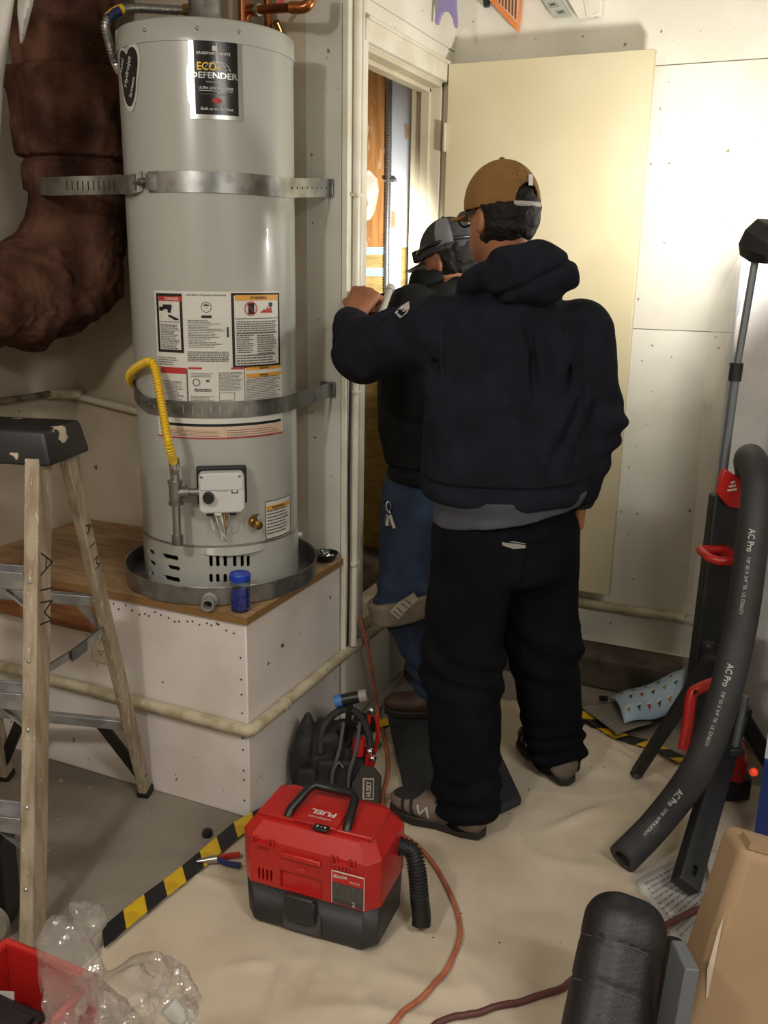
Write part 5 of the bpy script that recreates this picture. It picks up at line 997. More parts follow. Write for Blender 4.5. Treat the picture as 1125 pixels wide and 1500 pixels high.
for s0 in (.10, .46, .82):
    mb = MB(); text_mb(mb, 'AC Pro', .062, lambda a, b: tube_pt(s0+.17-a, b-.004), .017, .02); text_mb(mb, '7/8" ID X 3/4" TK  UL E326371', .15, lambda a, b: tube_pt(s0+.05-a, b-.004), .009); obj('lettering', mb, m_ink, ft)
# ================================================================== mattress in plastic against the far wall
m_quilt = M('white_quilted_fabric', '#cfcbc8', .8, c2='#c4bfbc', sc=8, bump=.2, bsc=150); m_pipg = M('grey_piping', '#8b8e92', .6)
X0, X1, Y0, Y1, Z0, Z1 = -.190, 1.35, 3.13, 3.335, .03, 1.66
ma = thing('mattress', 'white quilted mattress in clear plastic standing against the far wall', 'mattress', ((X0+X1)/2, Y0+.1, 0))
def quilt(x, z_): u = (x*5.2+z_*4.0); v = (x*5.2-z_*4.0); return .013*(abs(math.sin(u*math.pi*.8))*abs(math.sin(v*math.pi*.8)))**.5
mb = MB().grid(lambda u, v: (X0+(X1-X0)*u, Y0-quilt(X0+(X1-X0)*u, Z0+(Z1-Z0)*v)+.004*float(vn(np.array([u*20, v*22, 1.]))), Z0+(Z1-Z0)*v), 90, 100)
obj('front_panel', mb, m_quilt, ma, smooth=80)
obj('core', MB().box(((X0+X1)/2, (Y0+Y1)/2+.003, (Z0+Z1)/2), (X1-X0, Y1-Y0-.004, Z1-Z0)), m_quilt, ma, bevel=.02, seg=3)
obj('piping', MB().tube([(X0, Y0, Z0), (X0, Y0, Z1), (X1, Y0, Z1)], .009, 10), m_pipg, ma, smooth=50)
m_film = film_mat('clear_plastic_film', .16, .16, .12, .5, 14.)
zs_ = np.linspace(0, 1, 40)
def film(u, v):
    z_ = .02+1.70*v; left = np.interp(z_, [0, .4, .9, 1.3, 1.5, 1.72], [-.225, -.255, -.26, -.28, -.26, -.17]); x = left+(X1+.05-left)*u**1.6
    y = Y0-.028+.02*float(fbm(np.array([[x*5, z_*3.1, 2.]]), 3)[0]); 
    if x < X0: y += (X0-x)*1.4
    return (x, y, z_)
obj('plastic_cover', MB().grid(film, 60, 60), m_film, ma, smooth=80)
# ================================================================== things stacked at the lower right
m_blue2 = M('blue_printed_card', '#1d4f86', .35, c2='#1a477a', sc=3); m_navy = M('navy_printed_card', '#142c66', .35); m_wcard = M('white_printed_card', '#b9bcc6', .35); m_purp = M('indigo_print', '#2a2a5c', .4)
bc = GZ(1101, 1248); BXF = frame((bc[0], bc[1], 0), unit(np.array([.998, -.06, 0])), np.cross(np.array([0, 0, 1.]), unit(np.array([.998, -.06, 0]))))
bb = thing('blue_carton', 'tall blue and white printed carton at the right beside the tower light', 'carton', (bc[0]+.15, bc[1]+.1, 0))
HB = .70
obj('carton', MB().box((.17, .11, HB/2+.005), (.34, .22, HB-.01), BXF), m_blue2, bb, bevel=.003)
obj('white_panel', MB().box((.022, -.0015, .50), (.044, .003, .40), BXF), m_wcard, bb); obj('navy_base', MB().box((.17, -.0015, .150), (.34, .003, .28), BXF), m_navy, bb)
pp2 = obj('indigo_label', MB().box((.075, -.0035, .615), (.07, .002, .11), BXF), m_purp, bb); mb = MB(); text_mb(mb, 'a', .028, lambda a, b: BXF[0]+BXF[1]*(.062+a)+BXF[2]*-.0055+np.array([0, 0, .635+b]), .03, .02); text_mb(mb, 'D', .03, lambda a, b: BXF[0]+BXF[1]*(.062+a)+BXF[2]*-.0055+np.array([0, 0, .59+b]), .032, .02); obj('lettering', mb, m_wcard, pp2)
ct_ = BXF[0]+BXF[1]*.02+np.array([0, 0, HB+.01])
obj('crumpled_wrap', sdf_mesh(lambda P: np.abs(smin(ell(P, ct_+np.array([.02, .02, .005]), (.05, .06, .035)), caps(P, ct_, ct_+np.array([.13, .05, .07]), .03, .02), .03)+.02*fbm(P*26, 3))-.003, ct_-.12, ct_+.2, .006), M('yellowed_plastic', '#b7a98c', .25, alpha=.75, bump=.5, bsc=60), bb, smooth=50)
# tall brown cardboard box leaning at the lower right corner
m_card = M('brown_cardboard', '#9c8164', .75, c2='#8f7457', sc=3, stretch=(1, 1, 1))
P1 = DP(1090, 1240, 1.72); P0 = GZ(958, 1640, .016); ax_ = unit(P1-P0); wx = unit(np.array([.93, .36, 0])); wx = unit(wx-ax_*(wx@ax_)); nx = np.cross(wx, ax_)
cbx = thing('cardboard_box', 'tall brown cardboard box leaning in the lower right corner', 'box', P0)
Lc = np.linalg.norm(P1-P0)
CBF = (P0, wx, nx, ax_) if nx@FW > 0 else (P0, wx, -nx, ax_)
foot = lambda p: p+ax_*((.014-p[2])/ax_[2])          # every lower corner stands on the cloth
obj('box_body', MB().hexa([foot(P0+wx*a+CBF[2]*b) for a, b in ((0, 0), (.30, 0), (.30, .12), (0, .12))], [P0+wx*a+CBF[2]*b+ax_*Lc for a, b in ((0, 0), (.30, 0), (.30, .12), (0, .12))]), m_card, cbx, bevel=.022, seg=5)
obj('top_flap', MB().hexa([P0+ax_*(Lc-.004)+wx*a+CBF[2]*b for a, b in ((.01, .004), (.29, .004), (.29, .05), (.01, .05))], [P0+ax_*(Lc+.012)+wx*a+CBF[2]*b for a, b in ((.01, .0), (.29, .0), (.29, .05), (.01, .05))]), m_card, cbx)
lab = [(1065, 1332), (1060, 1345), (1037, 1460), (1034, 1463), (1036, 1420), (1052, 1362)]
def on_box(x, y): d = ray(x, y); n = CBF[2]; return CAM+d*((n@(P0-n*.0015-CAM))/(n@d))
obj('tape_label', MB().add([on_box(x, y) for x, y in lab], [tuple(range(len(lab)))]), M('pale_tape', '#bfb09c', .4), cbx)
# black rolled mat and a smaller roll beside it
m_roll = M('black_ribbed_vinyl', '#121214', .5, c2='#17171a', sc=4, wave=(34, 1.2, '#1b1b1e', 'Z', .5, .2), bump=.2, bsc=200)
R1 = DP(922, 1322, 1.80); R0 = GZ(850, 1700, .085); ra_ = unit(R1-R0); rw = unit(np.cross(ra_, FW)); rn = np.cross(rw, ra_)
rf_ = frame((0, 0, 0), rw, rn)
ro = thing('rolled_mat', 'black ribbed rolled mat standing beside the cardboard box', 'rolled mat', R0-np.array([0, 0, .085]))
Lr = np.linalg.norm(R1-R0)
obj('roll', sdf_mesh(lambda P: rbox(P, (R0+R1)/2, (.078, .065, Lr/2+.012), .058, (None, rw, rn, ra_))+.001*fbm(P*20, 2)+.004*np.exp(-((((P-f32(R1))@f32(ra_))+.085)/.004)**2)+.004*np.exp(-((((P-f32(R1))@f32(ra_))+.16)/.004)**2), np.minimum(R0, R1)-.12, np.maximum(R0, R1)+.12, .007), m_roll, ro, smooth=50)
for d_ in (.085, .165):
    c0 = R1-ra_*d_; obj('stitching', MB().tube([c0+rw*.0785*math.cos(a)*1.0-FW*0+rn*.066*math.sin(a) for a in np.linspace(math.pi, 2*math.pi, 24)], .0013, 6), m_web, ro)
    c0 = R1-ra_*d_; obj('stitching', MB().tube([c0+rw*.0785*math.cos(a)+rn*.066*math.sin(a) for a in np.linspace(0, math.pi, 24)], .0013, 6), m_web, ro)
S1 = DP(986, 1386, 2.06); S0 = GZ(972, 1512, .05)
tag(obj('small_roll', MB().tube([S0-np.array([0, 0, .03]), S0, S1, S1+unit(S1-S0)*.012], [.028, .036, .036, .022], 20), m_roll, smooth=50), 'slim black roll tucked behind the ribbed rolled mat', 'roll')
G1 = DP(1004, 1398, 1.63); G0 = GZ(950, 1690, .012); ga_ = unit(G1-G0); gw = unit(np.array([.6, .8, 0])); gn = np.cross(gw, ga_)
tag(obj('grey_panel', MB().beam(G0, G1, .08, .026, unit(FW*np.array([1, 1, 0])-ga_*(ga_@(FW*np.array([1, 1, 0]))))), M('slate_grey_panel', '#5d6166', .5), bevel=.003), 'slate grey flat panel between the rolled mat and the cardboard box', 'panel')
# papers in a clear bag on the cloth
m_paper2 = M('white_paper', '#bab7b3', .7)
pg = [GZ(930, 1300)[:2], GZ(1005, 1262)[:2], GZ(1062, 1335)[:2], GZ(1000, 1405)[:2]]
mp_ = thing('instruction_sheet', 'printed white instruction sheets in a clear plastic sleeve under the light stand', 'papers', (pg[0][0], pg[0][1], .02))
def quad(pts, z_, n=10, amp=.004):
    A_, B_, C_, D2 = [np.array(p) for p in pts]; 
    def fn(u, v): p = (A_*(1-u)+B_*u)*(1-v)+(D2*(1-u)+C_*u)*v; return (p[0], p[1], z_+amp*float(vn(np.array([p[0]*22, p[1]*22, 3.]))))
    return MB().grid(fn, n, n)
obj('sheet', quad(pg, .021), m_paper2, mp_, smooth=60, solid=.0012)
g = MB(); A_, B_, C_, D2 = [np.array(p) for p in pg]
for i in range(11):
    v = .10+i*.075; u = .08
    while u < .8: w_ = random.uniform(.03, .12); q4 = [(A_*(1-a)+B_*a)*(1-b)+(D2*(1-a)+C_*a)*b for a, b in ((u, v), (u+w_, v), (u+w_, v+.022), (u, v+.022))]; g.add([(p[0], p[1], .0252) for p in q4], [(0, 1, 2, 3)]); u += w_+.02
obj('fine_print', g, m_greyp, mp_)['kind'] = 'stuff'
obj('plastic_sleeve', quad([np.array(p)+(np.array(p)-np.mean(pg, axis=0))*.12 for p in pg], .0285, 14, .004), m_film, mp_, smooth=80)
fl2 = [GZ(1030, 1240, .02)[:2], GZ(1062, 1262, .02)[:2], GZ(1075, 1310, .02)[:2], GZ(1040, 1300, .02)[:2]]
tag(obj('card_sheet', quad(fl2, .03), m_paper2, smooth=60, solid=.003), 'blank white card lying behind the light stand foot', 'card')
# ================================================================== wrapping paper and woven mat at the far wall
m_wrap = M('pale_blue_wrap', '#9fb4c6', .45, c2='#93a9bd', sc=5)
wa, wb_, wc_, wd2 = GZ(893, 1022, .045), GY(1004, 980, 3.34), GZ(996, 1044, .06), GZ(915, 1060, .045)
wr = thing('wrapping_paper', 'pale blue wrapping paper with little triangle figures propped on the curb', 'wrapping paper', (wd2+wa)/2)
def wfn(u, v, lift=0.): p = (wa*(1-u)+wb_*u)*(1-v)+(wd2*(1-u)+wc_*u)*v; return p+np.array([0, -.2, 1.])*(.035*math.sin(math.pi*v)+.006*math.sin(u*9)+lift)
obj('sheet', MB().grid(wfn, 24, 14), m_wrap, wr, smooth=80, solid=.001)
cols = [M('wrap_'+c_, '#'+c_, .5) for c_ in ('8e2a2c', '2d3f3c', '8d7a4e', '3c3f4d')]; mw = M('wrap_white', '#cfcac4', .5); k = 0
for i in range(5):
    for j in range(3):
        u = .12+i*.17+(.08 if j % 2 else 0); v = .18+j*.3
        if u > .95: continue
        tri = MB().add([wfn(u-.035, v-.03, .0022), wfn(u+.035, v-.06, .0022), wfn(u+.01, v+.08, .0022)], [(0, 1, 2)]); fg = obj('figure', tri, cols[k % 4], wr); obj('figure_band', MB().add([wfn(u-.04, v-.06, .0026), wfn(u+.04, v-.09, .0026), wfn(u+.04, v-.055, .0026), wfn(u-.04, v-.025, .0026)], [(0, 1, 2, 3)]), mw, fg); k += 1
obj('dark_tip', MB().box((0, 0, 0), (.03, .02, .012), frame(GZ(884, 1023, .02), RX, np.cross(np.array([0, 0, 1.]), RX))), m_bplast, wr)
m_weave = M('grey_woven_mat', '#8b867c', .9, wave=(55, .4, '#5d594f', 'X', .5, .2), bump=.4, bsc=260)
wm = [GZ(856, 1042)[:2], GZ(905, 1045)[:2], GZ(925, 1082)[:2], GZ(905, 1088)[:2], GZ(880, 1072)[:2]]
wq = [GZ(848, 1045)[:2], GZ(915, 1038)[:2], GZ(955, 1070)[:2], GZ(903, 1088)[:2]]
tag(obj('woven_mat', quad(wq, .031, 14, .008), m_weave, smooth=80, solid=.004), 'small grey woven mat scrap below the wrapping paper', 'mat')
# ================================================================== red crate, black case and clear bag at the lower left
Pk = GZ(9, 1381, .30); Qk = GZ(142, 1434, .30); cu = unit((Qk-Pk)*np.array([1, 1, 0])); cv = -np.cross(np.array([0, 0, 1.]), cu); CW = float(np.linalg.norm((Qk-Pk)[:2])); CDp = .30
KF = (np.array([Pk[0], Pk[1], 0.]), cu, cv, np.array([0, 0, 1.])); kp2 = lambda a, b, c_: KF[0]+cu*a+cv*b+np.array([0, 0, c_])
cr = thing('red_crate', 'open red plastic tool crate at the lower left', 'crate', kp2(CW/2, CDp/2, 0))
wall_ = lambda a0, b0, a1, b1, t=.008: MB().hexa([kp2(a0, b0, .0), kp2(a1, b0, .0), kp2(a1, b1, .0), kp2(a0, b1, .0)][::-1] if False else [kp2(a0, b1, .0), kp2(a1, b1, .0), kp2(a1, b0, .0), kp2(a0, b0, .0)], [kp2(a0, b1, .3), kp2(a1, b1, .3), kp2(a1, b0, .3), kp2(a0, b0, .3)])
for a0, b0, a1, b1 in ((0, 0, CW, .008), (0, CDp-.008, CW, CDp), (0, .008, .008, CDp-.008), (CW-.008, .008, CW, CDp-.008)): obj('side_wall', wall_(a0, b0, a1, b1), m_vred, cr, bevel=.002)
obj('bottom', wall_(0.006, .006, CW-.006, CDp-.006), m_vred, cr).scale = (1, 1, .03)
obj('rim', MB().tube([kp2(0, 0, .3), kp2(CW, 0, .3), kp2(CW, CDp, .3), kp2(0, CDp, .3), kp2(0, 0, .3)], .010, 8), m_vred, cr, smooth=40)
ko = GZ(-12, 1446, .235); kk = np.array([(ko-KF[0])@cu, (ko-KF[0])@cv]); kb = max(.012, kk[1]); ka = .012
kc = thing('drill_case', 'black hard tool case with red latch lying in the red crate', 'case', kp2(.08, kb+.06, .01))
obj('case_body', MB().box((0, 0, 0), (.135, .15, .225), (kp2(ka+.07, kb+.075, .1225), cu, cv, np.array([0, 0, 1.]))), m_vblk, kc, bevel=.012, seg=3)
obj('lid_ridge', MB().box((0, 0, 0), (.11, .05, .012), (kp2(ka+.07, kb+.05, .239), cu, cv, np.array([0, 0, 1.]))), m_vblk, kc, bevel=.004)
lt = obj('latch', MB().box((0, 0, 0), (.045, .06, .02), (kp2(ka+.15, kb+.06, .225), cu, cv, np.array([0, 0, 1.]))), m_vred, kc, bevel=.004)
for i in range(3): obj('latch_rib', MB().box((0, 0, 0), (.006, .05, .006), (kp2(ka+.138+i*.013, kb+.06, .237), cu, cv, np.array([0, 0, 1.]))), m_vred, lt)
tag(obj('paper_slip', MB().hexa([kp2(.02, .06, .20), kp2(.07, .06, .20), kp2(.07, .062, .20), kp2(.02, .062, .20)], [kp2(.02, .045, .232), kp2(.06, .045, .245), kp2(.06, .047, .245), kp2(.02, .047, .232)]), m_paper2), 'white paper slip sticking up inside the red crate', 'paper')
# crumpled clear bag
m_bag = film_mat('clear_bag_film', .07, .17, .07, .7, 34.)
Ba = DP(105, 1425, 1.50); Bb = GZ(225, 1480, .09)
def bagsdf(P):
    d = ell(P, Ba, (.042, .03, .098), frame((0, 0, 0), RR, -FW) if False else (None, RR, FW, UU)); d = smin(d, ell(P, DP(205, 1468, 1.66), (.10, .06, .065), (None, RR, FW, UU)), .05); d = smin(d, caps(P, DP(130, 1480, 1.55), DP(110, 1560, 1.50), .05, .06), .04)
    n1 = fbm(P*11, 3); n2 = np.abs(vn(P*np.array([19, 19, 13], np.float32))); return np.abs(d+.035*n1-.03*n2+.012*np.abs(vn(P*41)))-.0022
clb = thing('clear_plastic_bag', 'crumpled clear plastic bag spilling over the red crate onto the cloth', 'plastic bag', Bb)
mbb = sdf_mesh(lambda P: ell(P, Ba, (.044, .03, .10), (None, RR, FW, UU)), np.zeros(3), np.ones(3)*.01, .01) if False else None
def bagsolid(P):
    d = ell(P, Ba, (.042, .03, .098), (None, RR, FW, UU)); d = smin(d, ell(P, DP(205, 1468, 1.66), (.105, .06, .068), (None, RR, FW, UU)), .05); d = smin(d, caps(P, DP(130, 1480, 1.55), DP(115, 1550, 1.50), .045, .055), .04)
    return d+.036*fbm(P*12, 3)-.075*np.abs(vn(P*np.array([17, 17, 11], np.float32)))+.045*np.abs(vn(P*29))
lo_ = np.minimum(DP(60, 1340, 1.42), DP(300, 1560, 1.8))-.12; hi_ = np.maximum(DP(60, 1340, 1.42), DP(300, 1560, 1.8))+.12
obj('film', sdf_mesh(bagsolid, lo_, hi_, .0085), m_bag, clb, smooth=22)
wbp = DP(262, 1488, 1.70); wbo = thing('white_bottle', 'small white plastic bottle lying inside the clear bag', 'bottle', wbp)
bd = unit(RR*.7-UU*.7); obj('bottle_body', MB().tube([wbp-bd*.03, wbp-bd*.028, wbp+bd*.018, wbp+bd*.024], [.012, .018, .018, .012], 16), m_white, wbo, smooth=40); obj('bottle_cap', MB().tube([wbp+bd*.022, wbp+bd*.04], .012, 14), m_white, wbo, smooth=40)
# ================================================================== things high on the far wall
m_purple = M('lilac_plastic', '#8a7cab', .4); m_osign = M('orange_sign', '#d98443', .45, c2='#cf7838', sc=8)
YF = ((0, 0, 0), np.array([1., 0, 0]), np.array([0, 0, 1.]), np.array([0, -1., 0])); YF = (np.zeros(3),)+YF[1:]
def wallpoly(name, pts, y0, th, mat, parent=None, bevel=.0):
    q = [GY(x, y, y0) for x, y in pts]; return obj(name, MB().prism([(p[0], p[2]) for p in q], -y0, -y0+th, YF), mat, parent, bevel=bevel)
pu = thing('lilac_hanger', 'lilac plastic two pronged hanger hanging in the corner above the door', 'hanger', GY(655, 30, 3.30))
wallpoly('prongs', [(641, -50), (642, 5), (638, 32), (640, 37), (644, 37), (647, 26), (651, 19), (655, 17), (660, 20), (664, 28), (667, 41), (671, 42), (672, 36), (670, 5), (672, -50)], 3.30, .012, m_purple, pu, .003)
hk = GY(656, -40, 3.306); obj('hanging_hook', MB().tube([hk, (hk[0], hk[1], 2.71)], .003, 8), m_steel, pu)
sg = thing('orange_sign', 'orange sign board with dark lettering hung high above the open door', 'sign', GY(750, 40, 3.53))
wallpoly('board', [(712, -5), (760, 48), (764, 25), (770, -60), (712, -60)], 3.535, .03, m_osign, sg, .002)
wallpoly('pale_field', [(722, -4), (758, 35), (765, -50), (722, -50)], 3.504, .002, M('peach_field', '#d8a482', .5), sg)
for i in range(7): wallpoly('dark_stroke', [(727+i*4.9, -60), (727+i*4.9+2.0, -60), (726+i*4.7+2.0, 1+i*4.6), (726+i*4.7, -1+i*4.6)], 3.5015, .0015, M('sign_ink', '#5d3a28', .5), sg)
wallpoly('mount_block', [(708, -20), (717, -20), (718, 10), (711, 12)], 3.54, .02, m_bplast, sg)
ps = thing('outlet_strip', 'grey outlet strip fixed high on the far wall', 'power strip', GY(830, 30, 3.54))
wallpoly('strip_body', [(775, -30), (787, -12), (812, 27), (838, 24), (822, -2), (804, -30)], 3.54, .025, M('pale_grey_plastic', '#a9aaa0', .4), ps, .003)
for (x, y) in ((797, -4), (808, 8), (820, 19)): sl_ = wallpoly('outlet', [(x-6, y-2), (x+7, y-4), (x+11, y+1), (x-2, y+3)], 3.5135, .002, M('outlet_face', '#8e8f86', .4), ps); wallpoly('slot', [(x-2, y-1), (x+5, y-2.4), (x+5, y-1.2), (x-2, y+.2)], 3.5108, .0015, m_dark, sl_)  # openings are flat dark plates, their shade put into the colour
wd3 = thing('white_wall_box', 'white painted box chase coming down beside the outlet strip', 'box', GY(865, 30, 3.52))
wallpoly('chase', [(836, -50), (836, 5), (852, 33), (884, 27), (888, -50)], 3.545, .05, m_white_wall, wd3, .003); wallpoly('cover_plate', [(845, -50), (860, 26), (866, 25), (853, -50)], 3.494, .003, m_trim, wd3)
# ================================================================== people
m_skin = M('skin', '#9a6547', .5, c2='#8b5840', sc=9, spec=.4)
m_hair = M('dark_curly_hair', '#120d0b', .6, c2='#211916', sc=60, lo=.45, hi=.75, bump=1., bsc=130, spec=.25)
Zv = np.array([0, 0, 1.])
def hand_prims(wrist, u, n, side, curl=(60, 70, 50), thumb=35, spread=1.0, sc=1.0):
    """palm and five fingers: wrist point, finger direction, back-of-hand normal, side=+1 puts the thumb on the u x n side"""
    u = unit(u); n = unit(np.asarray(n)-u*(u@np.asarray(n))); w_ = np.cross(u, n)*side; palm = []; fing = []
    lens = np.array([(.040, .024, .019), (.044, .028, .020), (.041, .026, .019), (.032, .020, .017)])*sc
    for i, o in enumerate((.030, .010, -.010, -.029)):
        k0 = wrist+u*(.088 if i in (1, 2) else .082)*sc+w_*o*spread*sc; palm.append((wrist+u*.012+w_*o*.55, k0, .0165*sc, .0135*sc)); p = k0; a = 0; pts = [p]
        for L_, c_ in zip(lens[i], curl):
            a += math.radians(c_); d = u*math.cos(a)-n*math.sin(a); p = p+d*L_; pts.append(p)
        fing.append((pts, [.0105, .0095, .0088, .0078]))
    t0 = wrist+u*.028+w_*.024-n*.004; t1 = t0+unit(u*.65+w_*.7-n*.25)*.044; t2 = t1+unit(u*.85+w_*math.cos(math.radians(thumb))*.2-n*math.sin(math.radians(thumb))*1.0)*.032; t3 = t2+unit(u*.8-w_*.25-n*.6)*.026
    fing.append(([t0, t1, t2, t3], [.0145, .0118, .0105, .0090])); return palm, fing
def hand_sdf(P, H):
    palm, fing = H; d = None
    for a, b, ra, rb in palm: e = caps(P, a, b, ra, rb); d = e if d is None else smin(d, e, .012)
    for pts, rs in fing: d = smin(d, chain(P, pts, rs, .003), .004)
    return d
def person(cfg):
    h = math.radians(cfg['heading']); Fv = np.array([math.cos(h), math.sin(h), 0]); Rt = np.array([math.sin(h), -math.cos(h), 0]); B = np.array(cfg['base']+(0,), float)
    loc = lambda x, y, z_: B+Rt*x+Fv*y+Zv*z_
    J = {k: (loc(*v) if isinstance(v, tuple) else np.asarray(v, float)) for k, v in cfg['J'].items()}
    hh = math.radians(cfg['head_heading']); pit = math.radians(cfg.get('pitch', 0)); hf0 = np.array([math.cos(hh), math.sin(hh), 0]); hr = np.array([math.sin(hh), -math.cos(hh), 0]); hf = hf0*math.cos(pit)-Zv*math.sin(pit); hu = np.cross(hr, hf)
    HCn = np.asarray(cfg['head'], float); hp_ = lambda a, b, c_: HCn+hr*a+hf*b+hu*c_; HFm = (None, hr, hf, hu)
    prof = cfg['prof']                       # torso: z, half width, half depth, centre forward
    pz, pa, pb, pc2 = [np.array(v, np.float32) for v in zip(*prof)]
    lean = f32(cfg.get('lean', (0, 0)))
    def torso(P, grow=0.):
        q = P-f32(B); z_ = q[..., 2]; x = q@f32(Rt); y = q@f32(Fv); t = np.clip((z_-.9)/.6, 0, 1.2); x = x-lean[0]*t; y = y-lean[1]*t
        a = np.interp(z_, pz, pa).astype(np.float32)+grow; b = np.interp(z_, pz, pb).astype(np.float32)+grow; c_ = np.interp(z_, pz, pc2).astype(np.float32)
        k = np.sqrt((x/a)**2+((y-c_)/b)**2)+1e-6; return (k-1)*np.minimum(a, b)*.9
    HL = hand_prims(*cfg['handL']); HRr = hand_prims(*cfg['handR'])
    nk = (HCn-hf*.022-hu*.07, loc(lean[0]*1., lean[1]*1.-.005, 1.46))
    def body(P):
        d = ell(P, HCn+hu*.012, (.075, .096, .104), HFm); d = smin(d, ell(P, hp_(0, .036, -.068), (.058, .062, .058), HFm), .035)
        d = smin(d, caps(P, hp_(0, .098, -.005), hp_(0, .112, -.032), .008, .013), .014)         # nose
        d = smin(d, caps(P, hp_(-.032, .085, .02), hp_(.032, .085, .02), .012, .012), .02)       # brow
        d = smax(d, -caps(P, hp_(-.022, .103, -.068), hp_(.022, .103, -.068), .0035), .006)      # mouth
        for s_ in (-1, 1):
            d = smax(d, -ell(P, hp_(s_*.031, .096, .004), (.015, .012, .009), HFm), .008)
            e = ell(P, hp_(s_*.079, -.008, -.012), (.011, .020, .032), HFm); e = smax(e, -ell(P, hp_(s_*.092, -.003, -.008), (.009, .010, .018), HFm), .006); d = smin(d, e, .008)
        d = smin(d, caps(P, nk[0], nk[1], .056, .068), .03)
        t = smax(torso(P, -.055), P[..., 2]-1.5, .05); t = smax(t, .80-P[..., 2], .05); d = smin(d, t, .05)
        for s_ in 'LR':
            d = smin(d, chain(P, [J['sh'+s_], J['el'+s_], J['wr'+s_]], [.05, .04, .028], .02), .03)
            d = smin(d, chain(P, [J['hip'+s_], J['kn'+s_], J['an'+s_]], [.078, .052, .04], .03), .04)
            d = smin(d, hand_sdf(P, HL if s_ == 'L' else HRr), .012)
        return d
    allp = np.array([HCn]+list(J.values())+[q for H in (HL, HRr) for pts, _ in H[1] for q in pts]); lo_, hi_ = allp.min(0)-.2, allp.max(0)+.2; lo_[2] = 0
    o = obj('person', sdf_mesh(body, lo_, hi_, .0050, 20), m_skin, smooth=80); tag(o, cfg['label'], 'person')
    # top garment
    sr = cfg['sleeve']; zb_ = cfg['hem']
    def wr_(P, amp, st, seed): return amp*(np.abs(vn(P*f32(st)+seed))*2-.5)
    hood = cfg.get('hood'); CR = []
    for pts, k0, am, wd_ in cfg.get('creases', []):
        q = []
        for x, y in pts:
            k = k0-.4; d0 = ray(x, y)
            for _ in range(90):
                v = float(torso(f32(CAM+d0*k)[None])[0])
                if v < .001: break
                k += max(.004, v*.5)
            q.append(CAM+d0*(k if k < k0+.3 else k0))
        CR += [(q[0], q[-1], am*1.7, wd_*1.15)]
    def top(P):
        d = torso(P); d = smax(d, zb_-P[..., 2], .012); d = smax(d, P[..., 2]-1.58, .03)
        d = d+np.where(P[..., 2] < zb_+.06, .010*np.exp(-((P[..., 2]-zb_-.058)/.012)**2), 0)
        d = d+wr_(P, .010, (9, 9, 5), 3.)+.006*vn(P*f32((24, 24, 9)))
        for ca_, cb2, am, wd_ in CR:
            dd = f32(cb2)-f32(ca_); tt = np.clip(((P-f32(ca_))@dd)/float(dd@dd), 0, 1); r_ = np.sqrt(((P-f32(ca_)-tt[..., None]*dd)**2).sum(-1)); fade = np.clip(4*tt*(1-tt), 0, 1); d = d+fade*(am*np.exp(-(r_/wd_)**2)-am*.6*np.exp(-((r_-2.2*wd_)/wd_)**2))
        for s_ in 'LR':
            a, b, c_ = J['sh'+s_], J['el'+s_], J['wr'+s_]; ax1 = unit(c_-b); e = chain(P, [a, b, c_], sr, .03)
            sa = ((P-f32(b))@f32(ax1)); e = e+.007*np.sin(sa*75+6*vn(P*9))*np.exp(-((sa-.03)/.13)**2)+wr_(P, .009, (14, 14, 14), 8.); cut = ((P-f32(c_))@f32(ax1))-.012; e = smax(e, cut, .008); d = smin(d, e, .045)
        if hood:
            hc_ = hood['c']; ring = np.abs(1.0); q = P-f32(hood['ring']); rx = q@f32(Rt); ry = q@f32(Fv); rz = q[..., 2]+.35*ry; rad = np.sqrt((rx/.115)**2+(ry/.105)**2)+1e-6; tor = np.sqrt(((rad-1)*.108)**2+rz**2)-.036; d = smin(d, tor, .03)
            s = ell(P, hc_, hood['r'], (None, Rt, Fv, Zv)); s = s+.012*np.exp(-((((P-f32(hc_))@f32(unit(Zv*.9-Rt*.45)))+.012)/.010)**2)+.010*np.sin(((P-f32(hc_))@f32(unit(Zv*.8+Rt*.6)))*70+5*vn(P*10))*.5; d = smin(d, s, .018)
        else:
            d = smin(d, caps(P, nk[1]-Zv*.02, nk[1]+Zv*.085, .092, .080), .03)
        d = smax(d, -caps(P, nk[1]-Zv*.03, nk[0]+Zv*.03, .060, .060), .01)
        return d
    tl_ = np.array([J['shL'], J['shR'], J['elL'], J['elR'], J['wrL'], J['wrR'], loc(-.27, 0, zb_), loc(.27, 0, zb_), loc(0, .25, 1.0), loc(0, -.25, 1.7)]); 
    jk = obj(cfg['top'][0], sdf_mesh(top, tl_.min(0)-.13, tl_.max(0)+np.array([.13, .13, .06]), .0065, 20), cfg['top'][1], o, smooth=70)
    for s_ in 'LR':
        b, c_ = J['el'+s_], J['wr'+s_]; ax1 = unit(c_-b); fr2 = frame(c_-ax1*.03, np.cross(ax1, Zv), np.cross(np.cross(ax1, Zv), ax1)); r2 = sr[2]*.86
        obj('cuff', MB().lathe([(r2*.95, 0), (r2*1.04, .008), (r2*1.02, .045), (r2*.9, .055), (r2*.78, .053), (r2*.8, 0)], 28, (c_-ax1*.02, fr2[1], np.cross(ax1, fr2[1]), ax1)), cfg['top'][2], jk, smooth=60)
    # trousers
    tr = cfg['leg']
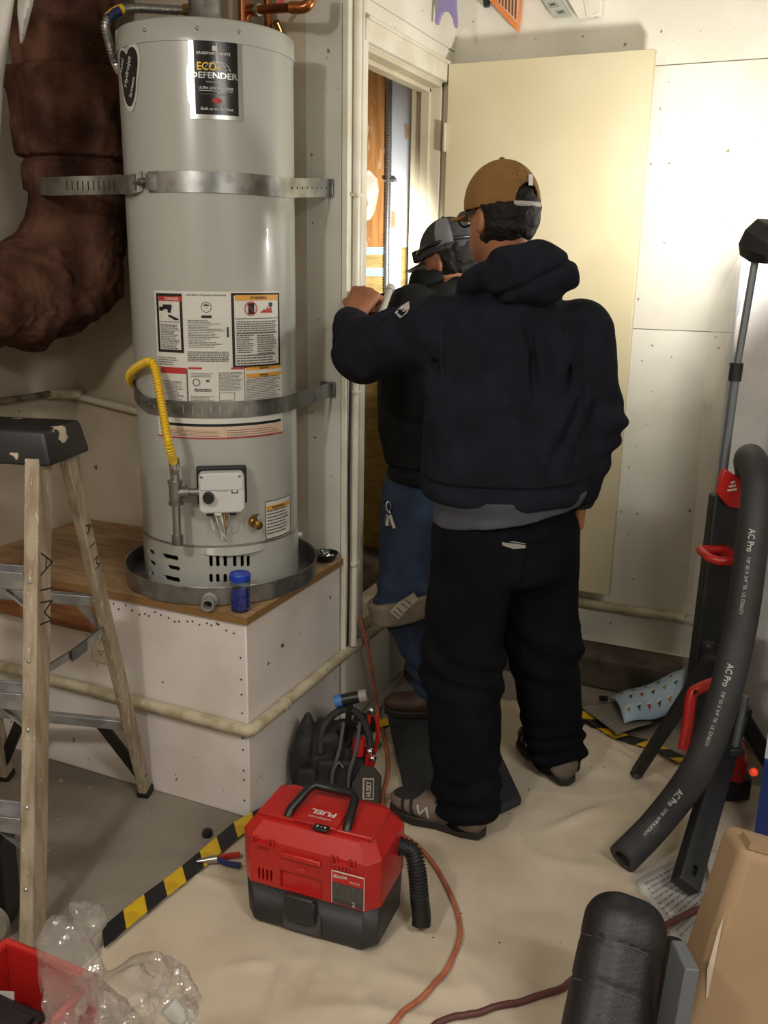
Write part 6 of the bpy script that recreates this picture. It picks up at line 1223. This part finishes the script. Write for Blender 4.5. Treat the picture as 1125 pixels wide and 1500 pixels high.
    def pants(P):
        z_ = P[..., 2]; d = smax(torso(P, cfg.get('pgrow', -.028)), z_-cfg['waist'], .012); d = smax(d, .74-z_, .05)
        for s_ in 'LR':
            a, b, c_ = J['hip'+s_], J['kn'+s_], J['an'+s_]; e = chain(P, [a, b, c_], tr, .05); zz = z_-c_[2]
            e = e+.008*np.sin(zz*95+8*vn(P*8))*np.exp(-(zz/.12)**2)+.007*np.sin((z_-b[2])*62+(P@f32(Rt))*30+7*vn(P*7))*np.exp(-((z_-b[2])/.10)**2)+wr_(P, .012, (7, 7, 5), 5.); e = smax(e, c_[2]-cfg.get('drop', .045)-z_, .006); d = smin(d, e, .03)
        return d+.004*vn(P*f32((26, 26, 10)))
    lp = np.array([J[k+s_] for k in ('hip', 'kn', 'an') for s_ in 'LR']+[loc(-.24, 0, 1.0), loc(.24, 0, 1.0), loc(0, .2, .9), loc(0, -.2, .9)])
    pa_ = lp.min(0)-.15; pa_[2] = .0
    tro = obj(cfg['pants'][0], sdf_mesh(pants, pa_, lp.max(0)+np.array([.15, .15, .02]), .0065, 20), cfg['pants'][1], o, smooth=70)
    # shoes
    for s_, (heel, toe) in cfg['shoes'].items():
        heel = np.asarray(heel, float); toe = np.asarray(toe, float); d_ = unit((toe-heel)*np.array([1, 1, 0])); sd = np.cross(Zv, d_); L_ = .305; sp = lambda a, b, c_: heel+d_*a+sd*b+Zv*c_; fr3 = (None, d_, sd, Zv)
        def upper(P):
            d = caps(P, sp(.045, 0, .052), sp(.15, 0, .050), .043, .043); d = smin(d, ell(P, sp(.225, 0, .046), (.082, .048, .034), fr3), .04); d = smin(d, caps(P, sp(.05, 0, .06), sp(.055, 0, .115), .042, .043), .03); d = smax(d, heel[2]+.022-P[..., 2], .004); d = smax(d, P[..., 2]-heel[2]-.125, .006); return d
        lo2 = np.minimum(heel, toe)-.1; lo2[2] = heel[2]; hi2 = np.maximum(heel, toe)+.1; hi2[2] = heel[2]+.15
        sh_ = obj('shoe', sdf_mesh(upper, lo2, hi2, .0055), cfg['shoe'][0], o, smooth=70)
        out = [(.0, 0), (.012, -.030), (.06, -.040), (.14, -.038), (.21, -.052), (.27, -.044), (.305, -.012), (.305, .012), (.27, .044), (.21, .052), (.14, .038), (.06, .040), (.012, .030)]
        obj('sole', MB().prism([tuple((sp(a, b, 0)-heel)[:2]) for a, b in out], .0, .028, (heel, WF[1], WF[2], WF[3])), cfg['shoe'][1], sh_, bevel=.006, seg=3)
        if cfg['shoe'][2]:
            def onside(a, c_, s2):
                b = .075
                while b > .01 and float(upper(f32(sp(a, s2*b, c_))[None])[0]) > .0012: b -= .0008
                return sp(a, s2*b, c_)
            for s2 in (-1, 1):
                q_ = [(.162, .040), (.170, .068), (.190, .042), (.200, .066)]; q2 = []
                for i in range(3):
                    for t in np.linspace(0, 1, 6): q2.append(onside(q_[i][0]*(1-t)+q_[i+1][0]*t, q_[i][1]*(1-t)+q_[i+1][1]*t, s2))
                obj('letter_n', MB().tube(q2, .0030, 6), cfg['shoe'][2], sh_)
                for a0 in (.212, .240):
                    obj('side_stripe', MB().tube([onside(a0+.012*t, .032+.045*t, s2) for t in np.linspace(0, 1, 7)], .005, 6), cfg['shoe'][3], sh_)
            obj('toe_panel', sdf_mesh(lambda P: smax(upper(P)-.0018, ell(P, sp(.245, 0, .068), (.052, .036, .030), fr3), .003), lo2, hi2, .0055), cfg['shoe'][3], sh_, smooth=70)
            for k in range(4): obj('lace', MB().tube(spline([sp(.13+k*.018, -.034, .084-k*.005), sp(.13+k*.018, 0, .105-k*.008), sp(.13+k*.018, .034, .084-k*.005)], 4), .0035, 6), cfg['shoe'][3], sh_, smooth=50)
        else:
            for k in range(3): obj('lace', MB().tube(spline([sp(.13+k*.02, -.034, .088-k*.006), sp(.13+k*.02, 0, .108-k*.008), sp(.13+k*.02, .034, .088-k*.006)], 4), .0035, 6), cfg['shoe'][1], sh_, smooth=50)
    # hair and cap
    cz_ = cfg['capz']
    def hairf(P):
        q = (P-f32(HCn)); f_ = q@f32(hf); u_ = q@f32(hu); d = ell(P, HCn+hu*.008-hf*.006, (.087, .106, .106), HFm)+.010*fbm(P*55, 2)*1.0; d = smax(d, u_-(cz_+np.where(f_ < -.05, .055, .012)), .006); d = smax(d, f_-.012-np.maximum(0, u_)*.3, .012); d = smax(d, -.085-u_-f_*.2, .012)
        side_ = np.abs(q@f32(hr)); d = smax(d, np.minimum(.02+u_*-1.0, .2)*0+np.where((f_ > -.035) & (u_ < .0), .012-(-.0), -1.), .006) if False else d
        return d
    obj('hair', sdf_mesh(lambda P: smax(hairf(P), -(ell(P, hp_(-.085, .0, -.02), (.022, .030, .045), HFm)), .005), HCn-.16, HCn+.16, .005), m_hair, o, smooth=60)
    def capf(P):
        q = P-f32(HCn); u_ = q@f32(hu); f_ = q@f32(hf); r_ = q@f32(hr); d = ell(P, HCn+hu*(cz_+.0)+hu*.012, (.090, .110, .108), HFm); inner = d+.006; d = smax(d, -(u_-(cz_-.004-.06*np.clip(-f_, 0, .12)*0)), .003)
        d = smax(d, -inner, .002)
        if cfg.get('snap', True): d = smax(d, -ell(P, hp_(0, -.11, cz_+.012), (.036, .06, .038), HFm), .003)
        seam = np.abs(((np.arctan2(r_, f_)+math.pi)*3/math.pi) % 1.-.5)*2; return d+.0012*np.exp(-((1-seam)/.06)**2)
    cp2 = obj('cap', sdf_mesh(capf, HCn-.15, HCn+.19, .004), cfg['cap'][0], o, smooth=50)
    def brim(u, v):
        a = (u-.5)*2; r0 = .098; wd_ = .078*a; base_f = math.sqrt(max(0, 1-(wd_/.090)**2))*.107-.004; ext = .094*math.sqrt(max(0, 1-(a*.93)**2)); return hp_(wd_, base_f+ext*v, cz_-.002-.013*a*a-.010*v)
    obj('brim', MB().grid(brim, 20, 8), cfg['cap'][1], cp2, smooth=70, solid=.004)
    obj('button', MB().sphere(hp_(0, 0, cz_+.121), (.008, .008, .005), 10, 6), cfg['cap'][0], cp2, smooth=60)
    for s_ in (-1, 1): obj('eye', MB().sphere(hp_(s_*.031, .084, .004), .0118, 12, 8), M('eye_white', '#c9c4bd', .3), o, smooth=60)
    return o, loc, J, hp_, cp2, jk, tro, Rt, Fv, (torso, top, pants)

m_navy_f = M('navy_fleece', '#14161f', .95, c2='#1a1c27', sc=12, bump=.25, bsc=300, spec=.2); m_navy_r = M('navy_ribbing', '#10121a', .92, bump=.3, bsc=200)
m_blackp = M('black_denim', '#0c0d12', .95, c2='#111218', sc=10, bump=.25, bsc=260, spec=.12)
m_jean = M('blue_denim', '#162338', .85, c2='#263a54', sc=7, lo=.4, hi=.68, bump=.3, bsc=240); m_bjack = M('black_jacket', '#0e0f10', .8, c2='#131414', sc=9, bump=.2, bsc=160, spec=.2)
m_duck = M('tan_duck_canvas', '#85602f', .85, c2='#7a5729', sc=10, bump=.2, bsc=220); m_ncap = M('charcoal_cap', '#2b2d31', .8, c2='#34363a', sc=9)
m_tansh = M('taupe_suede', '#6f6054', .8, c2='#5f5247', sc=14, bump=.2, bsc=160); m_solek = M('black_rubber_sole', '#1d1a18', .6); m_n = M('pale_outline', '#b9b4aa', .5); m_dkmesh = M('dark_mesh', '#1b1a19', .85, bump=.3, bsc=260)
m_boot = M('brown_leather', '#4b352a', .6, c2='#3d2b22', sc=12); m_bsole = M('dark_boot_sole', '#241c17', .7)
hL = DP(512, 474, 2.76)
A = person(dict(label='person in navy hooded sweatshirt, black trousers and tan cap seen from behind', base=(-.69, 2.40), heading=127, head=DP(735, 318, 2.385), head_heading=147, pitch=4, lean=(-.01, .01),
    prof=[(.70, .215, .16, 0), (.80, .222, .17, 0), (.90, .215, .168, .0), (.955, .205, .165, .005), (1.0, .232, .182, .01), (1.12, .238, .182, .015), (1.28, .232, .168, .01), (1.40, .215, .145, .005), (1.47, .165, .115, .0), (1.53, .09, .085, 0), (1.62, .07, .07, 0)],
    J=dict(hipL=(-.098, 0, .86), knL=(-.112, .0, .48), anL=(-.112, -.092, .105), hipR=(.098, .02, .86), knR=(.180, .11, .48), anR=(.266, .135, .105),
           shL=(-.205, .055, 1.435), elL=DP(534, 516, 2.62), wrL=hL, shR=(.185, .01, 1.425), elR=(.238, -.005, 1.19), wrR=(.232, .03, .975)),
    handL=(hL+UU*.016+RR*.006, RR*.42+FW*.25+UU*.80, -FW*.80-RR*.25+UU*.30, -1, (62, 75, 45), 40, 1.05, 1.15), handR=(np.array([-.69, 2.40, 0])+np.array([math.sin(2.2166), -math.cos(2.2166), 0])*.232+np.array([math.cos(2.2166), math.sin(2.2166), 0])*.035+Zv*.965, -Zv*.95+np.array([-.1, .2, 0]), np.array([.8, .55, 0]), -1, (25, 35, 25), 20),
    top=('hoodie', m_navy_f, m_navy_r), sleeve=[.090, .080, .050], hem=.982, hood=dict(c=DP(778, 400, 2.30), r=(.130, .062, .078), ring=np.array([-.705, 2.41, 1.555])),
    creases=[([(622, 588), (680, 560), (735, 520)], 2.42, .012, .016), ([(630, 640), (690, 615), (760, 560)], 2.42, .010, .016), ([(770, 450), (775, 540), (785, 600)], 2.4, .009, .014), ([(812, 450), (822, 530), (835, 600)], 2.4, .010, .014), ([(845, 470), (852, 540), (858, 620)], 2.45, .014, .014), ([(640, 690), (720, 672), (800, 678)], 2.45, .009, .014), ([(855, 560), (830, 640), (800, 690)], 2.45, .009, .014), ([(655, 440), (648, 500), (640, 560)], 2.42, .012, .014)],
    pants=('trousers', m_blackp), leg=[.118, .108, .092], waist=.995, drop=.075, pgrow=-.032,
    shoes={'L': (GZ(712, 1226, .016), GZ(568, 1182, .016)), 'R': (GZ(834, 1152, .016), GZ(762, 1082, .016))}, shoe=(m_tansh, m_solek, m_n, m_dkmesh),
    cap=(m_duck, m_duck), capz=.022))
pA, locA, JA, hA, capA, jkA, trA, RtA, FvA, fA = A
# grey shirt tail under the hoodie, pocket patch, cap label, glasses, sleeve badge, torch in the hand
def shirt(P): d = smax(fA[0](P, -.002), P[..., 2]-1.01, .01); d = smax(d, (.942+.03*((P-f32(locA(0, 0, 0)))@f32(RtA))/.2)-P[..., 2], .008); return d+.006*vn(P*f32((18, 18, 8)))
obj('shirt_tail', sdf_mesh(shirt, locA(0, 0, .93)-np.array([.32, .32, .1]), locA(0, 0, .93)+np.array([.32, .32, .08]), .007), M('grey_jersey', '#3e4048', .9, c2='#474951', sc=9), pA, smooth=70)
def surf(fn, x, y, k0, off=.002):             # where the line of sight meets a garment
    k = k0-.35; d = ray(x, y)
    for _ in range(120):
        v = float(fn(f32(CAM+d*k)[None])[0])
        if v < .0008: break
        k += max(v*.6, .0008)
        if k > k0+.35: k = k0; break
    return CAM+d*k-d/np.linalg.norm(d)*off
def patch_on(fn, pts, k0, off=.0025): return [surf(fn, x, y, k0, off) for x, y in pts]
pq = patch_on(fA[2], [(735, 794), (752, 793), (770, 796), (770, 803), (752, 804), (736, 799)], 2.6); obj('pocket_tag', MB().add(pq, [tuple(range(6))]), M('worn_grey_patch', '#8d8a86', .8), trA)
for pts in ([(655, 870), (690, 882), (728, 884)], [(700, 775), (735, 793), (772, 798), (800, 790)], [(772, 798), (766, 830), (762, 860)], [(650, 755), (651, 800), (652, 850)]):
    q = []
    for i in range(len(pts)-1):
        for t in np.linspace(0, 1, 6): q.append(surf(fA[2], pts[i][0]*(1-t)+pts[i+1][0]*t, pts[i][1]*(1-t)+pts[i+1][1]*t, 2.6, .001))
    obj('seam', MB().tube(q, .0022, 6), m_blackp, trA, smooth=60)
# waistband of the underwear seen between shirt tail and trousers
q = [surf(fA[2], x, y, 2.6, .002) for x, y in ((764, 741), (790, 740), (815, 738), (816, 733), (790, 734), (765, 736))]; obj('waistband', MB().add(q, [tuple(range(6))]), M('tan_band', '#8a7a68', .8), trA)
bd_ = [surf(fA[1], x, y, 2.42, .003) for x, y in ((578, 458), (588, 448), (599, 441), (600, 451), (596, 459), (586, 466))]; bdo = obj('sleeve_badge', MB().add(bd_, [tuple(range(6))]), M('white_embroidery', '#b9b2b0', .8), jkA)
for (a, b) in (((581, 460), (592, 452)), ((585, 462), (596, 454))): obj('badge_stripe', MB().tube([surf(fA[1], *a, 2.42, .005), surf(fA[1], *b, 2.42, .005)], .0012, 6), m_navy_r, bdo)
obj('sleeve_seam', MB().tube([surf(fA[1], x, y, 2.45, .0) for x, y in ((652, 432), (647, 470), (646, 510), (648, 550))], .0025, 6), m_navy_r, jkA, smooth=60)
gl = MB(); 
for s_ in (-1, 1):
    gl.tube([hA(s_*.033+.024*math.cos(a), .116-.004*abs(math.cos(a)), .004+.019*math.sin(a)) for a in np.linspace(0, 2*math.pi, 20)], .0028, 6); gl.tube([hA(s_*.057, .112, .010), hA(s_*.078, .075, .012), hA(s_*.083, .0, .010), hA(s_*.080, -.02, -.004)], .0028, 6)
gl.tube([hA(-.010, .117, .008), hA(.010, .117, .008)], .0028, 6); go_ = obj('glasses', gl, m_bplast, pA, smooth=50)
for s_ in (-1, 1): obj('lens', MB().lathe([(.0001, 0), (.022, 0)], 20, frame(hA(s_*.033, .1155, .004), hA(1, 0, 0)-hA(0, 0, 0), hA(0, 0, 1)-hA(0, 0, 0))), M('clear_lens', '#dfe4e6', .05, alpha=.25), go_)
obj('cap_strap', MB().tube(spline([hA(-.042, -.094, .022), hA(0, -.106, .021), hA(.042, -.094, .022)], 6), .008, 8), M('white_strap', '#a7a39b', .6), capA, smooth=50)
obj('cap_tab', MB().box((0, 0, 0), (.012, .003, .026), frame(hA(.004, -.106, .078), hA(1, 0, 0)-hA(0, 0, 0), hA(0, 1, 0)-hA(0, 0, 0))), m_white, capA)
for a in (-2.3, -1.7, -2.9): obj('eyelet', MB().sphere(hA(.066*math.sin(a)*1.0, .08*math.cos(a), .10), .0035, 8, 5), M('brown_thread', '#4d3517', .8), capA)
to_off = RR*.020-UU*.012-FW*.006; ta = DP(551, 448, 2.80)+to_off; tbb = DP(561, 421, 2.84)+to_off; to_ = thing('pocket_torch', 'small white pocket torch held in the raised hand of the person in navy', 'torch', ta)
obj('barrel', MB().tube([ta-(tbb-ta)*.6, tbb], .0108, 16), M('pale_torch', '#a6a39a', .35), to_, smooth=40); obj('bezel', MB().tube([tbb, tbb+(tbb-ta)*.22], .0138, 16), M('torch_bezel', '#b9b6ae', .3, .3), to_, smooth=40)
# ---------------------------------------------------------------- second worker in the doorway
h2r = math.radians(165); l2 = np.array([math.cos(h2r+math.pi/2), math.sin(h2r+math.pi/2), 0])
wl = DP(566, 452, 3.20)
Bp = person(dict(label='person in black jacket, blue jeans and knee pads stepping into the doorway', base=(-1.135, 2.985), heading=165, head=DP(660, 380, 3.12), head_heading=160, pitch=16, lean=(0, .03),
    prof=[(.70, .19, .135, 0), (.82, .195, .145, 0), (.90, .19, .145, 0), (.95, .195, .15, .005), (1.05, .21, .16, .01), (1.2, .215, .155, .01), (1.34, .205, .14, .0), (1.42, .155, .11, -.005), (1.48, .085, .08, 0), (1.58, .065, .065, 0)],
    J=dict(hipL=(-.09, .02, .83), knL=DP(590, 884, 3.16), anL=DP(645, 1008, 3.27), hipR=(.09, .0, .83), knR=(.10, .10, .47), anR=(.10, -.06, .125),
           shL=(-.19, .03, 1.36), elL=DP(604, 455, 2.97), wrL=wl, shR=(.19, .02, 1.36), elR=(.20, .22, 1.22), wrR=(.12, .40, 1.30)),
    handL=(wl, unit(wl-DP(604, 455, 2.97)), UU*.8-FW*.3, 1, (40, 50, 35), 30), handR=(np.array([-1.135, 2.985, 0])+np.array([math.sin(h2r), -math.cos(h2r), 0])*.12+np.array([math.cos(h2r), math.sin(h2r), 0])*.41+Zv*1.305, np.array([-.9, .1, .2]), np.array([0, .3, 1.]), -1, (40, 50, 35), 30),
    top=('jacket', m_bjack, m_bjack), sleeve=[.080, .070, .052], hem=.87, hood=dict(c=np.array([-1.135, 2.985, 1.485])-np.array([math.cos(h2r), math.sin(h2r), 0])*.075, r=(.115, .06, .075), ring=np.array([-1.15, 2.985, 1.475])), pants=('jeans', m_jean), leg=[.105, .084, .072], waist=.92, drop=.03, pgrow=-.018,
    shoes={'L': (GZ(687, 1046, .046), GZ(562, 1044, .046)), 'R': (np.array([-.98, 3.08, .012]), np.array([-1.27, 3.12, .012]))}, shoe=(m_boot, m_bsole, None, None),
    cap=(m_ncap, m_bplast), capz=.020, snap=False))
pB, locB, JB, hB, capB, jkB, trB, RtB, FvB, fB = Bp
obj('cap_panel', MB().grid(lambda u, v: hB(*(np.array([-.091*math.cos((u-.5)*1.0)*math.cos(v*1.0), .111*math.sin((u-.5)*1.0-.45)*math.cos(v*1.0), .034+.108*math.sin(v*1.0)])*1.004)), 12, 10), M('grey_mesh', '#7b7d82', .8), capB, smooth=60)
hlp = hB(0, .135, .035); obj('headlamp_strap', MB().tube([hB(.093*math.sin(a), .113*math.cos(a), .045) for a in np.linspace(-math.pi, math.pi, 40)], .007, 8), m_bplast, capB, smooth=60)
hl = obj('headlamp', MB().box((0, .128, .045), (.06, .034, .042), (hB(0, 0, 0), hB(1, 0, 0)-hB(0, 0, 0), hB(0, 1, 0)-hB(0, 0, 0), hB(0, 0, 1)-hB(0, 0, 0))), m_bplast, capB, bevel=.006)
lamp('headlamp_beam', 'SPOT', tuple(hB(0, .152, .045)), tuple(hB(0, .152, .045)+unit(np.array([-.80, .58, .10]))), 72, (1.0, .97, .93), .02)
hb = bpy.data.objects['headlamp_beam'].data; hb.spot_size = math.radians(105); hb.spot_blend = .8
# knee pads
m_pad = M('khaki_knee_pad', '#7d7260', .8, c2='#6b614f', sc=12, bump=.2, bsc=120); m_padl = M('pale_pad_label', '#aba18c', .7)
for s_ in 'LR':
    kn_ = JB['kn'+s_]; ax1 = unit(JB['an'+s_]-JB['hip'+s_]*.5-kn_*.5); f1 = unit(FvB-ax1*(FvB@ax1)); s1 = np.cross(ax1, f1)
    pd = obj('knee_pad', sdf_mesh(lambda P: smax(caps(P, kn_-ax1*.06+f1*.006, kn_+ax1*.07+f1*.012, .118, .112), np.maximum(((P-f32(kn_))@f32(ax1))-.05, -((P-f32(kn_))@f32(ax1))-.03), .012), kn_-.2, kn_+.2, .007), m_pad, pB, smooth=60)
    fo = lambda P: caps(P, kn_-ax1*.06+f1*.006, kn_+ax1*.07+f1*.012, .118, .112)
    if s_ == 'L':
        q = [surf(fo, x, y, 3.12, .004) for x, y in ((571, 896), (584, 882), (606, 868), (613, 878), (598, 892), (584, 907))]; lb_ = obj('pad_label', MB().add(q, [tuple(range(6))]), m_padl, pd)
        for (a, b) in (((576, 895), (585, 903)), ((581, 890), (590, 898)), ((588, 884), (596, 890)), ((594, 879), (602, 885))): obj('label_print', MB().tube([surf(fo, *a, 3.12, .006), surf(fo, *b, 3.12, .006)], .0022, 6), m_greyp, lb_)
# keys on the belt
kq = surf(fB[2], 569, 742, 3.15, .029); ky = thing('key_ring', 'bunch of keys and tags clipped to the belt of the jeans', 'keys', kq-np.array([0, 0, .08]))
obj('clip', MB().tube([kq+RR*.008*math.cos(a)+UU*.016*math.sin(a) for a in np.linspace(0, 6.28, 16)], .0022, 6), m_steel, ky)
for i in range(4): d_ = unit(-UU+RR*(i-1.5)*.22); obj('key', MB().beam(kq-UU*.014, kq-UU*.014+d_*(.045+.006*i), .010, .002, RR).sphere(kq-UU*.018+d_*.006, (.008, .003, .008), 8, 6), m_steel if i % 2 else m_bplast, ky)
# ================================================================== groups of like things
for base_, grp in (('hazard_tape', 'striped tape around the drop cloth'), ('seismic_strap', 'straps holding the water heater'), ('screwdriver', 'screwdrivers in the tool bag'), ('bottle_cap', 'loose bottle caps on the floor'), ('person', 'workers at the closet door')):
    for o in list(COL.objects):
        if o.parent is None and o.name.split('.')[0] == base_: o['group'] = grp
